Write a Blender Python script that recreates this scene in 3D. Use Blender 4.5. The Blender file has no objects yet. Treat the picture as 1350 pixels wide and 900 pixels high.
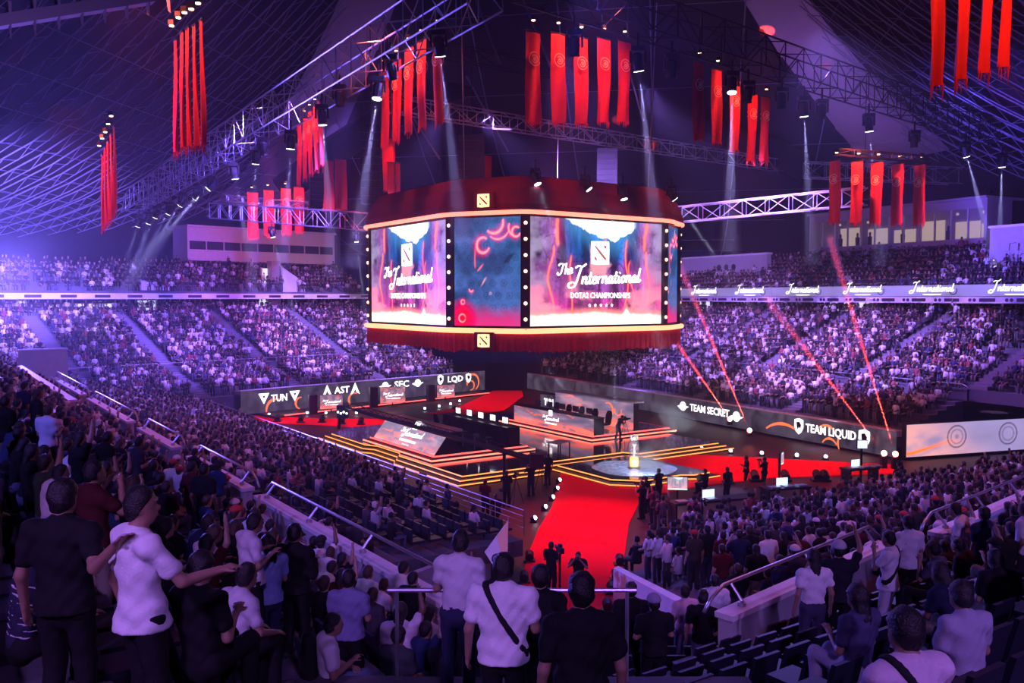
import bpy, bmesh, math, random
import numpy as np
from mathutils import Vector, Matrix
R = random.Random(11)
NR = np.random.default_rng(5)
SC = bpy.context.scene
COL = SC.collection
PI = math.pi

# ---------------------------------------------------------------- camera, world, exposure, light
HC = 10.0
FPX = 1160.0
PITCH = math.atan((450 - 392) / FPX)
cam_d = bpy.data.cameras.new('camera')
cam_d.sensor_width = 36.0
cam_d.lens = 36.0 * FPX / 1350.0
cam_d.clip_start = 0.1
cam_d.clip_end = 600
cam = bpy.data.objects.new('camera', cam_d)
COL.objects.link(cam)
cam.location = (0, 0, HC)
cam.rotation_euler = (PI / 2 - PITCH, 0, 0)
SC.camera = cam

SC.view_settings.view_transform = 'Standard'
SC.view_settings.look = 'None'
SC.view_settings.gamma = 1.0
SC.view_settings.exposure = 0.0
SC.view_settings.use_curve_mapping = False
cy = SC.cycles
cy.max_bounces = 3
cy.diffuse_bounces = 2
cy.glossy_bounces = 2
cy.transmission_bounces = 2
cy.transparent_max_bounces = 64
cy.volume_bounces = 0
cy.sample_clamp_indirect = 4.0
cy.sample_clamp_direct = 0.0
cy.use_denoising = True
cy.caustics_reflective = False
cy.caustics_refractive = False

world = bpy.data.worlds.new('night')
SC.world = world
world.use_nodes = True
world.node_tree.nodes['Background'].inputs[0].default_value = (0.010, 0.010, 0.10, 1)
world.node_tree.nodes['Background'].inputs[1].default_value = 0.25

HAZE_DENSITY = 0.0012

CU, SU = 0.827, 0.562                       # the hall's own axes, turned 34 degrees to the view
def W(u, v, z=0.0):
    return Vector((u * CU - v * SU, u * SU + v * CU, z))
def toUV(x, y):
    return x * CU + y * SU, -x * SU + y * CU
YAW = math.atan2(SU, CU)
_c, _s = math.cos(PITCH), math.sin(PITCH)
def ray(px, py):
    dx, dz = (px - 675) / FPX, -(py - 450) / FPX
    return Vector((dx, _c + dz * _s, -_s + dz * _c))
def on_z(px, py, z=0.0):                    # a measured picture point carried to its level plane
    r = ray(px, py)
    return Vector((0, 0, HC)) + r * ((z - HC) / r.z)
def at_y(px, py, y):                        # a measured picture point carried to its distance
    r = ray(px, py)
    return Vector((0, 0, HC)) + r * (y / r.y)

def spot(name, loc, target, color, power, angle, blend=0.5, radius=0.15):
    d = bpy.data.lights.new(name, 'SPOT')
    d.color = color
    d.energy = power
    d.spot_size = math.radians(angle)
    d.spot_blend = blend
    d.shadow_soft_size = radius
    o = bpy.data.objects.new(name, d)
    COL.objects.link(o)
    o.location = loc
    o.rotation_euler = (Vector(target) - Vector(loc)).to_track_quat('-Z', 'Y').to_euler()
    return o

VIOLET = (0.24, 0.12, 1.0)
LILAC = (0.34, 0.18, 1.0)
ROSE = (0.62, 0.24, 0.95)
BLUE = (0.12, 0.09, 1.0)
REDL = (1.0, 0.02, 0.05)
def FRP(t, d, z):                           # points of the two far stands: along, back, height
    return (23.6 - 0.467 * t + 0.884 * d, 53.8 + 0.884 * t + 0.467 * d, z)
def FLP(t, d, z):
    return (-21.5 + 0.703 * t - 0.711 * d, 74.0 + 0.711 * t + 0.703 * d, z)
# wash lights hung in the rigging (each one a fixture of the grid)
WASH = [
    # far right stand
    ('wash_far_right', W(30, 40, 24), FRP(38, 10.5, 5), LILAC, 160000, 44),
    ('wash_far_right', W(36, 58, 24), FRP(25, 10.5, 5), LILAC, 165000, 44),
    ('wash_far_right', W(40, 44, 24), FRP(12, 11, 5), LILAC, 160000, 46),
    ('wash_far_right', W(46, 34, 24), FRP(-4, 11, 5.5), VIOLET, 40000, 44),
    # far left stand
    ('wash_far_left', W(34, 60, 24), FLP(17, 10, 5), LILAC, 130000, 46),
    ('wash_far_left', W(26, 58, 24), FLP(4, 10.5, 5), VIOLET, 140000, 46),
    ('wash_far_left', W(20, 60, 23), FLP(-9, 10.5, 5.5), VIOLET, 90000, 46),
    # dim blue over both balconies
    ('wash_balcony', W(22, 64, 22), (-34, 92, 13), BLUE, 24000, 60),
    ('wash_balcony', W(46, 44, 22), (36, 80, 13), BLUE, 6000, 60),
    ('wash_ember', on_z(275, 470, 14), on_z(252, 592, 4.5), REDL, 1800, 14),
    ('wash_ember', on_z(190, 420, 14), on_z(110, 525, 5.5), (1.0, 0.08, 0.2), 3500, 30),
    # near left stand
    ('wash_near_left', W(23, 40, 24), W(10, 48, 3), (0.26, 0.18, 1.0), 26000, 66),
    ('wash_near_left', W(23, 26, 24), W(9, 26, 4), BLUE, 3800, 70),
    ('wash_near_left', W(23, 56, 24), W(9, 64, 4), VIOLET, 26000, 70),
    # near right stand
    ('wash_near_right', W(40, 30, 24), W(30, 17, 3), (0.26, 0.18, 1.0), 17000, 70),
    ('wash_near_right', W(26, 33, 24), W(20, 12, 4), BLUE, 9000, 60),
    # rear rigging over the near corner, lighting the backs of the people in front of the camera
    ('wash_rear', (-8, -4, 15.5), (-4, 8, 6.5), (0.46, 0.20, 1.0), 4800, 44),
    ('wash_rear', (2, -6, 15.5), (0, 9, 6), (0.46, 0.20, 1.0), 3200, 40),
    ('wash_rear', (11, -4, 15.5), (6, 10, 5), (0.42, 0.20, 1.0), 4800, 50),
    ('wash_rear', (16, 4, 16), (18, 26, 3), (0.22, 0.14, 1.0), 8000, 66),
    ('wash_rear', (-15, 6, 16), (-9, 24, 4), (0.22, 0.14, 1.0), 6000, 66),
    # red wash over the carpets and the floor
    ('wash_carpet', W(27, 36, 22), (3.3, 38, 0), REDL, 20000, 32),
    ('wash_carpet', W(40, 36, 22), (17, 51, 0), REDL, 20000, 38),
    ('wash_carpet', W(28, 60, 22), (-15, 71, 0), REDL, 24000, 38),
    ('wash_carpet', W(36, 60, 22), (0, 84, 0), REDL, 22000, 36),
    # lamp at the far left balcony pointing across the hall
    ('balcony_beam', (-45.5, 77, 12.2), (-6, 20, 11), (0.16, 0.11, 1.0), 150000, 56),
]
for n_, l_, t_, c_, p_, a_ in WASH:
    spot(n_, l_, t_, c_, p_, a_, 0.7, 0.4)

# ---------------------------------------------------------------- helpers
class MB:
    """collects simple shapes and links them as one mesh object"""
    def __init__(self, M=None):
        self.v, self.f, self.M = [], [], M
    def add(self, vs, fs):
        b = len(self.v)
        self.v += [tuple(self.M @ Vector(p)) if self.M else tuple(p) for p in vs]
        self.f += [tuple(i + b for i in f) for f in fs]
        return self
    def box(self, x0, x1, y0, y1, z0, z1):
        return self.add([(x0, y0, z0), (x1, y0, z0), (x1, y1, z0), (x0, y1, z0), (x0, y0, z1), (x1, y0, z1), (x1, y1, z1), (x0, y1, z1)],
                        [(0, 3, 2, 1), (4, 5, 6, 7), (0, 1, 5, 4), (1, 2, 6, 5), (2, 3, 7, 6), (3, 0, 4, 7)])
    def prism(self, poly, z0, z1):
        n = len(poly)
        zz0 = z0 if hasattr(z0, '__len__') else [z0] * n
        zz1 = z1 if hasattr(z1, '__len__') else [z1] * n
        vs = [(p[0], p[1], zz0[i]) for i, p in enumerate(poly)] + [(p[0], p[1], zz1[i]) for i, p in enumerate(poly)]
        fs = [tuple(range(n - 1, -1, -1)), tuple(range(n, 2 * n))]
        fs += [(i, (i + 1) % n, n + (i + 1) % n, n + i) for i in range(n)]
        return self.add(vs, fs)
    def tube(self, pts, r, n=8, cap=True, r1=None):
        pts = [Vector(p) for p in pts]
        m = len(pts)
        vs, fs = [], []
        for i, p in enumerate(pts):
            t = (pts[min(i + 1, m - 1)] - pts[max(i - 1, 0)]).normalized()
            a = Vector((0, 0, 1)) if abs(t.z) < 0.9 else Vector((1, 0, 0))
            s = t.cross(a).normalized()
            w = s.cross(t)
            rr = r if r1 is None else r + (r1 - r) * i / (m - 1)
            vs += [p + (s * math.cos(2 * PI * k / n) + w * math.sin(2 * PI * k / n)) * rr for k in range(n)]
        for i in range(m - 1):
            fs += [(i * n + k, i * n + (k + 1) % n, (i + 1) * n + (k + 1) % n, (i + 1) * n + k) for k in range(n)]
        if cap:
            fs += [tuple(range(n - 1, -1, -1)), tuple(range((m - 1) * n, m * n))]
        return self.add(vs, fs)
    def lathe(self, prof, n=16, c=(0, 0, 0)):
        vs, fs = [], []
        for r, z in prof:
            vs += [(c[0] + r * math.cos(2 * PI * k / n), c[1] + r * math.sin(2 * PI * k / n), c[2] + z) for k in range(n)]
        for i in range(len(prof) - 1):
            fs += [(i * n + k, i * n + (k + 1) % n, (i + 1) * n + (k + 1) % n, (i + 1) * n + k) for k in range(n)]
        fs += [tuple(range(n - 1, -1, -1)), tuple(range((len(prof) - 1) * n, len(prof) * n))]
        return self.add(vs, fs)
    def ball(self, c, r, n=8, sq=(1, 1, 1)):
        vs, fs = [], []
        m = max(3, n // 2)
        for i in range(m + 1):
            th = PI * i / m
            vs += [(c[0] + sq[0] * r * math.sin(th) * math.cos(2 * PI * k / n), c[1] + sq[1] * r * math.sin(th) * math.sin(2 * PI * k / n), c[2] + sq[2] * r * math.cos(th)) for k in range(n)]
        for i in range(m):
            fs += [(i * n + k, (i + 1) * n + k, (i + 1) * n + (k + 1) % n, i * n + (k + 1) % n) for k in range(n)]
        return self.add(vs, fs)
    def grid(self, P):                       # P[i][j] points
        a, b = len(P), len(P[0])
        vs = [p for row in P for p in row]
        fs = [(i * b + j, i * b + j + 1, (i + 1) * b + j + 1, (i + 1) * b + j) for i in range(a - 1) for j in range(b - 1)]
        return self.add(vs, fs)
    def build(self, name, m, parent=None, smooth=False):
        me = bpy.data.meshes.new(name)
        me.from_pydata(self.v, [], self.f)
        if smooth:
            me.polygons.foreach_set('use_smooth', [True] * len(me.polygons))
        me.update()
        return link(name, me, m, parent)

def link(name, me, m, parent=None, M=None):
    o = bpy.data.objects.new(name, me)
    if m is not None and len(me.materials) == 0:
        me.materials.append(m)
    COL.objects.link(o)
    if parent is not None:
        o.parent = parent
        KIDS.setdefault(parent.name, []).append(o)
    if M is not None:
        o.matrix_local = M
    return o
def tag(o, label=None, cat=None, group=None, kind=None):
    if label: o['label'] = label
    if cat: o['category'] = cat
    if group: o['group'] = group
    if kind: o['kind'] = kind
    return o
def thing(name, label, cat, loc=(0, 0, 0), rz=0.0, group=None):
    o = bpy.data.objects.new(name, None)
    o.empty_display_size = 0.2
    COL.objects.link(o)
    o.location = loc
    o.rotation_euler = (0, 0, rz)
    return tag(o, label, cat, group)
def struct(name, mb, m, parent=None, smooth=False):
    o = mb.build(name, m, parent, smooth)
    if parent is None:
        o['kind'] = 'structure'
    return o
def sroot(name):
    o = bpy.data.objects.new(name, None)
    COL.objects.link(o)
    o['kind'] = 'structure'
    return o
def copy_tree(o, parent=None):
    c = o.copy()
    COL.objects.link(c)
    if parent is not None:
        c.parent = parent
        KIDS.setdefault(parent.name, []).append(c)
    for ch in KIDS.get(o.name, []):
        copy_tree(ch, c)
    return c
KIDS = {}
def frame(o, x, up=(0, 0, 1)):               # matrix at o with local x along x
    x = Vector(x).normalized()
    z = Vector(up)
    y = z.cross(x).normalized()
    z = x.cross(y)
    return Matrix(((x.x, y.x, z.x, o[0]), (x.y, y.y, z.y, o[1]), (x.z, y.z, z.z, o[2]), (0, 0, 0, 1)))

# ---------------------------------------------------------------- materials
def mat(name, col, rough=0.6, metal=0.0, emit=None, strength=0.0, grain=0.15, scale=8.0, bump=0.0, coat=0.0, spec=0.5):
    m = bpy.data.materials.new(name)
    m.use_nodes = True
    nt = m.node_tree
    b = nt.nodes['Principled BSDF']
    b.inputs['Roughness'].default_value = rough
    b.inputs['Metallic'].default_value = metal
    b.inputs['Specular IOR Level'].default_value = spec
    b.inputs['Coat Weight'].default_value = coat
    tc = nt.nodes.new('ShaderNodeTexCoord')
    nz = nt.nodes.new('ShaderNodeTexNoise')
    nz.inputs['Scale'].default_value = scale
    nz.inputs['Detail'].default_value = 3
    nt.links.new(tc.outputs['Object'], nz.inputs['Vector'])
    mx = nt.nodes.new('ShaderNodeMix')
    mx.data_type = 'RGBA'
    c0 = [max(0, c * (1 - grain)) for c in col]
    c1 = [min(1, c * (1 + grain)) for c in col]
    mx.inputs['A'].default_value = (*c0, 1)
    mx.inputs['B'].default_value = (*c1, 1)
    nt.links.new(nz.outputs['Fac'], mx.inputs['Factor'])
    nt.links.new(mx.outputs['Result'], b.inputs['Base Color'])
    if bump:
        bp = nt.nodes.new('ShaderNodeBump')
        bp.inputs['Strength'].default_value = bump
        bp.inputs['Distance'].default_value = 0.02
        nt.links.new(nz.outputs['Fac'], bp.inputs['Height'])
        nt.links.new(bp.outputs['Normal'], b.inputs['Normal'])
    if emit:
        b.inputs['Emission Color'].default_value = (*emit, 1)
        b.inputs['Emission Strength'].default_value = strength
    return m

def cloth_mat(name, rough=0.85, sheen=0.0, bump=0.25, scale=60):
    m = mat(name, (0.5, 0.5, 0.5), rough, bump=bump, scale=scale)
    nt = m.node_tree
    b = nt.nodes['Principled BSDF']
    oi = nt.nodes.new('ShaderNodeObjectInfo')
    mx = nt.nodes.new('ShaderNodeMix')
    mx.data_type = 'RGBA'
    mx.blend_type = 'MULTIPLY'
    mx.inputs['Factor'].default_value = 1.0
    nz = [n for n in nt.nodes if n.type == 'TEX_NOISE'][0]
    mr = nt.nodes.new('ShaderNodeMapRange')
    mr.inputs['To Min'].default_value = 0.88
    nt.links.new(nz.outputs['Fac'], mr.inputs['Value'])
    nt.links.new(oi.outputs['Color'], mx.inputs['A'])
    nt.links.new(mr.outputs['Result'], mx.inputs['B'])
    nt.links.new(mx.outputs['Result'], b.inputs['Base Color'])
    return m

def attr_mat(name, rough=0.85, emit=0.0, attr='Col'):
    m = bpy.data.materials.new(name)
    m.use_nodes = True
    nt = m.node_tree
    b = nt.nodes['Principled BSDF']
    a = nt.nodes.new('ShaderNodeAttribute')
    a.attribute_name = attr
    b.inputs['Roughness'].default_value = rough
    if emit:
        b.inputs['Base Color'].default_value = (0.01, 0.01, 0.01, 1)
        b.inputs['Roughness'].default_value = 0.4
        nt.links.new(a.outputs['Color'], b.inputs['Emission Color'])
        b.inputs['Emission Strength'].default_value = emit
    else:
        nt.links.new(a.outputs['Color'], b.inputs['Base Color'])
    return m

M = dict(
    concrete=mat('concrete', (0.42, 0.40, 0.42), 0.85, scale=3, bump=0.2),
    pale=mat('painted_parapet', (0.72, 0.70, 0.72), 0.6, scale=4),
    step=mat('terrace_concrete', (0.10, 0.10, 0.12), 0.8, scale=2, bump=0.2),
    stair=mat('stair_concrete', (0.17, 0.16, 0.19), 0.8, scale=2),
    floor=mat('floor_boards', (0.05, 0.016, 0.02), 0.55, scale=1.5, grain=0.5),
    carpet=mat('red_carpet', (0.92, 0.010, 0.03), 0.95, scale=14, grain=0.08, bump=0.1, spec=0.1),
    black=mat('black_metal', (0.015, 0.015, 0.018), 0.45, 0.3),
    blackcloth=mat('black_drape', (0.006, 0.006, 0.009), 0.95, bump=0.2),
    alu=mat('aluminium_tube', (0.62, 0.62, 0.66), 0.35, 0.85),
    steel=mat('steel_rail', (0.5, 0.5, 0.54), 0.35, 0.8),
    roof=mat('roof_deck', (0.007, 0.007, 0.012), 0.7, scale=1.2, grain=0.4),
    rib=mat('roof_steel', (0.26, 0.26, 0.34), 0.5, 0.2, scale=2),
    clad=mat('roof_cladding', (0.42, 0.38, 0.44), 0.7, scale=1, grain=0.1),
    banner=mat('banner_cloth', (0.75, 0.03, 0.025), 0.8, scale=5, grain=0.12),
    emblem=mat('banner_print', (1.0, 0.55, 0.36), 0.8),
    maroon=mat('maroon_cloth', (0.16, 0.012, 0.03), 0.8, scale=3, grain=0.25),
    curtain=mat('red_velvet', (0.52, 0.02, 0.05), 0.75, scale=4, grain=0.3),
    stage=mat('stage_gloss', (0.018, 0.015, 0.022), 0.10, scale=2, coat=0.6),
    stageside=mat('stage_side', (0.03, 0.015, 0.015), 0.5),
    ledoff=mat('dark_panel', (0.02, 0.02, 0.03), 0.35),
    strip=mat('amber_strip', (0.3, 0.1, 0.02), 0.4, emit=(1.0, 0.31, 0.06), strength=2.0),
    stripred=mat('red_strip', (0.3, 0.02, 0.02), 0.4, emit=(1.0, 0.10, 0.09), strength=2.6),
    strippink=mat('coral_strip', (0.3, 0.1, 0.06), 0.4, emit=(1.0, 0.23, 0.15), strength=2.4),
    white_led=mat('white_pixels', (0.2, 0.2, 0.2), 0.4, emit=(1.0, 0.95, 0.97), strength=2.2),
    orange_led=mat('ember_pixels', (0.2, 0.05, 0.02), 0.4, emit=(1.0, 0.17, 0.05), strength=1.5),
    bulb=mat('warm_bulb', (0.3, 0.2, 0.15), 0.4, emit=(1.0, 0.45, 0.28), strength=5.0),
    lens=mat('lamp_lens', (0.3, 0.3, 0.35), 0.2, emit=(0.75, 0.82, 1.0), strength=9.0),
    lensoff=mat('dark_lens', (0.03, 0.03, 0.05), 0.1),
    lenswarm=mat('warm_lens', (0.3, 0.1, 0.05), 0.2, emit=(1.0, 0.55, 0.3), strength=8.0),
    lensred=mat('red_lens', (0.3, 0.05, 0.05), 0.2, emit=(1.0, 0.25, 0.2), strength=16.0),
    lit=mat('lit_room', (0.6, 0.5, 0.4), 0.6, emit=(1.0, 0.80, 0.58), strength=0.42),
    litcool=mat('lit_doorway', (0.6, 0.6, 0.65), 0.6, emit=(0.86, 0.85, 1.0), strength=1.0),
    glass=mat('window_glass', (0.05, 0.05, 0.07), 0.08, scale=2),
    seat=mat('seat_plastic', (0.014, 0.015, 0.028), 0.45),
    skin=mat('skin', (0.50, 0.29, 0.20), 0.55, scale=30, grain=0.06),
    gold=mat('bronze', (0.75, 0.45, 0.15), 0.25, 0.9),
    phone=mat('phone_screen', (0.02, 0.02, 0.02), 0.2, emit=(0.6, 0.8, 1.0), strength=1.6),
)
M['cloth'] = cloth_mat('dyed_cloth')
M['cloth'].node_tree.nodes['Principled BSDF'].inputs['Specular IOR Level'].default_value = 0.15
M['skinc'] = cloth_mat('skin_tone', 0.5, bump=0.05, scale=25)
M['hair'] = cloth_mat('hair_strands', 0.5, bump=0.6, scale=80)
M['crowd'] = attr_mat('crowd_clothes')
M['screen'] = attr_mat('screen_pixels', emit=1.3)

# ---------------------------------------------------------------- the hall: floor, stands, walls
fl = MB().box(-75, 90, -6, 135, -0.3, 0.0)
struct('floor', fl, M['floor'])
floor_cp = MB()
def carpet(name, pts, label):
    P = [on_z(*p, 0.03) for p in pts]
    o = MB().prism([(p.x, p.y) for p in P], 0.004, 0.03).build(name, M['carpet'])
    return tag(o, label, 'carpet')
carpet('red_carpet', [(845, 658), (829, 690), (822, 740), (818, 790), (809, 835), (705, 835), (689, 770), (694, 735), (711, 695), (727, 668), (735, 640), (745, 600), (860, 600)],
       'red carpet aisle running from the near corner up to the stage')
carpet('red_carpet', [(862, 600), (900, 598), (1181, 612), (1181, 624), (1010, 630), (905, 643), (846, 657)],
       'red carpet band leading from the trophy plinth to the right exit')
carpet('red_carpet', [(333, 547), (420, 551), (520, 552), (520, 566), (420, 560), (342, 557)],
       'thin red carpet band in front of the left team wall')
carpet('red_carpet', [(560, 545), (600, 538), (640, 520), (650, 514.5), (688, 514.5), (690, 522), (664, 541), (630, 546)],
       'red carpet ramp running to the tunnel in the far corner')

# near stands: every row is a step of its own under its stand; ROWS also tells people where to stand
ROWS = []                                   # (centre line a, b, depth, z, facing)
CW = lambda p: (p.x, p.y)
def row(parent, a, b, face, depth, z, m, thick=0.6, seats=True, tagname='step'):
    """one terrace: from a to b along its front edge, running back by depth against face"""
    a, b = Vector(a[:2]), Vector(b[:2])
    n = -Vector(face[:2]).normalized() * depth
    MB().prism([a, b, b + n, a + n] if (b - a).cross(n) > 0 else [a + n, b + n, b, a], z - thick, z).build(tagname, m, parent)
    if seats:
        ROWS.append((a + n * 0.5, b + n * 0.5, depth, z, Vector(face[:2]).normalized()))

HL = lambda u: 3.9 + 0.425 * math.floor((7 - u) / 0.85)
st = sroot('stand_left')
for k in range(11):                          # upper rows, left
    u1 = 7 - 0.85 * k
    vm = max(1.78 + 1.11 * u1 - 2.5, -4)
    row(st, W(u1, vm), W(u1, 88), W(1, 0), 0.85, 3.9 + 0.425 * k, M['step'])
for k in range(12):                          # lower rows, left
    u1 = 18.5 - 0.92 * k
    z = 1.0 + 0.2 * k
    v0 = 26.5 - 0.62 * (18.5 - u1)
    row(st, W(u1, v0), W(u1, 74), W(1, 0), 0.92, z, M['step'])
st = sroot('stand_right')
for k in range(14):                          # upper rows, right
    v1 = 10.2 - 0.9 * k
    um = max((v1 - 1.78) / 1.11 - 2.5, -4)
    row(st, W(um, v1), W(66, v1), W(0, 1), 0.9, 3.8 + 0.405 * k, M['step'])
for k in range(12):                          # lower rows, right
    v1 = 21.6 - 0.92 * k
    z = 0.9 + 0.2 * k
    u0 = 18.9 - 0.22 * k - 0.25 * (21.6 - v1)
    row(st, W(u0, v1), W(52, v1), W(0, 1), 0.92, z, M['step'])
st = sroot('stand_corner')
for k in range(9):                           # the corner between them
    y1 = 20 - 0.85 * k
    row(st, (-4.5, y1), (4.7, y1), (0, 1), 0.85, 2.2 + 0.19 * k, M['step'], 2.5)

for k in range(8):                           # the balcony of the corner, in front of the camera
    y1 = 9.5 - 0.85 * k
    row(st, (-1.2, y1), (2.6, y1), (0, 1), 0.85, 5.83 + 0.14 * k, M['step'], 2.5)
    row(st, (-3.4, y1), (-1.2, y1), (0, 1), 0.85, 5.84 + 0.30 * k, M['step'], 2.5)

# parapets with pale caps and steel rails along the cross aisles
def parapet(name, a, b, ztop, zbot, side, rail=True, label=None, thick=0.28, post_gap=1.9, group=None, body='concrete'):
    a, b = Vector(a[:2]), Vector(b[:2])
    d = b - a
    L = d.length
    rt = thing(name, label, 'wall', (a.x, a.y, zbot), math.atan2(d.y, d.x), group)
    h = ztop - zbot
    MB().box(0, L, -thick / 2 + 0.02, thick / 2 - 0.02, 0, h - 0.09).build('wall_body', M[body], rt)
    MB().box(-0.03, L + 0.03, -thick / 2 - 0.03, thick / 2 + 0.03, h - 0.09, h).build('cap', M['pale' if body == 'concrete' else 'step'], rt)
    if rail:
        off = side * 0.22
        pr = [(-0.25, off, h + 0.02), (-0.05, off, h + 0.2), (0.3, off, h + 0.34), (L - 0.3, off, h + 0.34), (L - 0.05, off, h + 0.2), (L + 0.2, off, h + 0.05)]
        rl = MB().tube(pr, 0.032, 8).build('handrail', M['steel'], rt, True)
        n = max(2, int(L / post_gap))
        for i in range(n):
            x = 0.5 + (L - 1.0) * i / (n - 1)
            MB().tube([(x, 0, h - 0.01), (x, 0.0, h + 0.08), (x, off, h + 0.34)], 0.028, 6).lathe([(0.07, 0), (0.07, 0.07)], 8, (x, 0, h - 0.01)).build('rail_post', M['steel'], rl)
    return rt
for (v0, v1, w) in ((12.4, 21.9, 'nearest the camera, behind the seated left block'), (22.9, 28.6, 'second from the camera, ending in a stair gap'),
                    (30.5, 36.0, 'third along the left cross aisle'), (38.0, 48.0, 'fourth along the left cross aisle'), (50, 62, 'farthest along the left cross aisle')):
    parapet('parapet', W(7.15, v0), W(7.15, v1), 5.0, 2.9, -1, label='pale capped parapet with handrail, ' + w)
for (u0, va, u1, vb, w) in ((10.5, 9.45, 16.3, 10.4, 'beside the stair at the carpet corner'), (17.9, 10.25, 30.0, 12.0, 'rising past the stair gap on the right side')):
    parapet('parapet', W(u0, va), W(u1, vb), 5.0, 2.7, 1, label='pale capped parapet with handrail, ' + w)
# low entrance walls up in the left stand
for i, (u0, v0, u1, v1, z1, z0, w) in enumerate(((2.4, 36, 2.4, 44.5, 7.1, 5.6, 'high on the left at the frame edge'), (3.6, 24.5, 3.6, 33, 6.3, 5.2, 'behind the hatted spectators'),
                                  (5.3, 40, 5.3, 62, 5.8, 4.4, 'long and reddish above the cross aisle'), (5.6, 66, 8.5, 66, 6.6, 3.5, 'crosswise at the far end of the left stand'))):
    parapet('entrance_wall', W(u0, v0), W(u1, v1), z1, z0, -1, rail=False, label='concrete entrance wall ' + w)
# front rail of the left lower block
rt = thing('crowd_barrier', 'thin steel railing along the front of the left seating block', 'railing', W(18.9, 27, 1.0), math.atan2(CU, -SU))
for h in (0.95, 0.72, 0.5, 0.28):
    MB().tube([(0, 0, h), (44, 0, h)], 0.022 if h > 0.9 else 0.012, 6).build('rail', M['steel'], rt)
for i in range(23):
    MB().tube([(i * 2.0, 0, 0), (i * 2.0, 0, 0.95)], 0.022, 6).build('post', M['steel'], rt)
rt = thing('balcony_rail', 'thin steel rail along the front of the near corner balcony', 'railing', (-1.35, 9.4, 5.83))
MB().tube([(0, 0, 1.0), (2.7, 0, 1.0)], 0.026, 8).build('rail', M['steel'], rt)
for i in range(3):
    MB().tube([(0.1 + i * 1.25, 0, -0.02), (0.1 + i * 1.25, 0, 1.0)], 0.022, 6).build('post', M['steel'], rt)
# side walls of the corridor the carpet runs in
struct('wall_corridor_right', MB().prism([CW(W(18.9, 21.6)), CW(W(18.6, 21.5)), CW(W(13.3, 11)), CW(W(13.6, 11))], 0, [1.2, 1.2, 3.3, 3.3]), M['pale'])
struct('wall_corridor_left', MB().prism([(-0.75, 31.0), (-1.0, 31.0), (-4.7, 18.5), (-4.45, 18.5)], 0, [1.2, 1.2, 3.2, 3.2]), M['concrete'])
struct('wall_corridor_end', MB().box(-4.5, 4.7, 20.0, 20.2, 0, 2.2), M['blackcloth'])

# far stands: frame given by a front point, a direction along and a normal going back
class Far:
    def __init__(s, o, e, n):
        s.o, s.e, s.n = Vector(o), Vector(e).normalized(), Vector(n).normalized()
    def p(s, t, d, z=0.0):
        q = s.o + s.e * t + s.n * d
        return Vector((q.x, q.y, z))
FR = Far((23.6, 53.8), (-0.467, 0.884), (0.884, 0.467))
FL = Far((-21.5, 74.0), (0.703, 0.711), (-0.711, 0.703))
def far_stand(name, F, spans_lo, spans_hi, spans_up):
    st = sroot(name)
    for k in range(7):
        for t0, t1 in spans_lo:
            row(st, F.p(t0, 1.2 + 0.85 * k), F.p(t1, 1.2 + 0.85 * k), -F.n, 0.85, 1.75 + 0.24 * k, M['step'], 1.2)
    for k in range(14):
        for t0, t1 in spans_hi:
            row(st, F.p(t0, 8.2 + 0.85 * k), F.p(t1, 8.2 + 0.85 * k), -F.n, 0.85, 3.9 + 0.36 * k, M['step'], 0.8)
    st2 = sroot(name.replace('stand', 'balcony'))
    for k in range(11):
        for t0, t1, kmax in spans_up:
            if k >= kmax:
                continue
            row(st2, F.p(t0, 18.2 + 0.9 * k), F.p(t1, 18.2 + 0.9 * k), -F.n, 0.9, 10.6 + 0.42 * k, M['step'], 0.7)
    for t0, t1 in spans_lo:
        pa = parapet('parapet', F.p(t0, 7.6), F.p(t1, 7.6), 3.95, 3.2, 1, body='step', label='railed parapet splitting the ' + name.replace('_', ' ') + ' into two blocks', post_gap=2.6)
    return st
far_stand('stand_far_right', FR, [(0.5, 47)], [(-19, 47)], [(-30, 47, 8)])
far_stand('stand_far_left', FL, [(-17, 24)], [(-20, 24)], [(-34, -16.5, 11), (-16.5, 24, 6)])
# stair flights cut through the far stands
def flight(F, t, d0, d1, z0, z1, n, w, label):
    rt = thing('stair_flight', label, 'stairs', (0, 0, 0))
    st_me = None
    for i in range(n):
        d = d0 + (d1 - d0) * i / n
        z = z0 + (z1 - z0) * (i + 1) / n
        P = [F.p(t - w / 2, d), F.p(t + w / 2, d), F.p(t + w / 2, d + (d1 - d0) / n), F.p(t - w / 2, d + (d1 - d0) / n)]
        if (P[1] - P[0]).xy.cross((P[2] - P[1]).xy) < 0:
            P = P[::-1]
        MB().prism(P, z - 0.25, z).build('tread', M['stair'], rt)
AISLES = []
for F, ts, nm in ((FR, (-9.5, 0.2, 10, 20, 30, 40), 'right'), (FL, (-12, -4.2, 5.0, 14.5), 'left')):
    for i, t in enumerate(ts):
        place = ('first', 'second', 'third', 'fourth', 'fifth', 'sixth')[i]
        end = 'the near end' if F is FR else 'the left end'
        flight(F, t, 8.2, 20.1, 3.95, 9.0, 24, 1.25, '%s stair flight from %s, upper block of far %s stand' % (place, end, nm))
        AISLES.append((F, t, 0.8))
        if t > 0.6 or F is FL:
            flight(F, t, 1.2, 7.1, 1.8, 3.5, 12, 1.25, '%s stair flight from %s, lower block of far %s stand' % (place, end, nm))

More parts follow.
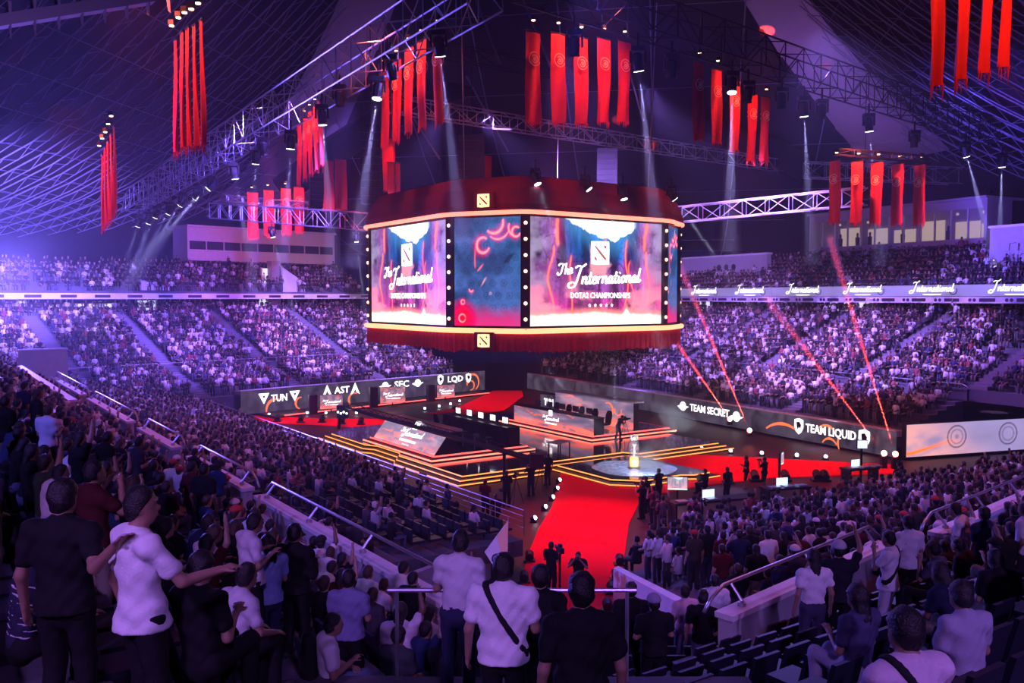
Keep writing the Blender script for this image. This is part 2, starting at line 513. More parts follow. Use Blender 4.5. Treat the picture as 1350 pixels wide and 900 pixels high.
# team walls: pixel walls along the foot of the far stands
def led_wall(name, F, t0, t1, z0, z1, label, lip=True):
    a, b = F.p(t0, 0), F.p(t1, 0)
    d = b - a
    rt = thing(name, label, 'screen', (a.x, a.y, z0), math.atan2(d.y, d.x))
    L = d.length
    side = 1 if Vector((-d.y, d.x)).dot(F.n) > 0 else -1
    n = int(L / 3.0)
    panel = MB().box(0.01, L / n - 0.01, *sorted((0.0, side * 0.12)), 0, z1 - z0)
    me = None
    for i in range(n):
        if me is None:
            o = panel.build('panel', M['ledgrey'], rt)
            me = o.data
        else:
            o = link('panel', me, None, rt)
        o.location = (L * i / n, 0, 0)
    MB().box(0, L, *sorted((side * 0.12, side * 1.2)), z1 - z0 - 0.35, z1 - z0 - 0.05).build('ledge', M['concrete'], rt)
    MB().box(0, L, *sorted((side * 0.02, side * 0.3)), z1 - z0 + 0.0, z1 - z0 + 0.07).build('coping', M['pale'], rt)
    return rt, L, side
# faint grey pictures running on the pixel walls
def ledgrey():
    m = mat('team_wall_pixels', (0.02, 0.02, 0.025), 0.35)
    nt = m.node_tree
    b = nt.nodes['Principled BSDF']
    tc = nt.nodes.new('ShaderNodeTexCoord')
    nz = nt.nodes.new('ShaderNodeTexNoise')
    nz.inputs['Scale'].default_value = 0.7
    nz.inputs['Distortion'].default_value = 1.2
    gm = nt.nodes.new('ShaderNodeNewGeometry')
    nt.links.new(gm.outputs['Position'], nz.inputs['Vector'])
    cr = nt.nodes.new('ShaderNodeValToRGB')
    cr.color_ramp.elements[0].position = 0.3
    cr.color_ramp.elements[0].color = (0.012, 0.010, 0.018, 1)
    cr.color_ramp.elements[1].position = 0.75
    cr.color_ramp.elements[1].color = (0.10, 0.08, 0.125, 1)
    nt.links.new(nz.outputs['Fac'], cr.inputs['Fac'])
    nt.links.new(cr.outputs['Color'], b.inputs['Emission Color'])
    b.inputs['Emission Strength'].default_value = 1.0
    return m
M['ledgrey'] = ledgrey()
LW, LWL, LWS = led_wall('team_wall', FL, -1.5, 26.5, 0.25, 2.2, 'long grey pixel wall with short team names below the far left stand')
RW, RWL, RWS = led_wall('team_wall', FR, 0.0, 47, 0.15, 1.75, 'long dark pixel wall with TEAM SECRET and TEAM LIQUID below the far right stand')

def text(parent, s, loc, size, m, rz=0.0, name='lettering', tilt=PI / 2, bold=0.02, width=None, shear=0.0):
    cu = bpy.data.curves.new(name, 'FONT')
    cu.body = s
    cu.size = size
    cu.extrude = 0.012
    cu.offset = bold
    cu.shear = shear
    cu.align_x = 'CENTER'
    cu.align_y = 'CENTER'
    cu.resolution_u = 2
    t = bpy.data.objects.new('t', cu)
    me = bpy.data.meshes.new_from_object(t)
    bpy.data.objects.remove(t)
    me.materials.clear()
    o = link(name, me, m, parent)
    xs = [v.co.x for v in me.vertices]
    k = width / max(max(xs) - min(xs), 0.01) if width else 1.0
    o.matrix_local = Matrix.Translation(loc) @ Matrix.Rotation(rz, 4, 'Z') @ Matrix.Rotation(tilt, 4, 'X') @ Matrix.Diagonal((k, 1, 1, 1))
    return o
def plate(parent, name, m, polys, th=0.03, y=0.0, M4=None):
    """flat signs cut from outlines in the x-z plane, standing proud of y"""
    mb = MB(M4)
    for poly in polys:
        n = len(poly)
        vs = [(p[0], y, p[1]) for p in poly] + [(p[0], y - th, p[1]) for p in poly]
        mb.add(vs, [tuple(range(n)), tuple(range(2 * n - 1, n - 1, -1))] + [(i, n + i, n + (i + 1) % n, (i + 1) % n) for i in range(n)])
    return mb.build(name, m, parent)
def arcband(cx, cz, r, w, a0, a1, n=14, taper=0.0):
    """a curved stroke as a list of quads"""
    out = []
    for i in range(n):
        t0, t1 = i / n, (i + 1) / n
        q = []
        for t, s in ((t0, 1), (t1, 1), (t1, -1), (t0, -1)):
            a = math.radians(a0 + (a1 - a0) * t)
            rr = r + s * w / 2 * (1 - taper * abs(2 * t - 1))
            q.append((cx + rr * math.cos(a), cz + rr * math.sin(a)))
        out.append(q)
    return out
def disc(cx, cz, r, n=16, sz=1.0):
    return [(cx + r * math.cos(2 * PI * i / n), cz + sz * r * math.sin(2 * PI * i / n)) for i in range(n)]
def crest(parent, x, z, s, kind, y=-0.03):
    """team emblems built as they look on the wall"""
    if kind == 'tri':
        P = [[(x - s, z + 0.8 * s), (x + s, z + 0.8 * s), (x, z - s)]]
        D = [[(x - 0.3 * s, z + 0.42 * s), (x + 0.3 * s, z + 0.42 * s), (x, z - 0.1 * s)]]
    elif kind == 'arrow':
        P = [[(x, z + s), (x + 0.85 * s, z - 0.8 * s), (x + 0.3 * s, z - 0.5 * s), (x, z + 0.1 * s), (x - 0.3 * s, z - 0.5 * s), (x - 0.85 * s, z - 0.8 * s)]]
        D = []
    elif kind == 'orbit':
        P = [disc(x, z, 0.62 * s, 14), [(x - 1.2 * s, z - 0.05 * s), (x - 0.5 * s, z - 0.42 * s), (x + 0.5 * s, z - 0.3 * s), (x + 1.2 * s, z + 0.05 * s), (x + 0.5 * s, z + 0.05 * s), (x - 0.5 * s, z + 0.1 * s)]]
        D = []
    else:
        P = [[(x - 0.7 * s, z + 0.8 * s), (x, z + s), (x + 0.7 * s, z + 0.8 * s), (x + 0.72 * s, z - 0.1 * s), (x + 0.45 * s, z - 0.65 * s), (x, z - s), (x - 0.45 * s, z - 0.65 * s), (x - 0.72 * s, z - 0.1 * s)]]
        D = [[(x - 0.35 * s, z + 0.5 * s), (x + 0.1 * s, z + 0.6 * s), (x + 0.42 * s, z + 0.2 * s), (x + 0.3 * s, z - 0.3 * s), (x + 0.05 * s, z - 0.05 * s), (x - 0.1 * s, z - 0.5 * s), (x - 0.3 * s, z)]]
    o = plate(parent, 'team_emblem', M['white_led'], P, 0.03, y)
    if D:
        plate(o, 'emblem_inset', M['ledoff'], D, 0.02, y - 0.03)
# left wall (x runs from the left end); heights from the wall foot
def lx(px):                                  # distance along the left wall where a picture column meets it
    k = (px - 675) / FPX
    o, e = FL.p(-1.5, 0), FL.e
    return (k * o.y - o.x) / (e.x - k * e.y)
def rx(px):
    k = (px - 675) / FPX
    o, e = FR.p(0, 0), FR.e
    return (k * o.y - o.x) / (e.x - k * e.y)
for px, kind in ((346, 'tri'), (387, 'tri')):
    crest(LW, lx(px), 1.22, 0.5, kind)
text(LW, 'TUN', (lx(367), -0.02, 1.1), 0.85, M['white_led'], bold=0.012, width=lx(378) - lx(357))
crest(LW, lx(430), 1.35, 0.55, 'arrow')
text(LW, 'AST', (lx(450), -0.02, 1.3), 0.85, M['white_led'], bold=0.012, width=lx(460) - lx(440))
crest(LW, lx(467), 1.3, 0.6, 'arrow')
crest(LW, lx(507), 1.35, 0.6, 'orbit')
text(LW, 'SEC', (lx(529), -0.02, 1.35), 0.85, M['white_led'], bold=0.012, width=lx(539) - lx(520))
crest(LW, lx(550), 1.35, 0.6, 'orbit')
crest(LW, lx(580), 1.45, 0.5, 'shield')
text(LW, 'LQD', (lx(600), -0.02, 1.4), 0.85, M['white_led'], bold=0.012, width=lx(610) - lx(590))
crest(LW, lx(617), 1.4, 0.5, 'shield')
x0 = lx(623)
plate(LW, 'ember_swirl', M['orange_led'], arcband(x0, 0.9, 0.85, 0.2, -60, 190, 20, 0.6) + arcband(x0 - 0.3, 0.6, 0.5, 0.14, -100, 180, 16, 0.6), 0.02, -0.005)
plate(LW, 'ember_swirl', M['orange_led'], arcband(lx(362), 0.15, 0.9, 0.25, 60, 190, 14, 0.6) + arcband(lx(395), 0.5, 0.5, 0.2, 80, 260, 12, 0.6), 0.02, -0.005)
plate(LW, 'ember_swirl', M['orange_led'], arcband(lx(466), 0.35, 0.6, 0.2, 60, 300, 14, 0.6), 0.02, -0.005)
# right wall: x runs away from the near end, so lettering is turned to read from the floor
RWT = thing('t', None, None)
bpy.data.objects.remove(RWT)
def rtext(s, px0, px1, z, size):
    x0, x1 = rx(px1), rx(px0)
    text(RW, s, ((x0 + x1) / 2, 0.02, z), size, M['white_led'], rz=PI, bold=0.012, width=abs(x1 - x0))
def rcrest(px, z, s, kind):
    k0 = len(bpy.data.objects)
    piv = bpy.data.objects.new('crest_turn', None)
    crest_m = Matrix.Translation((rx(px), 0, 0)) @ Matrix.Rotation(PI, 4, 'Z')
    before = set(o.name for o in KIDS.get(RW.name, []))
    crest(RW, 0, z, s, kind)
    for o in KIDS[RW.name]:
        if o.name not in before:
            o.matrix_local = crest_m
    bpy.data.objects.remove(piv)
rcrest(902, 0.95, 0.62, 'orbit')
rtext('TEAM SECRET', 911, 963, 0.93, 0.80)
rcrest(973, 0.85, 0.62, 'orbit')
rcrest(1056, 0.93, 0.56, 'shield')
rtext('TEAM LIQUID', 1065, 1132, 0.88, 0.80)
rcrest(1143, 0.85, 0.6, 'shield')
def rswirl(px, polys):
    o = plate(RW, 'ember_swirl', M['orange_led'], polys, 0.02, -0.005)
    o.matrix_local = Matrix.Translation((rx(px), 0, 0)) @ Matrix.Rotation(PI, 4, 'Z')
rswirl(1035, arcband(0, -2.0, 2.9, 0.22, 62, 125, 14, 0.5))
rswirl(1092, arcband(0, 0.35, 0.95, 0.16, 20, 150, 12, 0.6) + arcband(0.3, -0.25, 0.7, 0.16, 30, 150, 12, 0.6) + arcband(1.9, 0.3, 0.9, 0.14, 150, 210, 8, 0.6))

# ---------------------------------------------------------------- the stage (in the hall's own axes)
ST = dict(u0=24.1, u1=43.6, v0=40.2, v1=60.0)
def uvpoly(pts):
    return [CW(W(*p)) for p in pts]
def outline(off):
    u0, u1, v0, v1 = ST['u0'] - off, ST['u1'] + off, ST['v0'] - off, ST['v1'] + off
    return [(u0, v0), (u0 + 5.6, v0), (u0 + 6.2, v0 + 0.7), (u0 + 12.0, v0 + 0.7), (u0 + 12.6, v0 - 0.2), (u1, v0 - 0.2), (u1, v1), (u0 + 2, v1),
            (u0, v1 - 2), (u0, v0 + 12.2), (u0 + 0.45, v0 + 11.4), (u0 + 0.45, v0 + 8.2), (u0, v0 + 7.4)]
rt = thing('stage', 'low black gloss stage with three steps edged in amber strips', 'stage', (0, 0, 0))
for k, (off, z0, z1) in enumerate(((0.7, 0.0, 0.15), (0.35, 0.0, 0.30), (0.0, 0.0, 0.45))):
    pl = outline(off)
    MB().prism(uvpoly(pl), z0, z1).build('stage_step' if k < 2 else 'stage_floor', M['stage'] if k == 2 else M['stageside'], rt)
    n = len(pl)
    ring = [W(p[0], p[1], z1 - 0.04) for p in pl]
    for i in (12, 11, 10, 9, 8, 0, 1, 2, 3, 4):
        a, b = ring[i], ring[(i + 1) % n]
        d = (b - a).normalized() * 0.03
        if (b - a).length > 1.5 and k == 0 and i == 12:
            q = a.lerp(b, 0.42)
            MB().tube([a, q], 0.036, 6).build('light_strip', M['strip'], rt)
            MB().tube([a.lerp(b, 0.55), b], 0.036, 6).build('light_strip', M['strip'], rt)
        else:
            MB().tube([a - d, b + d], 0.036, 6).build('light_strip', M['strip'], rt)
rt = thing('trophy_plinth', 'square dark plinth with amber edges jutting from the stage', 'plinth', (0, 0, 0))
for k, (off, z1) in enumerate(((0.4, 0.16), (0.0, 0.32))):
    pl = [(30.6 - off, 40.3), (30.6 - off, 35.6 - off), (30.6 - off + 1.2, 34.4 - off), (34.6, 34.4 - off), (35.2, 34.0 - off), (36.4 + off, 34.0 - off), (36.4 + off, 40.3)]
    MB().prism(uvpoly(pl), 0.0, z1).build('plinth_step', M['stage'] if k else M['stageside'], rt)
    ring = [W(p[0], p[1], z1 - 0.05) for p in pl]
    for i in range(6):
        MB().tube([ring[i], ring[i + 1]], 0.036, 6).build('light_strip', M['strip'], rt)
pc = W(33.6, 37.1, 0.32)
def water_mat():
    m = mat('rippled_water', (0.16, 0.21, 0.32), 0.15, scale=7, bump=1.0, grain=0.9)
    return m
M['water'] = water_mat()
P = [[(pc.x + r * math.cos(a), pc.y + r * math.sin(a), 0.34 + 0.02 * math.sin(9 * r + 5 * a)) for a in [2 * PI * k / 40 for k in range(41)]] for r in (0.4, 0.8, 1.2, 1.6, 2.0, 2.4)]
tag(MB().grid(P).build('water_ring', M['water'], None, True), 'round rippled pool of water around the trophy stand', 'pool', kind='thing')
rt = thing('trophy_stand', 'tall glowing trophy case standing in the round pool', 'trophy', pc)
MB().lathe([(0.55, 0), (0.55, 0.12), (0.48, 0.16)], 20).build('base', M['black'], rt)
MB().lathe([(0.34, 0.16), (0.38, 0.5), (0.36, 1.0), (0.30, 1.1)], 20).build('lit_column', mat('amber_glass', (0.5, 0.2, 0.05), 0.3, emit=(1.0, 0.36, 0.06), strength=1.3), rt, True)
plate(rt, 'mark', M['stripred'], [[(-0.2, 0.66), (0.2, 0.66), (0.14, 0.8), (-0.14, 0.8)], [(-0.22, 0.34), (0.22, 0.34), (0.22, 0.42), (-0.22, 0.42)]], 0.02, -0.36)
rt.scale = (0.7, 0.7, 0.6)
gl = mat('case_glass', (0.8, 0.85, 0.9), 0.05)
gl.node_tree.nodes['Principled BSDF'].inputs['Transmission Weight'].default_value = 0.9
gl.node_tree.nodes['Principled BSDF'].inputs['Alpha'].default_value = 0.35
MB().lathe([(0.40, 1.1), (0.40, 2.5), (0.3, 2.62), (0.05, 2.66)], 20).build('glass_case', gl, rt, True)
MB().lathe([(0.16, 1.1), (0.07, 1.3), (0.06, 2.0), (0.12, 2.2), (0.2, 2.45)], 14).build('stem', M['alu'], rt, True)
sh = MB().lathe([(0.0, -0.05), (0.30, -0.05), (0.34, 0.0), (0.30, 0.05), (0.0, 0.05)], 24)
o = sh.build('shield', M['alu'], rt, True)
o.matrix_local = Matrix.Translation((0, 0, 2.88)) @ Matrix.Rotation(PI / 2, 4, 'X')
MB().lathe([(0.10, -0.09), (0.20, -0.07), (0.20, 0.07), (0.10, 0.09)], 16).build('shield_boss', M['gold'], o, True)
for k in range(3):
    p = W(33.4 + (-1.2, 0.2, 1.5)[k], 36.9 + (-0.6, 1.4, 0.1)[k], 12)
spot('trophy_key', W(33.6, 40.5, 8.4), pc + Vector((0, 0, 0.8)), (0.7, 0.8, 1.0), 5000, 42, 0.6)

# screen pictures: pixels painted on a fine grid of a flat screen
def fbm(x, y, seed, octs=4):
    g = np.random.default_rng(seed)
    out = np.zeros_like(x)
    amp, f = 1.0, 1.0
    for _ in range(octs):
        T = g.random((64, 64))
        xi, yi = x * f, y * f
        x0, y0 = np.floor(xi).astype(int), np.floor(yi).astype(int)
        fx, fy = xi - x0, yi - y0
        fx, fy = fx * fx * (3 - 2 * fx), fy * fy * (3 - 2 * fy)
        a, b = T[x0 % 64, y0 % 64], T[(x0 + 1) % 64, y0 % 64]
        c, d = T[x0 % 64, (y0 + 1) % 64], T[(x0 + 1) % 64, (y0 + 1) % 64]
        out += amp * ((a * (1 - fx) + b * fx) * (1 - fy) + (c * (1 - fx) + d * fx) * fy)
        amp *= 0.5
        f *= 2.03
    return out / 1.9
def smooth(a, b, x):
    t = np.clip((x - a) / (b - a), 0, 1)
    return t * t * (3 - 2 * t)
def mixc(c, col, k):
    return c * (1 - k[..., None]) + np.array(col) * k[..., None]
def screen_mesh(name, w, h, nx, ny, paint, fit=None):
    xs, zs = np.linspace(0, 1, nx), np.linspace(0, 1, ny)
    X, Z = np.meshgrid(xs, zs, indexing='ij')
    C = paint(X, Z)
    lum = C.mean(-1, keepdims=True)
    C = np.clip(lum + 1.45 * (C - lum), 0, 4)
    co = np.stack([X * w, np.zeros_like(X), Z * h], -1).reshape(-1, 3)
    if fit is not None:
        co = fit(X, Z).reshape(-1, 3)
    i, j = np.meshgrid(np.arange(nx - 1), np.arange(ny - 1), indexing='ij')
    q = np.stack([i * ny + j, (i + 1) * ny + j, (i + 1) * ny + j + 1, i * ny + j + 1], -1).reshape(-1, 4)
    me = bpy.data.meshes.new(name)
    me.vertices.add(len(co)); me.vertices.foreach_set('co', co.ravel().astype(np.float32))
    me.loops.add(q.size); me.loops.foreach_set('vertex_index', q.ravel().astype(np.int32))
    me.polygons.add(len(q)); me.polygons.foreach_set('loop_start', (np.arange(len(q)) * 4).astype(np.int32))
    ca = me.color_attributes.new('Col', 'FLOAT_COLOR', 'POINT')
    rgba = np.concatenate([C.reshape(-1, 3), np.ones((nx * ny, 1))], 1)
    ca.data.foreach_set('color', rgba.ravel().astype(np.float32))
    me.update(calc_edges=True)
    me.materials.append(M['screen'])
    return me
def paint_canyon(X, Z):
    n1, n2 = fbm(X * 6, Z * 4, 1), fbm(X * 26, Z * 7, 2, 5)
    blk = fbm(X * 9, Z * 9, 14, 5)
    col = fbm(X * 16 + 0.4 * n1, Z * 1.2, 9)
    g = np.zeros(X.shape + (3,))
    mid = smooth(0.36, 0.16, np.abs(X - 0.52))
    base = mixc(g + np.array((0.20, 0.12, 0.27)), (0.035, 0.075, 0.25), mid * smooth(0.25, 0.7, Z))          # violet flanks, blue gorge
    base = mixc(base, (0.06, 0.13, 0.33), mid * smooth(0.55, 0.75, Z) * 0.8)
    base = mixc(base, (0.26, 0.10, 0.27), smooth(0.66, 0.48, Z) * 0.7)
    base = mixc(base, (0.40, 0.08, 0.20), smooth(0.36, 0.14, Z) * 0.7)
    pill = 0.30 + 1.7 * np.clip((col - 0.32) * 2.2, 0, 1) * (0.45 + 0.8 * blk)
    base *= pill[..., None]
    rel = np.gradient(blk * 0.6 + n2 * 0.25 + col * 0.35, axis=0) * X.shape[0] / 230.0 * 9
    base *= (0.60 + 0.75 * n2)[..., None] * np.clip(1 + rel, 0.35, 1.9)[..., None]
    for k, (f, fz, sd, th) in enumerate(((15, 4, 21, 0.03), (8, 11, 22, 0.02))):
        cr = np.abs(fbm(X * f, Z * fz, sd, 3) - 0.5)
        base *= (1 - 0.7 * smooth(th, 0.0, cr))[..., None]
    edge = smooth(0.20, 0.05, np.minimum(X, 1 - X) + 0.06 * (n1 - 0.5))
    base = mixc(base, (0.42, 0.36, 0.50), edge * smooth(0.45, 0.9, blk + 0.2) * 0.75)
    base = mixc(base, (0.80, 0.22, 0.40), smooth(0.30, 0.05, np.minimum(X, 1 - X)) * smooth(0.62, 0.35, Z) * smooth(0.35, 0.7, n1 + 0.1) * 0.75)
    # white sky between the cliffs, its lower edge ragged with trees
    rag = fbm(X * 40, Z * 2, 33, 3) - 0.5
    ridge = np.interp(X, (0.2, 0.27, 0.36, 0.45, 0.52, 0.58, 0.62, 0.66, 0.72, 0.80, 0.84), (1.05, 0.99, 0.92, 0.86, 0.83, 0.83, 0.79, 0.84, 0.87, 0.95, 1.05)) + 0.05 * rag + 0.03 * (n2 - 0.5)
    sky = smooth(-0.004, 0.012, Z - ridge) * smooth(0.205, 0.25, X + 0.03 * rag) * smooth(0.80, 0.76, X + 0.03 * rag)
    base = mixc(base, (0.20, 0.42, 0.75), smooth(-0.20, 0.0, Z - ridge) * 0.40 * smooth(0.18, 0.3, X) * smooth(0.84, 0.7, X))
    base = mixc(base, (1.1, 1.15, 1.2), sky)
    # glowing falls
    for x0, za, zb, w, wob in ((0.195, 1.0, 0.74, 0.010, 0.006), (0.15, 0.74, 0.12, 0.006, 0.02), (0.295, 0.66, 0.12, 0.005, 0.008), (0.715, 0.82, 0.15, 0.005, 0.012),
                               (0.865, 1.0, 0.72, 0.010, 0.008), (0.885, 0.72, 0.15, 0.006, 0.016), (0.755, 0.62, 0.1, 0.004, 0.02)):
        xc = x0 + wob * np.sin(Z * 11 + x0 * 40) + 0.02 * (fbm(X * 0 + x0 * 9, Z * 7, 41) - 0.5)
        on = smooth(zb - 0.03, zb + 0.05, Z) * smooth(za + 0.02, za - 0.03, Z)
        base += (np.exp(-((X - xc) / (w * 4)) ** 2) * on)[..., None] * np.array((0.22, 0.02, 0.05))
        base = mixc(base, (1.3, 0.42, 0.30), np.exp(-((X - xc) / w) ** 2) * on * 0.95)
    # steam low on both sides, then the white hot floor
    puff = smooth(0.48, 0.66, fbm(X * 6, Z * 7, 4, 5) + 0.9 * (np.abs(X - 0.5) - 0.27)) * smooth(0.50, 0.18, Z)
    base = mixc(base, (1.0, 0.42, 0.50), puff * 0.85)
    lz = Z - 0.09 + 0.05 * (np.abs(X - 0.48) - 0.25) - 0.035 * (n1 - 0.5) - 0.03 * (fbm(X * 18, Z * 4, 8) - 0.5) - 0.05 * np.exp(-((X - 0.715) / 0.02) ** 2)
    base = mixc(base, (1.2, 0.50, 0.45), smooth(0.09, 0.0, lz) * 0.8)
    base = mixc(base, (1.5, 1.42, 1.25), smooth(0.03, -0.015, lz))
    # the burning banner behind the square mark
    d = np.abs(X - 0.505) + 0.07 * (fbm(X * 20, Z * 12, 61) - 0.5)
    fl_ = smooth(0.085, 0.05, d) * smooth(0.44, 0.50, Z) * smooth(0.80, 0.72, Z + 0.2 * (fbm(X * 18, Z * 9, 62) - 0.5))
    base = mixc(base, (1.0, 0.50, 0.52), fl_ * 0.7)
    return base
def paint_storm(X, Z):
    n1, n2 = fbm(X * 3, Z * 5, 31), fbm(X * 40, Z * 60, 32)
    g = np.zeros(X.shape + (3,)) + np.array((0.035, 0.062, 0.15))
    g = mixc(g, (0.09, 0.14, 0.32), smooth(0.40, 0.75, n1))
    g = mixc(g, (0.03, 0.11, 0.22), smooth(0.55, 0.85, X * 0.5 + Z * 0.4 + 0.2 * (n1 - 0.5)) * 0.6)
    g *= (0.72 + 0.56 * n2)[..., None]
    for i in range(7):
        for j in range(9):
            cx, cz = (i + 0.5 * (j % 2)) / 6.0, (j + 0.4) / 8.6
            r = np.hypot((X - cx), (Z - cz) * 1.55)
            g *= (1 - 0.38 * smooth(0.010, 0.003, np.abs(r - 0.045)) - 0.5 * smooth(0.03, 0.0, r))[..., None]
    g = mixc(g, (0.62, 0.12, 0.24), smooth(0.26, 0.0, Z + 0.14 * (n1 - 0.5)) * 0.9)
    g = mixc(g, (0.80, 0.05, 0.09), smooth(0.26, 0.04, np.hypot(X - 0.14, (Z - 0.08) * 1.3)) * 0.85)
    def arc(cx, cz, r, a0, a1, w, s=1.35, pin=1.0):
        a = np.degrees(np.arctan2((Z - cz) * s, X - cx)) % 360
        rr = np.hypot(X - cx, (Z - cz) * s)
        u = ((a - a0) % 360) / ((a1 - a0) % 360 or 360)
        k = np.clip(np.sin(np.clip(u, 0, 1) * PI), 0, 1) ** 0.6 * (u <= 1)
        return np.exp(-((rr - r) / (w * (0.35 + 0.65 * k) + 1e-4)) ** 2) * (u <= 1) * smooth(0, 0.25, k)
    for cx, cz, r, a0, a1, w in ((0.44, 0.745, 0.095, 50, 345, 0.017), (0.60, 0.955, 0.14, 225, 375, 0.017), (0.66, 0.93, 0.18, 230, 340, 0.010), (0.93, 0.86, 0.06, 40, 350, 0.014), (0.93, 0.9, 0.11, 150, 260, 0.012), (0.12, 0.07, 0.05, 0, 359.9, 0.010), (0.13, 0.22, 0.028, 0, 359.9, 0.008), (0.26, 0.34, 0.03, 170, 350, 0.008)):
        g += arc(cx, cz, r, a0, a1, w * 3.0)[..., None] * np.array((0.50, 0.02, 0.06))
        g = mixc(g, (1.3, 0.55, 0.55), arc(cx, cz, r, a0, a1, w))
    k = np.exp(-((X - 0.315 - 0.9 * (0.62 - Z) ** 2) / 0.009) ** 2) * smooth(0.52, 0.56, Z) * smooth(0.80, 0.70, Z)
    g = mixc(g, (1.0, 0.22, 0.26), k)
    g = mixc(g, (1.0, 0.28, 0.30), np.exp(-((X - 0.40 - (0.54 - Z) * -1.2) / 0.014) ** 2) * smooth(0.50, 0.52, Z) * smooth(0.58, 0.55, Z))
    k = np.exp(-((X - 0.44 - (Z - 0.40) * 0.9) / 0.012) ** 2) * smooth(0.35, 0.41, Z) * smooth(0.46, 0.43, Z)
    g = mixc(g, (0.8, 0.40, 0.45), k)
    dk = np.abs(X - 0.82) + np.abs(Z - 0.62 - (X - 0.82) * 0.55) * 2.6
    g = mixc(g, (0.012, 0.03, 0.07), smooth(0.12, 0.06, dk))
    g = mixc(g, (0.55, 0.35, 0.42), smooth(0.012, 0.004, np.abs(np.hypot(X - 0.55, (Z - 0.3) * 1.4) - 0.015)) * 0.6)
    return g
def paint_dust(seed, warm=0.5, glow=0.9):
    def f(X, Z):
        n1, n2 = fbm(X * 5, Z * 4, seed), fbm(X * 12, Z * 9, seed + 1)
        g = np.zeros(X.shape + (3,)) + np.array((0.16, 0.13, 0.19))
        g *= (0.4 + 1.2 * n1)[..., None]
        g = mixc(g, (0.50, 0.30, 0.34), smooth(0.45, 0.8, n1) * warm)
        lo = smooth(0.55, 0.0, Z + 0.35 * (n1 - 0.5))
        g = mixc(g, (0.95, 0.28, 0.24), lo * glow * smooth(0.3, 0.75, n2 + 0.15))
        vein = np.exp(-((fbm(X * 3, Z * 3, seed + 3) - 0.5) / 0.018) ** 2) * smooth(0.5, 0.9, fbm(X * 2, Z * 2, seed + 4) + 0.25)
        g = mixc(g, (1.2, 0.28, 0.14), vein * 0.8)
        return g
    return f

# the script lettering, drawn stroke by stroke as glowing ribbons
def spline(pts, n=6):
    P = [pts[0]] + list(pts) + [pts[-1]]
    out = []
    for i in range(1, len(P) - 2):
        for k in range(n):
            t = k / n
            q = []
            for c in (0, 1):
                a, b, d, e = P[i - 1][c], P[i][c], P[i + 1][c], P[i + 2][c]
                q.append(0.5 * (2 * b + (d - a) * t + (2 * a - 5 * b + 4 * d - e) * t * t + (3 * b - a - 3 * d + e) * t ** 3))
            out.append(tuple(q))
    out.append(pts[-1])
    return out
GL = {  # strokes on an x-height of 1
    'T': (1.5, [[(-0.2, 1.75), (0.0, 2.1), (0.5, 2.15), (1.1, 2.0), (1.7, 2.25)], [(0.9, 2.05), (0.75, 1.2), (0.6, 0.3), (0.2, -0.05), (-0.2, 0.15), (-0.1, 0.45)]]),
    'I': (1.7, [[(0.1, 2.3), (0.6, 2.6), (1.3, 2.5), (1.9, 2.9)], [(1.15, 2.5), (0.95, 1.4), (0.75, 0.3), (0.4, -0.4), (-0.3, -0.5), (-0.6, -0.1), (-0.2, 0.25), (0.4, 0.2)]]),
    'h': (1.1, [[(0.15, 0.0), (0.15, 1.9)], [(0.15, 0.6), (0.45, 1.0), (0.75, 0.85), (0.75, 0.2), (0.95, 0.0), (1.15, 0.2)]]),
    'e': (0.95, [[(0.1, 0.5), (0.7, 0.6), (0.65, 0.95), (0.35, 1.0), (0.1, 0.6), (0.2, 0.1), (0.55, 0.0), (0.95, 0.3)]]),
    'n': (1.15, [[(0.1, 1.0), (0.15, 0.0)], [(0.15, 0.55), (0.45, 1.0), (0.75, 0.85), (0.75, 0.2), (0.95, 0.0), (1.2, 0.25)]]),
    't': (0.75, [[(0.3, 1.6), (0.25, 0.3), (0.45, 0.0), (0.8, 0.25)], [(-0.05, 1.02), (0.65, 1.02)]]),
    'r': (0.85, [[(0.1, 0.9), (0.2, 0.0)], [(0.18, 0.55), (0.4, 0.95), (0.75, 0.95)]]),
    'a': (1.1, [[(0.75, 0.85), (0.4, 1.0), (0.1, 0.55), (0.25, 0.02), (0.55, 0.15), (0.75, 0.8)], [(0.78, 0.95), (0.75, 0.2), (0.92, 0.0), (1.15, 0.25)]]),
    'i': (0.6, [[(0.15, 0.95), (0.15, 0.2), (0.35, 0.0), (0.65, 0.25)], [(0.18, 1.38), (0.22, 1.5)]]),
    'o': (1.0, [[(0.45, 1.0), (0.12, 0.6), (0.25, 0.05), (0.6, 0.05), (0.8, 0.5), (0.6, 0.95), (0.4, 1.0)], [(0.7, 0.85), (1.05, 0.8)]]),
    'l': (0.65, [[(0.2, 2.0), (0.15, 0.3), (0.35, 0.0), (0.7, 0.3)]]),
}
def script_word(wd, x, z, s, slant=0.22, rise=0.0, fat=1.0):
    polys = []
    x0 = x
    for ch in wd:
        adv, strokes = GL[ch]
        for stp in strokes:
            pts = [(x + (px + slant * pz) * s, z + pz * s + (x - x0) * rise) for px, pz in spline(stp)]
            for i in range(len(pts) - 1):
                a, b = Vector((*pts[i], 0)), Vector((*pts[i + 1], 0))
                d = (b - a)
                if d.length < 1e-5: continue
                d.normalize()
                w = fat * (0.09 * s + 0.09 * s * abs(d.y))
                nn = Vector((-d.y, d.x, 0)) * w
                e = d * 0.04 * s
                polys.append([(q.x, q.y) for q in (a - nn - e, b - nn + e, b + nn + e, a + nn - e)])
        x += adv * s
    return polys, x
def star(cx, cz, r):
    return [(cx + (r if k % 2 == 0 else r * 0.42) * math.sin(PI * k / 5), cz + (r if k % 2 == 0 else r * 0.42) * math.cos(PI * k / 5)) for k in range(10)]
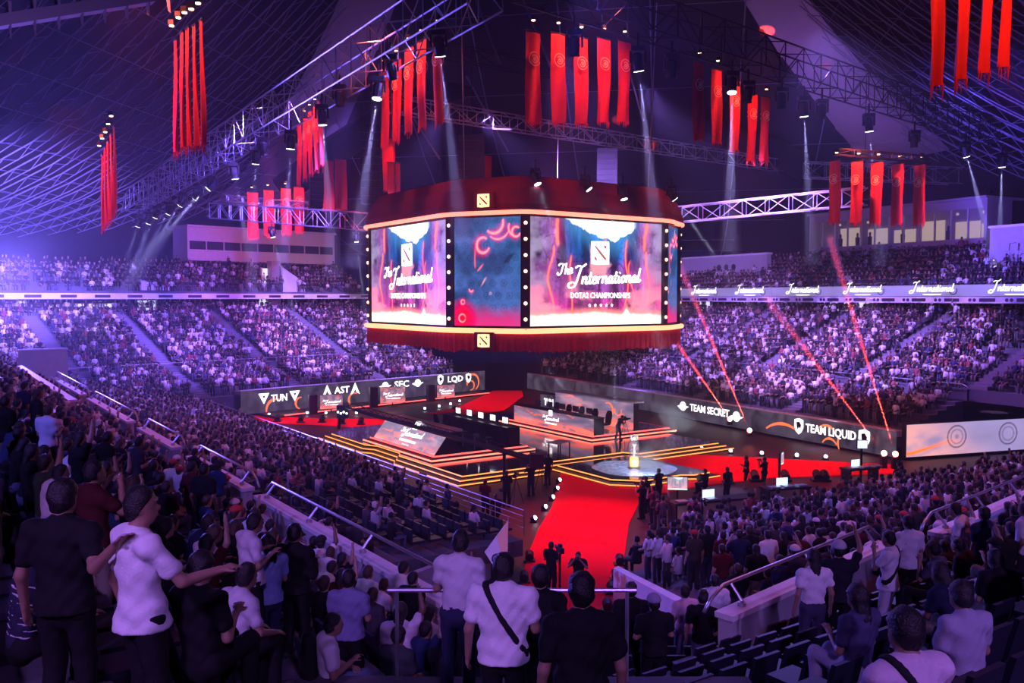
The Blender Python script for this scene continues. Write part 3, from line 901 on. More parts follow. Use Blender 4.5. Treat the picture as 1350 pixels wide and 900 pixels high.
def title(parent, cx, cz, w, y=-0.02, sub=True, mark=True, stars=True, lt=M['white_led']):
    """the show's lettering block, w wide, centred on cx, cz"""
    s = w / 13.4
    p1, xe = script_word('The', cx - 6.4 * s, cz + 1.1 * s, s * 0.62, 0.22, 0.12)
    p2, xe = script_word('International', cx - 4.3 * s, cz, s * 0.86, 0.25, 0.035)
    plate(parent, 'script_lettering', lt, p1 + p2, 0.012, y)['kind'] = 'stuff'
    if sub:
        text(parent, 'DOTA2 CHAMPIONSHIPS', (cx + 0.3 * s, y - 0.005, cz - 1.4 * s), 0.98 * s, lt, bold=0.008 * s, width=9.6 * s)
    if stars:
        for i in range(5):
            plate(parent, 'star', lt, [star(cx + 0.3 * s + (i - 2) * 0.9 * s, cz - 2.6 * s, 0.26 * s)], 0.012, y)
    if mark:
        mx, mz = cx + 0.15 * s, cz + 3.9 * s
        emblem_square(parent, mx, mz, 1.45 * s, y, lt, M['maroonpix'])
M['maroonpix'] = mat('dark_red_pixels', (0.05, 0.01, 0.01), 0.4, emit=(0.70, 0.22, 0.24), strength=0.8)
def emblem_square(parent, mx, mz, r, y, lt, dk, name='square_emblem'):
    sq = [(mx - r, mz - 0.95 * r), (mx - 0.3 * r, mz - 1.02 * r), (mx + 0.98 * r, mz - 0.97 * r), (mx + r, mz + 0.2 * r), (mx + 0.97 * r, mz + 0.98 * r), (mx + 0.1 * r, mz + r), (mx - 0.98 * r, mz + 0.96 * r), (mx - 1.02 * r, mz)]
    o = plate(parent, name, lt, [sq], 0.02, y)
    bar = [(mx - 0.66 * r, mz + 0.56 * r), (mx - 0.54 * r, mz + 0.62 * r), (mx + 0.1 * r, mz + 0.06 * r), (mx + 0.66 * r, mz - 0.46 * r), (mx + 0.62 * r, mz - 0.64 * r), (mx + 0.44 * r, mz - 0.56 * r), (mx - 0.14 * r, mz - 0.02 * r)]
    d1 = [(mx + 0.36 * r, mz + 0.62 * r), (mx + 0.6 * r, mz + 0.66 * r), (mx + 0.66 * r, mz + 0.42 * r), (mx + 0.5 * r, mz + 0.34 * r)]
    d2 = [(mx - 0.66 * r, mz - 0.3 * r), (mx - 0.44 * r, mz - 0.42 * r), (mx - 0.36 * r, mz - 0.66 * r), (mx - 0.62 * r, mz - 0.62 * r)]
    plate(o, 'emblem_mark', dk, [bar, d1, d2], 0.015, y - 0.02)
    return o

# player booths
def riser(u0, u1, v0, v1, label, open_side):
    rt = thing('booth_riser', label, 'platform', W(u0, v0, 0.45), YAW)
    L, D = u1 - u0, v1 - v0
    MB().box(0, L, 0, D, 0, 0.16).build('lower_deck', M['stageside'], rt)
    MB().box(0.35, L - 0.35, 0.35, D - 0.35, 0.16, 0.33).build('upper_deck', M['stage'], rt)
    for off, z in ((0.0, 0.11), (0.35, 0.28)):
        pts = [(off, D - off, z), (off, off, z), (L - off, off, z), (L - off, D - off, z)]
        for i in range(3):
            a, b = Vector(pts[i]), Vector(pts[i + 1])
            q = Vector((-0.03 if i == 0 else 0.03 if i == 2 else 0, -0.03 if i == 1 else 0, 0))
            MB().tube([a + q, b + q], 0.05, 6).build('light_strip', M['stripred'] if off else M['strippink'], rt)
    return rt
riser(24.5, 31.8, 44.3, 53.6, 'left booth riser edged with two coral light strips', 0)
riser(36.9, 44.6, 44.9, 56.0, 'right booth riser edged with two coral light strips', 0)
# left booth back wall: a slanted screen with the show's name, seen from outside
rt = thing('booth_screen', 'slanted pixel screen with the show title backing the left booth', 'screen', W(24.95, 53.0, 0.78), YAW - PI / 2)
# local x runs from far to near along -v, local y = +u
sl, HS = 0.95, 1.2
def slant(X, Z):
    return np.stack([X * 8.2, Z * sl, Z * HS], -1)
link('screen_face', screen_mesh('slanted_face', 8.2, 1.5, 90, 22, lambda X, Z: paint_dust(51, 0.9, 0.4)(X, Z) * 1.1 + np.array((0.10, 0.085, 0.11)), slant), None, rt)
MB().add([(0, 0.02, 0), (8.2, 0.02, 0), (8.2, sl + 0.03, HS), (0, sl + 0.03, HS), (0, 1.6, HS), (8.2, 1.6, HS), (8.2, 1.6, 0), (0, 1.6, 0)],
         [(0, 1, 2, 3), (3, 2, 5, 4), (4, 5, 6, 7), (0, 3, 4, 7), (1, 6, 5, 2), (0, 7, 6, 1)]).build('housing', M['black'], rt)
MB().box(0.3, 8.0, sl + 0.25, sl + 1.1, HS + 0.02, HS + 0.16).build('top_slab', mat('silver_slab', (0.45, 0.42, 0.5), 0.4), rt)
pv = thing('p', None, None); bpy.data.objects.remove(pv)
before = len(bpy.data.objects)
tt = bpy.data.objects.new('title_panel', bpy.data.meshes.new('title_panel'))
COL.objects.link(tt)
tt.parent = rt
tt.matrix_local = Matrix.Rotation(-math.atan2(sl, HS), 4, 'X')
MB().box(3.2, 6.4, 0.012, 0.018, 0.2, 0.22).build('title_underline', M['ledoff'], tt)
title(tt, 4.3, 0.68, 2.9, -0.02, True, True, True)
# right booth: desk with a pixel front, and a tall picture wall behind
def booth_desk(loc, rz, L, H, label, paint=None, group=None):
    rt = thing('player_desk', label, 'desk', loc, rz)
    MB().box(0, L, 0.03, 0.9, 0, H - 0.04).build('desk_body', M['black'], rt)
    MB().box(-0.04, L + 0.04, -0.02, 1.0, H - 0.04, H).build('desk_top', M['ledoff'], rt)
    if paint:
        link('screen_face', screen_mesh('desk_face', L, H - 0.05, 100, 16, paint), None, rt)
    return rt
dk = booth_desk(W(37.3, 54.6, 0.78), YAW - PI / 2, 9.4, 1.15, 'right booth desk with a glowing cloud picture on its front', paint_dust(61, 0.7, 1.15))
title(dk, 4.6, 0.46, 1.9, -0.02, True, True, False)
dk2 = booth_desk(W(31.2, 45.0, 0.78), YAW + PI / 2, 8.2, 1.15, 'left booth dark desk with four lit monitors on it')
rt = thing('picture_wall', 'tall pixel wall of swirling lava behind the right booth', 'screen', W(41.2, 54.6, 0.78), YAW - PI / 2)
link('screen_face', screen_mesh('wall_face', 9.0, 1.85, 110, 34, paint_dust(77, 0.6, 0.9)), None, rt)
MB().box(0, 9.0, 0.02, 0.5, 0, 1.85).build('housing', M['black'], rt)
MB().box(-0.05, 9.05, -0.05, 0.9, 1.85, 1.97).build('top_slab', M['pale'], rt)
plate(rt, 'ember_swirl', M['orange_led'], arcband(6.3, 1.1, 0.55, 0.14, -60, 120, 16, 0.6) + arcband(7.0, 0.7, 0.5, 0.14, 90, 290, 12, 0.6) + arcband(7.4, 1.2, 0.35, 0.1, 160, 380, 12, 0.6) + arcband(3.0, 0.8, 0.4, 0.1, 20, 160, 12, 0.6), 0.02, -0.01)
o = MB().box(-2.0, -0.2, 0.0, 0.2, 0.2, 1.5).build('side_panel', M['ledgrey'], rt)
text(rt, 'TUN', (-0.85, -0.03, 0.95), 0.75, M['white_led'], width=1.2)
# monitors and chairs of both booths
def monitor(loc, rz, label, group, lit=True):
    rt = thing('monitor', label, 'monitor', loc, rz, group)
    MB().box(-0.32, 0.32, -0.02, 0.03, 0.14, 0.54).build('casing', M['black'], rt)
    MB().box(-0.30, 0.30, -0.03, -0.02, 0.16, 0.52).build('display', M['white_led'] if lit else M['ledoff'], rt)
    MB().tube([(0, 0.02, 0.2), (0, 0.03, 0.02)], 0.025, 6).box(-0.14, 0.14, -0.06, 0.12, 0, 0.02).build('foot', M['black'], rt)
    return rt
def gaming_chair(loc, rz, label, group):
    rt = thing('office_chair', label, 'chair', loc, rz, group)
    MB().box(-0.26, 0.26, -0.26, 0.26, 0.42, 0.54).build('seat', M['black'], rt)
    MB().add([(-0.26, -0.32, 0.5), (0.26, -0.32, 0.5), (0.3, -0.42, 1.1), (0.16, -0.46, 1.38), (-0.16, -0.46, 1.38), (-0.3, -0.42, 1.1),
              (-0.26, -0.22, 0.5), (0.26, -0.22, 0.5), (0.3, -0.32, 1.1), (0.16, -0.37, 1.38), (-0.16, -0.37, 1.38), (-0.3, -0.32, 1.1)],
             [(0, 1, 2, 3, 4, 5), (11, 10, 9, 8, 7, 6)] + [(i, 6 + i, 6 + (i + 1) % 6, (i + 1) % 6) for i in range(6)]).build('backrest', M['black'], rt)
    MB().tube([(0, 0, 0.08), (0, 0, 0.42)], 0.04, 8).build('stem', M['alu'], rt)
    for k in range(5):
        a = 2 * PI * k / 5
        MB().tube([(0, 0, 0.1), (0.3 * math.cos(a), 0.3 * math.sin(a), 0.05)], 0.03, 6).build('leg', M['black'], rt)
    return rt
BY5 = ('nearest the camera', 'second nearest', 'in the middle', 'second farthest', 'farthest away')
for k in range(5):
    p = W(30.7, 45.9 + 1.45 * k, 1.93)
    monitor(p, YAW - PI / 2, 'lit monitor on the left booth desk, ' + ('nearest the camera', 'second nearest', 'in the middle', 'second farthest', 'farthest away')[k], 'left booth monitors')
    gaming_chair(W(29.3, 45.9 + 1.45 * k, 0.78), YAW - PI / 2, 'black gaming chair behind the left booth desk, ' + BY5[k], 'left booth chairs')
    monitor(W(37.9, 46.4 + 1.5 * k, 1.93), YAW - PI / 2, 'dark backed monitor on the right booth desk, ' + BY5[k], 'right booth monitors', False)
    gaming_chair(W(39.3, 46.4 + 1.5 * k, 0.78), YAW + PI / 2, 'black gaming chair behind the right booth desk, ' + BY5[k], 'right booth chairs')
M['floor_glitter'] = mat('glitter_mosaic', (0.55, 0.45, 0.55), 0.3, scale=4, grain=0.9)  # mottled pale colour standing in for glitter on the gloss floor
rt = thing('glitter_table', 'added silver mosaic table standing in for glitter on the gloss stage floor', 'table', W(32.6, 42.8, 0.45), YAW + 0.3)
MB().box(-0.7, 0.7, -0.45, 0.45, 0.66, 0.72).build('table_top', M['floor_glitter'], rt)
for sx in (-0.6, 0.6):
    for sy in (-0.35, 0.35):
        MB().box(sx - 0.03, sx + 0.03, sy - 0.03, sy + 0.03, 0, 0.66).build('leg', M['black'], rt)

# camera jib reaching across the stage front
piv = Vector((-0.4, 45.2, 2.05))
tip = at_y(452, 536, 55)
rt = thing('camera_jib', 'long black camera crane arm reaching left across the stage', 'crane', piv)
d = tip - piv
MB().tube([Vector((0, 0, 0)) - d * 0.16, d], 0.16, 4, r1=0.09).build('boom', M['black'], rt)
br = MB()
for k in range(24):
    a = d * (k / 24)
    br.tube([a + Vector((0, 0, 0.12)), a + d / 48 + Vector((0, 0, 0.34)), a + d / 24 + Vector((0, 0, 0.12))], 0.02, 4)
br.tube([Vector((0, 0, 0.34)), d * 0.98 + Vector((0, 0, 0.34))], 0.025, 4)
br.build('boom_lacing', M['black'], rt)
MB().lathe([(0.3, -2.05), (0.3, -1.95), (0.09, -1.9), (0.09, -0.1), (0.16, 0.0)], 10).build('pedestal', M['black'], rt)
hd = MB().box(-0.35, 0.35, -0.25, 0.25, -0.5, 0.3).build('camera_head', M['black'], rt)
hd.location = d + Vector((0, 0, -0.2))
MB().tube([(-0.2, 0, -0.5), (-0.3, 0.1, -1.2)], 0.12, 6).build('camera_body', M['black'], hd)
for k in range(4):
    MB().ball((-0.25 + 0.18 * k, -0.3, -0.1 - 0.08 * (k % 2)), 0.06, 8).build('head_lamp', M['lens'], hd, True)
cw = MB().box(-0.35, 0.35, -0.3, 0.3, -0.35, 0.35).build('counterweight', M['black'], rt)
cw.location = -d * 0.16
# freestanding display monitors near the right carpet and the left wall
def stand_monitor(loc, rz, w, h, zb, label, paint):
    rt = thing('floor_monitor', label, 'monitor', loc, rz)
    MB().box(-w / 2 - 0.03, w / 2 + 0.03, 0.01, 0.1, zb - 0.03, zb + h + 0.03).build('casing', M['black'], rt)
    o = link('display', screen_mesh('display', w, h, 40, 26, paint), None, rt)
    o.location = (-w / 2, 0, zb)
    MB().box(-0.05, 0.05, 0.1, 0.2, 0, zb + h * 0.5).box(-0.4, 0.4, -0.2, 0.5, 0, 0.05).build('stand', M['black'], rt)
    return rt
bright = lambda X, Z: paint_canyon(X, Z) * 0.5 + 0.25
q = on_z(893, 662)
stand_monitor(q, -0.1, 0.95, 0.62, 0.62, 'bright monitor on a stand beside the right crowd', bright)
q = on_z(1031, 640)
stand_monitor(q, 1.0, 0.5, 0.62, 1.15, 'narrow lit monitor on a pole beside the right carpet', bright)
# three commentary displays before the left team wall
for px, wpx, k in ((437, 30, 'left'), (518, 34, 'middle'), (588, 26, 'right')):
    yb = {'left': 544, 'middle': 536, 'right': 528}[k]
    q = on_z(px, yb, 0.2)
    w = wpx * q.y / FPX
    o = stand_monitor(q, 0.55 if k == 'right' else 0.4, w, w * 0.62, 0.35, k + ' of the three silver framed displays before the left team wall', paint_dust(90 + px % 7, 0.9, 0.6))
    title(o, 0, 0.35 + w * 0.26, w * 0.8, -0.03, True, False, False)
    MB().box(-w / 2 - 0.9, -w / 2 - 0.2, 0.0, 0.5, 0, w * 0.62 + 0.4).build('side_cabinet', M['ledoff'], o)
tag(MB().prism([CW(FL.p(0, -2.6)), CW(FL.p(25, -2.2)), CW(FL.p(25, -0.1)), CW(FL.p(0, -0.1))], 0, 0.22).build('presenter_platform', M['stageside']), 'low platform with a red lit edge before the left team wall', 'platform')
o = MB().tube([FL.p(1, -2.62, 0.2), FL.p(25, -2.25, 0.2)], 0.05, 6).build('light_strip', M['stripred'], bpy.data.objects['presenter_platform'])
# floor uplights: small drum lamps in rows
def floor_lamp(loc, aim, label, group, lit='lens', s=1.0, beam=None):
    rt = thing('floor_uplight', label, 'lamp', loc, 0, group)
    MB().box(-0.2 * s, 0.2 * s, -0.16 * s, 0.16 * s, 0, 0.08 * s).build('foot', M['black'], rt)
    d = Vector(aim).normalized()
    b = MB().tube([Vector((0, 0, 0.22 * s)) - d * 0.14 * s, Vector((0, 0, 0.22 * s)) + d * 0.12 * s], 0.15 * s, 10).build('drum', M['black'], rt)
    MB().ball(Vector((0, 0, 0.22 * s)) + d * 0.12 * s, 0.135 * s, 10).build('lens', M[lit], b, True)
    return rt
ORD = ('first', 'second', 'third', 'fourth', 'fifth', 'sixth', 'seventh', 'eighth', 'ninth', 'tenth', 'eleventh', 'twelfth', 'thirteenth', 'fourteenth', 'fifteenth', 'sixteenth', 'seventeenth', 'eighteenth', 'nineteenth', 'twentieth')
for i, (px, py) in enumerate(((888, 590), (925, 592), (963, 595), (1004, 598), (1050, 601), (1088, 603))):
    floor_lamp(on_z(px, py + 3), (-0.1, -1, 0.5), ORD[i] + ' bright floor uplight from the left before the right team wall', 'uplights along the right team wall', s=0.85)
for i, (px, py) in enumerate(((355, 548), (405, 546), (430, 546), (470, 546), (560, 540), (579, 537), (594, 534), (606, 530))):
    floor_lamp(on_z(px, py + 1), (0.1, -1, 0.4), ORD[i] + ' small floor uplight from the left before the left team wall', 'uplights along the left team wall', s=0.8)
for i, (px, py) in enumerate(((703, 683), (717, 668), (727, 655), (733, 643), (736, 632))):
    floor_lamp(on_z(px, py + 5), (0.75, -0.35, 0.45), ORD[i] + ' white floor lamp from the camera along the left carpet edge', 'lamps along the left carpet edge', s=0.75)
for i, (px, py) in enumerate(((698, 740), (691, 768), (817, 745), (812, 765), (806, 783), (801, 806))):
    floor_lamp(on_z(px, py), (0, 1, 0.3), ORD[i] + ' dark floor lamp beside the near end of the red carpet', 'dark lamps beside the near carpet', 'lensoff', s=1.1)
for i, (px, py) in enumerate(((366, 556), (397, 557), (425, 557), (451, 559), (476, 560))):
    floor_lamp(on_z(px, py), (0, 1, 0.6), ORD[i] + ' dark floor lamp from the left along the left carpet band', 'dark lamps along the left carpet', 'lensoff', s=1.5)
for i, (px, py) in enumerate(((924, 640), (995, 634), (1035, 634), (960, 637), (1077, 634), (1087, 634))):
    floor_lamp(on_z(px, py), (0, 1, 0.6), ORD[i] + ' dark floor lamp along the near edge of the right carpet band', 'dark lamps along the right carpet', 'lensoff', s=1.5)
# the curved picture wall in the right corner
a, b = Vector((24.2, 53.6)), Vector((36.5, 57.6))
rt = thing('corner_screen', 'pale glowing pixel wall with round emblems at the right corner', 'screen', (a.x, a.y, 0.2), math.atan2((b - a).y, (b - a).x))
def paint_corner(X, Z):
    n = fbm(X * 6, Z * 2, 71)
    g = np.zeros(X.shape + (3,)) + np.array((0.30, 0.26, 0.42))
    g *= (0.8 + 0.4 * n)[..., None]
    g = mixc(g, (0.75, 0.42, 0.40), smooth(0.55, 0.0, X + (Z - 0.4) * 0.2) * smooth(0.3, 0.8, n + 0.2))
    g = mixc(g, (1.1, 0.30, 0.14), np.exp(-((Z - 0.12 - 0.9 * smooth(0.0, 0.25, X) * 0.3 - 0.1 * (n - 0.5)) / 0.05) ** 2) * smooth(0.4, 0.05, X))
    for cx, r in ((0.30, 0.20), (0.62, 0.20), (0.92, 0.2)):
        rr = np.hypot((X - cx) * 12.9 / 2.1, Z - 0.55)
        g *= (1 - 0.75 * smooth(0.035, 0.01, np.abs(rr - 0.34)) - 0.5 * smooth(0.03, 0.01, np.abs(rr - 0.22)) - 0.4 * smooth(0.10, 0.05, rr) * smooth(0.3, 0.6, fbm(X * 60, Z * 10, 3)))[..., None]
    return g
link('screen_face', screen_mesh('corner_face', (b - a).length, 2.0, 200, 40, paint_corner), None, rt)
MB().box(0, (b - a).length, 0.02, 0.4, -0.2, 2.0).build('housing', M['black'], rt)

# ---------------------------------------------------------------- the hanging screen cube
OCT = [(26.3, 45.2), (28.85, 41.1), (39.7, 41.1), (43.0, 43.2), (43.0, 55.6), (40.2, 60.0), (29.0, 60.0), (26.3, 56.3)]
ZB, ZT = 8.30, 14.68
cc = W(34.6, 50.5)
rt = thing('scoreboard', 'huge eight sided screen cube with red skirt hanging over the stage', 'screen', (cc.x, cc.y, ZB))
loc8 = [W(*p) - cc for p in OCT]
def offs(k):                                 # outline pushed outward by k
    out = []
    n = len(loc8)
    for i in range(n):
        a, b, c = loc8[i - 1].xy, loc8[i].xy, loc8[(i + 1) % n].xy
        n1 = Vector(((b - a).y, -(b - a).x)).normalized()
        n2 = Vector(((c - b).y, -(c - b).x)).normalized()
        m = (n1 + n2).normalized()
        out.append(b + m * (k / max(0.5, m.dot(n1))))
    return out
def rounded(k, per=6):                       # closed path with softened corners
    o = offs(k)
    n = len(o)
    path = []
    for i in range(n):
        a, b, c = o[i - 1], o[i], o[(i + 1) % n]
        p, q = b + (a - b).normalized() * 0.9, b + (c - b).normalized() * 0.9
        for j in range(per + 1):
            t = j / per
            path.append(p * (1 - t) ** 2 + b * 2 * t * (1 - t) + q * t * t)
    return path
H8 = ZT - ZB
long_me = screen_mesh('canyon_face', 1, H8 - 0.1, 230, 150, paint_canyon)
storm_me = screen_mesh('storm_face', 1, H8 - 0.1, 110, 150, paint_storm)
for i in range(8):
    a, b = loc8[i - 1], loc8[i]
    d = b - a
    L = d.length
    pm = 0.28
    long_ = L > 6
    bez = MB().box(0, L, 0.03, 0.35, -0.12, H8 + 0.12).build('screen_back', M['black'], rt)
    fm = frame((a.x, a.y, 0), (d.x, d.y, 0))
    bez.matrix_local = fm
    o = link('screen_face', long_me if long_ else storm_me, None, rt)
    o.matrix_local = fm @ Matrix.Translation((pm, 0, 0.05)) @ Matrix.Diagonal((L - 2 * pm, 1, 1, 1))
    if long_:
        tt = bpy.data.objects.new('title_block', bpy.data.meshes.new('title_block'))
        COL.objects.link(tt)
        tt.parent = rt
        tt.matrix_local = fm
        MB().box(L * 0.5 - 0.02, L * 0.5 + 0.02, 0.004, 0.006, 2.6, 2.62).build('glow_dot', M['white_led'], tt)
        title(tt, L * 0.5, H8 * 0.39, L * 0.60, -0.02)
for i in range(8):                           # dark posts with round warm bulbs at the corners
    p = offs(0.0)[i]
    a, b = offs(0.0)[i - 1], offs(0.0)[(i + 1) % 8]
    t = ((p - a).normalized() + (b - p).normalized()).normalized()
    fm = frame((p.x, p.y, 0), (t.x, t.y, 0))
    po = MB().box(-0.27, 0.27, -0.10, 0.3, -0.1, H8 + 0.1).build('corner_post', M['black'], rt)
    po.matrix_local = fm
    bm_ = None
    for k in range(7):
        z = 0.45 + k * (H8 - 0.9) / 6
        if bm_ is None:
            bo = MB().ball((0, 0, 0), 0.105, 10).build('bulb', M['bulb'], po, True)
            bm_ = bo.data
        else:
            bo = link('bulb', bm_, None, po)
        bo.location = (0, -0.12, z)
def ringtube(k, z, r, m, name):
    path = rounded(k)
    path = path + [path[0]]
    return MB().tube([(p.x, p.y, z) for p in path], r, 8, False).build(name, m, rt, True)
ringtube(0.38, H8 + 0.17, 0.13, M['strippink'], 'upper_light_strip')
ringtube(0.38, -0.22, 0.15, mat('peach_strip', (0.3, 0.15, 0.08), 0.4, emit=(1.0, 0.36, 0.17), strength=2.4), 'lower_light_strip')
def shell(rings, name, m, smooth_=False):
    P = []
    for path, z in rings:
        P.append([(p.x, p.y, z) for p in path] + [(path[0].x, path[0].y, z)])
    return MB().grid(P).build(name, m, rt, smooth_)
shell([(rounded(0.42), H8 + 0.28), (rounded(0.42), H8 + 0.62), (rounded(0.05), H8 + 1.55), (rounded(-0.5), H8 + 2.3)], 'canopy', M['maroon'])
MB().prism([(p.x, p.y) for p in rounded(-0.5)], H8 + 2.25, H8 + 2.32).build('canopy_top', M['blackcloth'], rt)
MB().prism([(p.x, p.y) for p in offs(0.3)], -0.14, -0.10).build('soffit', M['black'], rt)
# pleated red skirt with a ragged fringe
path = rounded(0.28, 5)
path = path + [path[0]]
P0, P1, P2 = [], [], []
s_acc = 0.0
for i in range(len(path) - 1):
    a, b = path[i], path[i + 1]
    L = (b - a).length
    m_ = max(2, int(L / 0.07))
    nn = Vector(((b - a).y, -(b - a).x)).normalized() if L > 1e-6 else Vector((0, 0))
    for k in range(m_):
        q = a.lerp(b, k / m_)
        w = math.sin((s_acc + L * k / m_) * 2 * PI / 0.42) * 0.07 + math.sin((s_acc + L * k / m_) * 2 * PI / 1.31) * 0.03
        r = R.random()
        P0.append((*(q + nn * w * 0.4), -0.33))
        P1.append((*(q + nn * w), -0.95))
        P2.append((*(q + nn * w * 1.3), -1.35 - 0.16 * r - 0.06 * math.sin(s_acc * 2)))
    s_acc += L
MB().grid([P0 + P0[:1], P1 + P1[:1], P2 + P2[:1]]).build('skirt_curtain', M['curtain'], rt)
# glowing square emblems over and under the near corner
fm = frame((*(offs(0.5)[0].lerp(offs(0.5)[1], 0.5)), 0), (loc8[1] - loc8[0]).xyz)
M['glowsq'] = mat('glowing_square', (0.4, 0.2, 0.1), 0.4, emit=(1.0, 0.50, 0.26), strength=2.2)
M['darksq'] = mat('dark_mark', (0.12, 0.015, 0.012), 0.5)
for nm, z, in (('upper_emblem_box', H8 + 0.85), ('lower_emblem_box', -0.78)):
    bx = MB().box(-0.62, 0.62, 0.0, 0.3, -0.48, 0.48).build(nm, M['maroon'], rt)
    bx.matrix_local = fm @ Matrix.Translation((0, -0.1, z))
    emblem_square(bx, 0, 0, 0.38, -0.02, M['glowsq'], M['darksq'])
# hanging cables of the cube
for i in range(0, 8, 2):
    p = offs(-1.2)[i]
    MB().tube([(p.x, p.y, H8 + 2.3), (p.x * 1.05, p.y * 1.05, H8 + 14)], 0.035, 5).build('hanging_cable', M['steel'], rt)

# ---------------------------------------------------------------- roof: four facets meeting in ridges along the hall's axes
AP = Vector((0.5, 63.0))
LR, ZE, ZA = 95.0, 16.5, 61.0
EX = [Vector((-SU, CU)), Vector((-CU, -SU)), Vector((SU, -CU)), Vector((CU, SU))]     # +v, -u, -v, +u
def roof_pt(i, a, b, dz=0.0):
    q = AP + EX[i] * (LR * a) + EX[(i + 1) % 4] * (LR * b)
    s = max(0.0, 1 - a - b)
    return Vector((q.x, q.y, ZE + (ZA - ZE) * s ** 2.2 + dz))
roof = sroot('ceiling')
NS = 26
for i in range(4):
    P = [[roof_pt(i, (j / NS) * (1 - k / 20), (1 - j / NS) * (1 - k / 20)) for j in range(NS + 1)] for k in range(21)]
    MB().grid(P).build('roof_deck', M['roof'], roof)
    if i == 1:
        continue
    NRIB, NPUR = (16, 10) if i == 3 else (56, 20)
    # ribs run up the slope, purlins run level across them
    for j in range(1, NRIB):
        w = j / NRIB * 2 - 1                   # place along the eave, -1..1
        pts = []
        smax = 1 - abs(w)
        for k in range(13):
            s = smax * k / 12
            a = (1 - s + w) / 2
            b = 1 - s - a
            pts.append(roof_pt(i, a, b, -0.7))
        if len(pts) > 1 and smax > 0.05:
            MB().tube(pts, 0.07, 4).build('rib', M['rib'], roof)
            if i != 3:
                lo = [p - Vector((0, 0, 0.75)) for p in pts[:12]]
                MB().tube(lo, 0.045, 4).build('lower_rib', M['rib'], roof)
    for k in range(1, NPUR):
        s = (k / NPUR)
        pts = [roof_pt(i, (1 - s) * j / 14, (1 - s) * (1 - j / 14), -0.45) for j in range(15)]
        MB().tube(pts, 0.03, 4).build('purlin', M['rib'], roof)
# webbing between the ribs of the left and right slopes, too fine to pick apart
for i in (0, 2):
    web = MB()
    for j in range(1, 56):
        w = j / 56 * 2 - 1
        smax = (1 - abs(w)) * 0.92
        for k in range(44):
            s0, s1 = smax * k / 44, smax * (k + 1) / 44
            p = roof_pt(i, (1 - s0 + w) / 2, (1 - s0 - w) / 2, -0.7 - 0.75 * (k % 2))
            q = roof_pt(i, (1 - s1 + w) / 2, (1 - s1 - w) / 2, -0.7 - 0.75 * ((k + 1) % 2))
            web.tube([p, q], 0.035, 3, False)
    o = web.build('rib_webbing', M['rib'], roof)
    o['kind'] = 'stuff'
# pale stepped cladding under the two ridges in view
def ridge_clad(i, side, label_n):
    ax = EX[i]
    pr = Vector((-ax.y, ax.x))
    rtm = sroot('trim_%d' % label_n)
    n = 26
    for k in range(n):
        t0, t1 = 0.14 + 0.86 * k / n, 0.14 + 0.86 * (k + 1) / n
        def q(t, off, dz):
            c = AP + ax * (LR * t) + pr * off
            s = max(0.0, 1 - t)
            return (c.x, c.y, ZE + (ZA - ZE) * s ** 2.2 + dz)
        w = 1.2 + 10.0 * t0
        lap = 0.35
        MB().add([q(t0, -w, -1.6 - 0.9 * t0), q(t1, -w, -1.6 - lap), q(t1, w, -1.6 - lap), q(t0, w, -1.6 - 0.9 * t0),
                  q(t0, -w, -1.2 - 0.9 * t0), q(t1, -w, -1.2 - lap), q(t1, w, -1.2 - lap), q(t0, w, -1.2 - 0.9 * t0)],
                 [(0, 1, 2, 3), (4, 7, 6, 5), (0, 4, 5, 1), (1, 5, 6, 2), (2, 6, 7, 3), (3, 7, 4, 0)]).build('panel', M['clad'], rtm)
ridge_clad(0, 1, 1)
ridge_clad(3, 1, 2)

# ---------------------------------------------------------------- upper storeys: fascias, rooms, back walls
def along(F, px, d):                         # distance along a far stand where a picture column meets its line at depth d
    k = (px - 675) / FPX
    o = F.o + F.n * d
    return (k * o.y - o.x) / (F.e.x - k * F.e.y)
M['fascia'] = mat('fascia_pixels', (0.2, 0.2, 0.25), 0.4, emit=(0.42, 0.40, 0.62), strength=0.42, scale=0.4, grain=0.3)
M['slot'] = mat('fascia_slots', (0.02, 0.015, 0.03), 0.6)
rt = thing('fascia_screen', 'pale ribbon screen along the balcony front on the right', 'screen', FR.p(-34, 17.9, 9.55), math.atan2(FR.e.y, FR.e.x))
Lf = 81
for i in range(9):
    MB().box(i * 9 + 0.02, i * 9 + 8.98, -0.1, 0.0, 0.55, 1.45).build('pixel_panel', M['fascia'], rt)
MB().box(0, Lf, -0.25, 0.0, 0.0, 0.5).build('lower_band', mat('pale_band', (0.62, 0.56, 0.66), 0.6), rt)
sl_me = None
for i in range(27):
    for nm, x0, w in (('vent_slot', 0.6, 1.3),):
        o = MB().box(i * 3 + x0, i * 3 + x0 + w, 0.0, 0.03, 0.12, 0.38).build(nm, M['slot'], rt)
    for q in (0.0, 0.38):
        plate(rt, 'round_vent', M['slot'], [[(-(i * 3 + 2.3 + q) + 0.14 * math.cos(2 * PI * k / 8), 0.25 + 0.14 * math.sin(2 * PI * k / 8)) for k in range(8)]], 0.03, -0.0).matrix_local = Matrix.Rotation(PI, 4, 'Z')
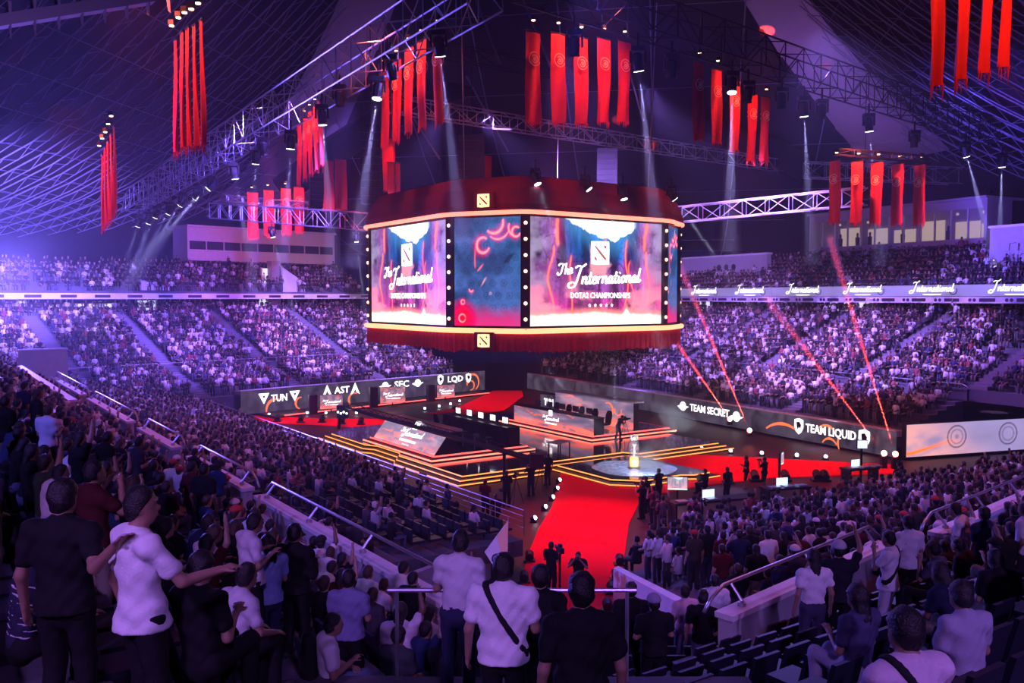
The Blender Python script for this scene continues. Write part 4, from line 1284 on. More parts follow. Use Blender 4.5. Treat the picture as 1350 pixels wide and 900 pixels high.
for px in (928, 988, 1058, 1137, 1228, 1338):
    t = along(FR, px, 17.9) + 34
    p_, xe = script_word('International', 0, 0, 0.30, 0.25, 0.0, 0.7)
    o = plate(rt, 'script_lettering', M['white_led'], [[(x - xe / 2, z + 0.95) for x, z in q] for q in p_] + [[(-0.9, 0.72), (0.9, 0.72), (0.7, 0.66), (-0.7, 0.66)]], 0.02, 0.0)
    o.matrix_local = Matrix.Translation((t, 0.02, 0)) @ Matrix.Rotation(PI, 4, 'Z')
    q = plate(rt, 'round_emblem', M['slot'], arcband(1.9, 1.02, 0.33, 0.07, 150, 390, 10), 0.02, 0.0)
    q.matrix_local = Matrix.Translation((t, 0.02, 0)) @ Matrix.Rotation(PI, 4, 'Z')
rt = thing('fascia_band', 'thin pale slotted band along the balcony front on the left', 'balcony', FL.p(-40, 17.9, 9.85), math.atan2(FL.e.y, FL.e.x))
MB().box(0, 66, 0.0, 0.3, 0.0, 0.55).build('band_body', M['pale'], rt)
for i in range(22):
    MB().box(i * 3 + 0.5, i * 3 + 1.9, -0.03, 0.0, 0.14, 0.4).build('vent_slot', M['slot'], rt)
struct('wall_far_right', MB().prism([CW(FR.p(-34, 31.5)), CW(FR.p(50, 31.5)), CW(FR.p(50, 32)), CW(FR.p(-34, 32))], 8, 30), M['blackcloth'])
struct('wall_far_left', MB().prism([CW(FL.p(-44, 31.5)), CW(FL.p(30, 31.5)), CW(FL.p(30, 32)), CW(FL.p(-44, 32))][::-1], 8, 30), M['blackcloth'])
# wall under the balconies with lit doorways
wl = MB().prism([CW(FR.p(-34, 21.6)), CW(FR.p(48, 21.6)), CW(FR.p(48, 21.9)), CW(FR.p(-34, 21.9))], 3, 10)
struct('wall_concourse_right', wl, M['blackcloth'])
wl = MB().prism([CW(FL.p(-40, 21.6)), CW(FL.p(26, 21.6)), CW(FL.p(26, 21.9)), CW(FL.p(-40, 21.9))][::-1], 3, 10)
struct('wall_concourse_left', wl, M['blackcloth'])
def doorway(F, px0, px1, z0, z1, label, m='litcool', d=21.5):
    t0, t1 = along(F, px0, d), along(F, px1, d)
    a, b = F.p(t0, d), F.p(t1, d)
    dd = b - a
    rt = thing('lit_doorway', label, 'doorway', (a.x, a.y, z0), math.atan2(dd.y, dd.x))
    s = 1 if Vector((-dd.y, dd.x)).dot(F.n) > 0 else -1
    MB().box(0, dd.length, *sorted((0, s * 0.05)), 0, z1 - z0).build('bright_opening', M[m], rt)
    for x in (0, dd.length):
        MB().box(x - 0.08, x + 0.08, *sorted((s * -0.15, s * 0.1)), -0.05, z1 - z0 + 0.08).build('jamb', M['pale'], rt)
for a in ((FL, 7, 12, 8.1, 9.7, 'narrow lit doorway at the far left end of the concourse'), (FL, 24, 34, 7.6, 9.7, 'lit doorway second from the left under the left balcony'), (FL, 62, 150, 7.9, 9.4, 'long dim lit concourse opening under the left balcony'), (FL, 180, 206, 8.6, 9.7, 'lit doorway at the head of a left stair'),
          (FL, 340, 366, 8.2, 9.8, 'bright doorway beside the pillar under the left balcony'), (FR, 918, 938, 8.3, 9.6, 'dim lit doorway just right of the cube under the balcony'), (FR, 1082, 1155, 8.7, 9.6, 'long lit kitchen opening under the right balcony')):
    doorway(*a)
doorway(FL, 345, 364, 11.2, 13.2, 'lit stair opening above the left fascia', d=20.5)
# glass fronted rooms above the balconies
def room(name, F, px0, px1, d, z0, z1, label, win, m_body, m_win, tilt=0.0, n=10):
    t0, t1 = along(F, px0, d), along(F, px1, d)
    a, b = F.p(t0, d), F.p(t1, d)
    dd = b - a
    L = dd.length
    rt = thing(name, label, 'room', (a.x, a.y, z0), math.atan2(dd.y, dd.x))
    s = 1 if Vector((-dd.y, dd.x)).dot(F.n) > 0 else -1
    h = z1 - z0
    w0, w1 = win
    Y = lambda y: s * y
    for nm, q in (('lower_wall', (0, L, 0.0, 0.15, 0, w0)), ('upper_wall', (0, L, 0.0, 0.15, w1, h)), ('flat_roof', (-0.2, L + 0.2, -0.3, 5, h, h + 0.2)),
                  ('back_wall', (0, L, 3.4, 3.5, 0, h)), ('end_wall', (-0.1, 0.15, 0, 3.5, 0, h)), ('end_wall', (L - 0.15, L + 0.1, 0, 3.5, 0, h)), ('floor_slab', (0, L, 0, 3.5, -0.2, 0.0))):
        y0, y1 = sorted((Y(q[2]), Y(q[3])))
        MB().box(q[0], q[1], y0, y1, q[4], q[5]).build(nm, m_body, rt)
    for i in range(n):
        y0, y1 = sorted((Y(0.05), Y(0.10)))
        fr = MB().box(L * i / n + 0.03, L * (i + 1) / n - 0.03, y0, y1, w0, w1).build('pane', m_win, rt)
        if i:
            y0, y1 = sorted((Y(-0.04), Y(0.14)))
            MB().box(L * i / n - 0.05, L * i / n + 0.05, y0, y1, w0, w1).build('mullion', M['pale'], rt)
    return rt, L, s
room('press_box', FL, 250, 441, 24.0, 14.2, 17.6, 'long white press box with a dark window band over the left balcony', (1.0, 1.9), M['pale'], M['glass'], n=9)
m_pane = mat('clear_pane', (0.7, 0.7, 0.75), 0.05)
m_pane.node_tree.nodes['Principled BSDF'].inputs['Alpha'].default_value = 0.12
sr, Ls, s_ = room('suite', FR, 1066, 1296, 26.0, 14.9, 18.6, 'glass fronted hospitality suite with warm lights over the right balcony', (0.3, 2.9), M['clad'], m_pane, n=12)
for k, x in enumerate((0.12, 0.3, 0.46, 0.62, 0.8, 0.93)):
    MB().box(Ls * x - 1.2, Ls * x + 1.2, *sorted((s_ * 3.25, s_ * 3.38)), 0.5, 2.4 - 0.3 * (k % 3)).build('lit_back_panel', M['lit'], sr)
    MB().ball((Ls * x, s_ * 1.8, 2.7), 0.14, 8).build('pendant_lamp', M['lenswarm'] if k == 3 else M['lit'], sr)
for i, px in enumerate((1108, 1160, 1205, 1224, 1252, 1262)):
    x = along(FR, px, 26) - along(FR, 1066, 26)
    x = abs(x)
    MB().lathe([(0.16, 0), (0.2, 0.7), (0.22, 1.15), (0.08, 1.25), (0.12, 1.4), (0.1, 1.6), (0.02, 1.65)], 8, (Ls - x if Ls - x > 0 else x, s_ * 1.0, 0.0)).build('standing_guest', M['blackcloth'], sr)
# pale walls framing the stair openings of the left balcony
for px0, px1, d, z0, z1, w in ((372, 404, 19.0, 10.6, 13.4, 'beside the lit stair opening'), (186, 224, 18.6, 10.7, 11.7, 'below the left press box end')):
    t0, t1 = along(FL, px0, d), along(FL, px1, d)
    a, b = FL.p(t0, d, z0), FL.p(t1, d, z0)
    rt = thing('balcony_wall', 'pale low balcony wall ' + w, 'wall', a, math.atan2((b - a).y, (b - a).x))
    L = (b - a).length
    MB().add([(0, 0, 0), (L, 0, 0), (L, 0, (z1 - z0) * 0.35), (0, 0, z1 - z0), (0, 0.3, 0), (L, 0.3, 0), (L, 0.3, (z1 - z0) * 0.35), (0, 0.3, z1 - z0)],
             [(0, 1, 2, 3), (7, 6, 5, 4), (0, 4, 5, 1), (1, 5, 6, 2), (2, 6, 7, 3), (3, 7, 4, 0)]).build('wall_body', M['pale'], rt)
    MB().box(-0.02, 0.1, -0.04, 0.34, 0, z1 - z0 + 0.06).build('end_pier', M['clad'], rt)
t0 = along(FL, 368, 19)
struct('column_left', MB().prism([CW(FL.p(t0 - 0.5, 19.6)), CW(FL.p(t0 + 0.6, 19.6)), CW(FL.p(t0 + 0.6, 20.6)), CW(FL.p(t0 - 0.5, 20.6))][::-1], 4, 14), M['concrete'])
for px0, px1, z0, z1, w in ((895, 1010, 11.6, 14.6, 'with round portholes right of the cube'), (1302, 1349, 12.2, 15.6, 'carrying an unlit block letter sign')):
    t0, t1 = along(FR, px1, 22), along(FR, px0, 22)
    a, b = FR.p(t0, 22, z0), FR.p(t1, 22, z0)
    rt = thing('balcony_block', 'violet lit concrete balcony block ' + w, 'wall', a, math.atan2((b - a).y, (b - a).x))
    L = (b - a).length
    MB().box(0, L, -0.6, 0, 0, z1 - z0).build('block_body', M['concrete'], rt)
    MB().box(-0.1, L + 0.1, -0.7, 0.12, z1 - z0, z1 - z0 + 0.2).build('cap', M['pale'], rt)
    if px0 < 1000:
        for i in range(3):
            plate(rt, 'porthole', M['slot'], [disc(-(L * 0.35 + i * 1.2), 1.8, 0.35, 10)], 0.03, -0.0).matrix_local = Matrix.Rotation(PI, 4, 'Z')
    else:
        for i, (x, w_) in enumerate(((0.0, 0.6), (0.75, 0.6), (1.5, 0.6), (0.0, 0.5), (0.7, 0.5))):
            z = 2.1 if i < 3 else 1.2
            xx = L * 0.45 - x
            MB().box(xx - w_, xx, 0.12, 0.17, z, z + 0.08).box(xx - 0.08, xx, 0.12, 0.17, z - 0.6, z).build('sign_letter', M['clad'], rt)

# ---------------------------------------------------------------- trusses, banners, lamps in the rigging
UNIT = {}
def unit_tube(m):
    if m.name not in UNIT:
        o = MB().add([(math.cos(2 * PI * k / 5), math.sin(2 * PI * k / 5), z) for z in (0, 1) for k in range(5)],
                     [(k, (k + 1) % 5, 5 + (k + 1) % 5, 5 + k) for k in range(5)])
        me = bpy.data.meshes.new('tube')
        me.from_pydata(o.v, [], o.f)
        me.materials.append(m)
        UNIT[m.name] = me
    return UNIT[m.name]
def stick(name, a, b, r, m, parent):
    d = b - a
    q = d.to_track_quat('Z', 'Y').to_matrix().to_4x4()
    return link(name, unit_tube(m), None, parent, Matrix.Translation(a) @ q @ Matrix.Diagonal((r, r, d.length, 1)))
def truss(a, b, label, w=1.0, h=1.6, bay=2.2, m='alu', r=0.055, braces=True):
    a, b = Vector(a), Vector(b)
    d = b - a
    L = d.length
    rt = thing('lighting_truss', label, 'truss', a)
    x = d.normalized()
    y = Vector((-x.y, x.x, 0)).normalized() * (w / 2)
    z = Vector((0, 0, 1)) * (h / 2)
    cs = (y + z, -y + z, -y - z, y - z)
    for c in cs:
        stick('chord', c, d + c, r, M[m], rt)
    n = max(2, int(L / bay))
    fine = [] if not braces else None
    for i in range(n):
        p, q = d * (i / n), d * ((i + 1) / n)
        for k in range(4):
            c0, c1 = cs[k], cs[(k + 1) % 4]
            stick('brace', p + (c0 if i % 2 else c1), q + (c1 if i % 2 else c0), r * 0.6, M[m], rt)
            if k % 2:
                stick('brace', p + c0, p + c1, r * 0.6, M[m], rt)
    return rt
TL0, TL1 = on_z(640, -22, 23.5), at_y(172, 268, 93)
truss(TL0, TL1, 'big violet lit box truss crossing the upper left with lamps', 1.8, 2.0, 1.9)
TR0, TR1 = on_z(690, -30, 24.0), on_z(1352, 188, 23.4)
truss(TR0, TR1, 'big dark box truss crossing the upper right with lamps', 1.6, 1.7, 1.9, m='black')
TM0, TM1 = on_z(512, 136, 23.6), on_z(1075, 226, 23.6)
truss(TM0, TM1, 'pale violet truss running behind the top of the cube', 1.0, 1.1, 1.6)
truss(at_y(1060, 224, 88), at_y(1352, 236, 84), 'truss continuing right behind the fringed banners', 1.2, 1.5, 2.0)
truss(at_y(282, 278, 78), at_y(480, 292, 66), 'short pale truss ending at the left side of the cube', 0.9, 1.3, 1.6)
truss(at_y(896, 283, 70), at_y(1142, 258, 62), 'short pale truss leaving the right side of the cube', 0.9, 1.2, 1.6)
truss(at_y(560, 62, 74), at_y(760, 100, 72), 'faint dark truss high behind the red banners', 0.9, 1.2, 2.0, m='black')
truss(at_y(1100, 200, 58), at_y(1225, 210, 58), 'thin truss holding the five short right banners', 0.4, 0.4, 1.2, m='black')
truss(at_y(300, 262, 84), at_y(420, 272, 84), 'thin truss holding the lit banners over the press box', 0.5, 0.6, 1.4)
# diagonal hangers up to the roof
for i, (p, q, y) in enumerate((((628, 0), (660, 85), 62), ((615, 100), (670, 200), 72), ((545, 155), (580, 210), 80), ((690, 0), (735, 110), 66), ((830, 95), (848, 160), 76))):
    o = thing('roof_hanger', ('first', 'second', 'third', 'fourth', 'fifth')[i] + ' violet steel hanger bar slanting down among the rigging, counted from the left truss', 'bar', at_y(*p, y))
    stick('bar', Vector((0, 0, 0)), at_y(*q, y) - at_y(*p, y), 0.09, M['rib'], o)
# black acoustic hoop hanging in the roof
pts = [at_y(px, py, 92) for px, py in ((372, 252), (430, 205), (500, 160), (580, 120), (660, 100), (760, 108), (850, 140), (930, 165), (1010, 196), (1060, 222))]
o = thing('air_duct', 'broad black air duct arching behind the trusses', 'duct', pts[0])
MB().tube([p - pts[0] for p in pts], 1.5, 10).build('duct_tube', M['blackcloth'], o, True)
for p in pts[1:-1:2]:
    stick('hanger', p - pts[0], p - pts[0] + Vector((0, 0, 12)), 0.04, M['black'], o)

# hanging banners
def banner_mesh(w, h, seed, emblem):
    g = random.Random(seed)
    nx, nz = 9, 14
    P = []
    for i in range(nx):
        x = -w / 2 + w * i / (nx - 1)
        P.append([(x * (1 - 0.05 * math.sin(j * 0.4 + seed)), 0.07 * math.sin(i * 0.9 + j * 0.25 + seed) * (0.3 + j / nz), -h * j / nz) for j in range(nz + 1)])
    return MB().grid(P)
def banner(loc, rz, w, h, label, group, emblem=True, seed=0):
    rt = thing('hanging_banner', label, 'banner', loc, rz, group)
    MB().tube([(-w / 2 - 0.05, 0, 0.03), (w / 2 + 0.05, 0, 0.03)], 0.04, 6).build('top_rod', M['black'], rt)
    banner_mesh(w, h, seed, emblem).build('cloth', M['banner'], rt, True)
    fr = MB()
    g = random.Random(seed)
    for i in range(8):
        x0 = -w / 2 + w * i / 8
        d = 0.12 + 0.28 * g.random()
        y = 0.07 * math.sin(i * 0.9 + 3.5 + seed)
        fr.add([(x0, y, -h + 0.06), (x0 + w / 8, y, -h + 0.06), (x0 + w / 16 + 0.02 * g.random(), y + 0.02, -h - d), (x0, y - 0.015, -h + 0.06), (x0 + w / 8, y - 0.015, -h + 0.06), (x0 + w / 16, y, -h - d)], [(0, 2, 1), (3, 4, 5), (0, 1, 4, 3), (1, 2, 5, 4), (2, 0, 3, 5)])
    fr.build('fringe', M['banner'], rt)
    if emblem:
        for y, sgn in ((-0.13, 1), (0.13, -1)):
            mb = arcband(0, -h * 0.3, w * 0.36, 0.05, 20, 340, 14) + arcband(0, -h * 0.3, w * 0.2, 0.09, 200, 500, 10, 0.5) + arcband(0, -h * 0.3, w * 0.07, 0.07, 0, 360, 8)
            o = plate(rt, 'round_emblem', M['emblem'], mb, 0.012, y if sgn > 0 else -y)
            if sgn < 0:
                o.matrix_local = Matrix.Rotation(PI, 4, 'Z')
            else:
                o.matrix_local = Matrix.Identity(4)
    return rt
def pelmet_lamp(loc, aim, group, label='small warm downlight over a red banner'):
    rt = thing('banner_lamp', label, 'lamp', loc, 0, group)
    MB().box(-0.1, 0.1, -0.1, 0.1, -0.05, 0.14).build('housing', M['black'], rt)
    MB().lathe([(0.09, -0.09), (0.09, -0.05)], 8).build('lens', M['lenswarm'], rt)
    return rt
BAN = [  # name of set, [(px, top y)], depth(s), turn, width, height, emblem
    ('hung under the right truss above the cube', [(703, 42, 44), (736, 45, 45.5), (766, 50, 47), (796, 52, 48.5), (823, 55, 50)], YAW, 0.92, 4.45, True),
    ('farther along the right truss', [(921, 82, 53), (945, 92, 55.5), (969, 106, 58), (992, 124, 60.5), (1009, 128, 63)], YAW, 0.95, 4.5, True),
    ('near the frame\'s upper right corner', [(1238, -140, 20.5), (1272, -140, 21.2), (1305, -140, 21.9), (1333, -140, 22.6)], YAW, 0.52, 4.3, False),
    ('low at right before the suite', [(1101, 212, 57), (1130, 213, 57.5), (1156, 214, 58), (1184, 216, 58.5), (1213, 217, 59)], YAW + PI / 2, 0.85, 3.9, True),
    ('beside the big left truss', [(507, 92, 54), (523, 80, 52), (539, 64, 50), (556, 54, 48), (577, 42, 46)], YAW + PI / 2, 1.0, 4.6, True),
    ('small behind the left truss', [(394, 165, 74), (402, 155, 72.5), (409, 147, 71), (416, 140, 69.5), (422, 132, 68)], YAW + PI / 2, 0.95, 4.9, True),
    ('seen edge on at upper left', [(230, 54, 33.5), (239, 44, 32.5), (247, 38, 31.6), (256, 34, 30.8), (265, 27, 30)], YAW + PI / 2, 0.40, 4.1, False),
    ('edge on at far left', [(134, 205, 48), (138, 196, 46.5), (142, 188, 45), (146, 178, 43.5), (150, 168, 42)], YAW + PI / 2, 0.36, 3.9, False),
    ('lit above the press box', [(333, 254, 83), (354, 251, 83.6), (377, 249, 84.2), (394, 247, 84.8)], YAW, 1.0, 4.2, True),
    ('dim behind the top of the cube', [(432, 212, 90), (449, 210, 90), (512, 182, 86), (519, 215, 84), (640, 205, 84)], YAW, 1.3, 5.0, False),
]
for si, (where, items, rz, w, h, em) in enumerate(BAN):
    for i, (px, py, y) in enumerate(items):
        p = at_y(px, py, y)
        w_ = {0: 0.92}.get(si, w)
        side = 'from the left'
        col = 'red fringed banner' if em else 'plain red fringed banner'
        o = banner(p, rz, w_, h, '%s %s from left, %s' % (ORD[i], 'emblem red banner' if em else 'plain red banner', where), 'red banners ' + where, em, si * 7 + i)
        if si < 9:
            pelmet_lamp(p + Vector((0, -0.25, 0.55)), None, 'lamps over the red banners ' + where, 'small warm downlight over the %s banner %s' % (ORD[i], where))
    a = at_y(*items[0]); b = at_y(*items[-1])
    mid = (a + b) / 2
    nrm = Vector((-CU, -SU, 0)) if rz != YAW else Vector((SU, -CU, 0))
    spot('banner_glow', mid + nrm * 2.6 + Vector((0, 0, 1.6)), mid - Vector((0, 0, h * 0.45)), (1.0, 0.13, 0.08), 2800 if si != 9 else 800, 120, 0.6)

# moving heads under the trusses
mh_proto = {}
def moving_head(loc, aim, label, group, lit=True, s=1.0):
    key = lit
    if key not in mh_proto:
        rt = thing('moving_head_lamp', 'x', 'lamp', (0, 0, 0))
        MB().box(-0.28, 0.28, -0.2, 0.2, -0.18, 0.02).build('base', M['black'], rt)
        MB().tube([(0, 0, 0.02), (0, 0, 0.55)], 0.05, 6).build('clamp', M['black'], rt)
        MB().box(-0.32, -0.25, -0.08, 0.08, -0.62, -0.15).build('yoke_arm', M['black'], rt)
        MB().box(0.25, 0.32, -0.08, 0.08, -0.62, -0.15).build('yoke_arm', M['black'], rt)
        hd = MB().lathe([(0.13, 0.30), (0.2, 0.22), (0.22, -0.1), (0.2, -0.34), (0.23, -0.42)], 10).build('head', M['black'], rt)
        MB().lathe([(0.0, -0.44), (0.2, -0.44), (0.21, -0.41), (0.0, -0.41)], 10).build('lens', M['lens' if lit else 'lensoff'], hd)
        mh_proto[key] = rt
        o = rt
    else:
        o = copy_tree(mh_proto[key])
    o.location = loc
    o.scale = (s, s, s)
    o['label'], o['group'] = label, group
    d = Vector(aim).normalized()
    for c in KIDS[o.name]:
        if c.name.startswith('head'):
            q = (-d).to_track_quat('Z', 'Y').to_matrix().to_4x4()
            c.matrix_local = Matrix.Translation((0, 0, -0.5)) @ q
    return o
BEAMS = []
DN = 0.62
# (px, py of the lens, plane height, aim, lit, beam strength, angle)
HEADS = [
    (580, 68, 21.9, (0.1, 0.35, -1), 1, 1.0), (497, 125, 21.9, (-0.12, -0.15, -1), 1, 1.0), (425, 160, 21.9, (0.05, 0.1, -1), 1, 0.7), (383, 192, 21.7, (-0.1, 0.1, -1), 1, 0.7), (518, 98, 21.9, (0.2, 0.6, -1), 0, 0),
    (448, 135, 21.8, (0, 0.3, -1), 0, 0), (348, 200, 21.7, (0, 0.3, -1), 0, 0), (337, 212, 21.5, (-0.1, 0.2, -1), 1, 0.5), (310, 232, 21.4, (0.1, 0.2, -1), 1, 0.8), (275, 246, 21.3, (-0.9, -0.2, -1), 1, 1.0), (258, 259, 21.2, (-0.9, 0.3, -1), 1, 1.0),
    (238, 268, 21.1, (-0.7, 0.1, -1), 1, 0.8), (222, 279, 21.0, (-0.6, 0.1, -1), 1, 0.6), (205, 284, 20.9, (-0.5, 0.1, -1), 1, 0.5), (196, 292, 20.8, (-0.4, 0.1, -1), 1, 0.5), (182, 296, 20.7, (-0.4, 0.1, -1), 1, 0.4),
    (842, 88, 22.4, (0.16, 0.25, -1), 1, 1.2), (965, 117, 22.2, (-0.05, -0.2, -1), 1, 1.0), (1060, 149, 22.0, (0.12, 0.15, -1), 1, 1.0), (1146, 169, 22.0, (0.15, 0.1, -1), 1, 0.8), (1274, 203, 21.9, (0.35, 0.1, -1), 1, 1.4), (1321, 217, 21.9, (0.05, 0.1, -1), 1, 1.2),
    (757, 68, 22.3, (0, 0.2, -1), 0, 0), (885, 97, 22.3, (0, 0.2, -1), 0, 0), (985, 130, 22.2, (0, 0.4, -1), 0, 0), (1030, 138, 22.2, (0, 0.1, -1), 0, 0), (1083, 152, 22.1, (0, 0.1, -1), 0, 0), (1205, 190, 22.0, (0, 0.1, -1), 0, 0),
]
HC_ = {}
for i, (px, py, z, aim, lit, bs) in enumerate(HEADS):
    left = px < 620
    A_, B_ = (TL0, TL1) if left else (TR0, TR1)
    kx = (px - 675) / FPX
    t_ = (kx * A_.y - A_.x) / ((B_.x - A_.x) - kx * (B_.y - A_.y))
    p = at_y(px, py, A_.y + (B_.y - A_.y) * t_)
    d = Vector(aim).normalized()
    where = 'the left truss' if left else 'the right truss'
    HC_[(left, lit)] = HC_.get((left, lit), -1) + 1
    moving_head(p - d * 0.44 + Vector((0, 0, 0.5)), aim, ('%s %s moving head lamp %s under %s' % (ORD[HC_[(left, lit)]], 'lit' if lit else 'unlit', 'from upper right' if left else 'from left', where)), ('lit' if lit else 'unlit') + ' moving heads under ' + where, bool(lit), 1.25)
    if lit and bs:
        BEAMS.append((p + d * 0.3, d, (0.42, 0.40, 1.0), bs, 7))
for i, (px, py, y, aim, bs) in enumerate(((709, 243, 50.5, (0.35, -0.25, -1), 0.5), (777, 250, 52, (0.75, -0.2, -1), 0.3), (823, 263, 53, (0.22, -0.2, -1), 0.6), (890, 263, 57, (0.75, 0.1, -1), 0.7), (360, 313, 76, (0.25, 0.05, -1), 0.6), (470, 319, 84, (0.12, 0, -1), 0.5),
                        (700, 461, 53, (0.85, 0.2, -1), 0.5), (810, 457, 57, (0.03, 0.1, -1), 0.8), (1305, 262, 80, (0.3, 0, -1), 0.5))):
    p = at_y(px, py, y)
    d = Vector(aim).normalized()
    moving_head(p - d * 0.44 + Vector((0, 0, 0.5)), aim, '%s lit lamp rigged %s' % (('first', 'second', 'third', 'fourth', 'lone', 'lone', 'left', 'right', 'lone')[i], ('from left on the cube canopy', 'from left on the cube canopy', 'from left on the cube canopy', 'from left on the cube canopy', 'over the left press box', 'beside the left edge of the cube', 'under the cube skirt', 'under the cube skirt', 'far right below the truss')[i]), 'lamps rigged %s' % ('on the cube' if 600 < px < 895 else 'away from the trusses'), True, 1.0)
    BEAMS.append((p + d * 0.3, d, (0.62, 0.66, 1.0), bs, 5))
# red beam lamps at the foot of the right team wall
for i, (px, py, qx, qy) in enumerate(((1165, 597, 1075, 478), (1180, 598, 1120, 400), (988, 567, 930, 430), (962, 552, 905, 470))):
    a = on_z(px, py, 0.9) if px > 1100 else at_y(px, py, 60)
    b = at_y(qx, qy, a.y + 8)
    d = (b - a).normalized()
    rt = thing('beam_lamp', '%s small lamp from the right throwing a red beam over the spectators' % ('second', 'first', 'third', 'fourth')[i], 'lamp', a - Vector((0, 0, 0.3)), 0, 'red beam lamps at the right team wall')
    MB().box(-0.16, 0.16, -0.16, 0.16, -0.6 if px > 1100 else -0.1, 0.12).build('base', M['black'], rt)
    MB().ball((0, -0.05, 0.3), 0.17, 10).build('lens', M['lensred'], rt, True)
    BEAMS.append((a + d * 0.3, d, (1.0, 0.05, 0.04), 2.2, 1.9))
# line arrays
def line_array(px, py, y, n, w, h, label, curl=0.05, rz=0.0):
    p = at_y(px, py, y)
    rt = thing('line_array', label, 'loudspeaker', p, rz)
    yy, zz, an = 0.0, 0.0, 0.0
    for k in range(n):
        o = MB().add([(-w / 2, -0.35, -h + 0.02), (w / 2, -0.35, -h + 0.02), (w / 2 * 0.8, 0.35, -h + 0.06), (-w / 2 * 0.8, 0.35, -h + 0.06), (-w / 2, -0.35, 0), (w / 2, -0.35, 0), (w / 2 * 0.8, 0.35, -0.04), (-w / 2 * 0.8, 0.35, -0.04)],
                     [(0, 3, 2, 1), (4, 5, 6, 7), (0, 1, 5, 4), (1, 2, 6, 5), (2, 3, 7, 6), (3, 0, 4, 7)]).build('cabinet', M['black'], rt)
        o.matrix_local = Matrix.Translation((0, yy, zz)) @ Matrix.Rotation(-an, 4, 'X')
        zz -= h * math.cos(an)
        yy += h * math.sin(an)
        an += curl * (k / n) * 2
    stick('chain', Vector((0, 0, 0)), Vector((0, 0, 7)), 0.03, M['black'], rt)
    return rt
line_array(489, 165, 62, 10, 1.4, 0.55, 'tall dark loudspeaker column at the left of the cube', 0.01)
line_array(416, 228, 82, 9, 1.3, 0.42, 'curved black loudspeaker array left of the cube', 0.1, 0.6)
line_array(622, 178, 68, 8, 2.0, 0.45, 'wide dark loudspeaker array behind the cube top', 0.03)
line_array(800, 196, 74, 9, 1.7, 0.45, 'dark loudspeaker array above the right half of the cube', 0.03)
line_array(1140, 228, 66, 5, 0.8, 0.4, 'small black loudspeaker among the short right banners', 0.05)
# beams: each lamp gets an added cone of thicker haze to show its beam
def haze_stuff(name, mb, dens, label, an=0.4):
    key = 'local_haze_%g' % dens
    hm = bpy.data.materials.get(key)
    if hm is None:
        hm = bpy.data.materials.new(key)
        hm.use_nodes = True
        nt = hm.node_tree
        nt.nodes.clear()
        out = nt.nodes.new('ShaderNodeOutputMaterial')
        vs = nt.nodes.new('ShaderNodeVolumeScatter')
        vs.inputs['Density'].default_value = dens
        vs.inputs['Anisotropy'].default_value = an
        nt.links.new(vs.outputs[0], out.inputs['Volume'])
    o = mb.build(name, hm)
    bm = bmesh.new()
    bm.from_mesh(o.data)
    bmesh.ops.recalc_face_normals(bm, faces=bm.faces)
    bm.to_mesh(o.data)
    bm.free()
    return tag(o, label, 'haze', kind='stuff')
for i, (p, d, c, s, ang) in enumerate(BEAMS):
    L = 9.0 if ang > 3 else 18.0
    spot('beam', p, p + d * 10, c, (42000 if ang > 3 else 1300000) * s, ang, 0.6, 0.015 if ang > 3 else 0.003)
    haze_stuff('beam_haze_cone', MB().tube([p, p + d * L], 0.1 if ang > 3 else 0.05, 12, r1=0.1 + L * math.tan(math.radians(ang / 2)) * 1.05), 0.07 if ang > 3 else 0.10, 'added haze cone showing the %s beam' % ('cool white' if c[0] < 0.9 else 'red'))
# smoke drifting by the trophy and the team wall
for (px, py, y, r, w) in ((888, 545, 63, 2.2, 'before the TEAM SECRET wall'), (866, 566, 61, 1.5, 'behind the amber steps'), (862, 598, 52, 1.4, 'right of the trophy case'), (845, 612, 49, 1.2, 'over the round pool')):
    c = at_y(px, py, y)
    for k in range(3):
        mb = MB()
        mb.ball((c.x + R.uniform(-0.5, 0.5) * r, c.y + R.uniform(-0.3, 0.3) * r, max(c.z, r * 0.5) + 0.25 * r * k), r * (0.85 - 0.2 * k), 12, (1, 0.8, 0.75))
        haze_stuff('smoke', mb, 0.09, 'pale smoke puff drifting ' + w)
spot('smoke_light', at_y(985, 588, 57.5), at_y(888, 556, 62.5), (0.7, 0.8, 1.0), 20000, 22, 0.9)
spot('smoke_light', at_y(846, 622, 46), at_y(850, 590, 52), (0.75, 0.85, 1.0), 4500, 80, 0.8)
# uplights washing the roof slopes
for p, q, c, pw, an in ((W(6, 62, 12), (-50, 82, 17), (0.26, 0.16, 1.0), 200000, 58), (W(6, 34, 14), (-22, 44, 36), (0.13, 0.08, 1.0), 3500, 120), (W(34, 14, 12), (40, 40, 30), (0.10, 0.08, 1.0), 9000, 120),
                        (W(60, 40, 14), (50, 66, 24), (0.14, 0.09, 1.0), 20000, 110), (W(34, 84, 16), (-14, 96, 34), (0.30, 0.14, 0.9), 4000, 80), (W(62, 56, 16), (34, 86, 32), (0.36, 0.14, 0.9), 4500, 80)):
    spot('roof_uplight', p, q, c, pw, an, 0.8, 0.5)
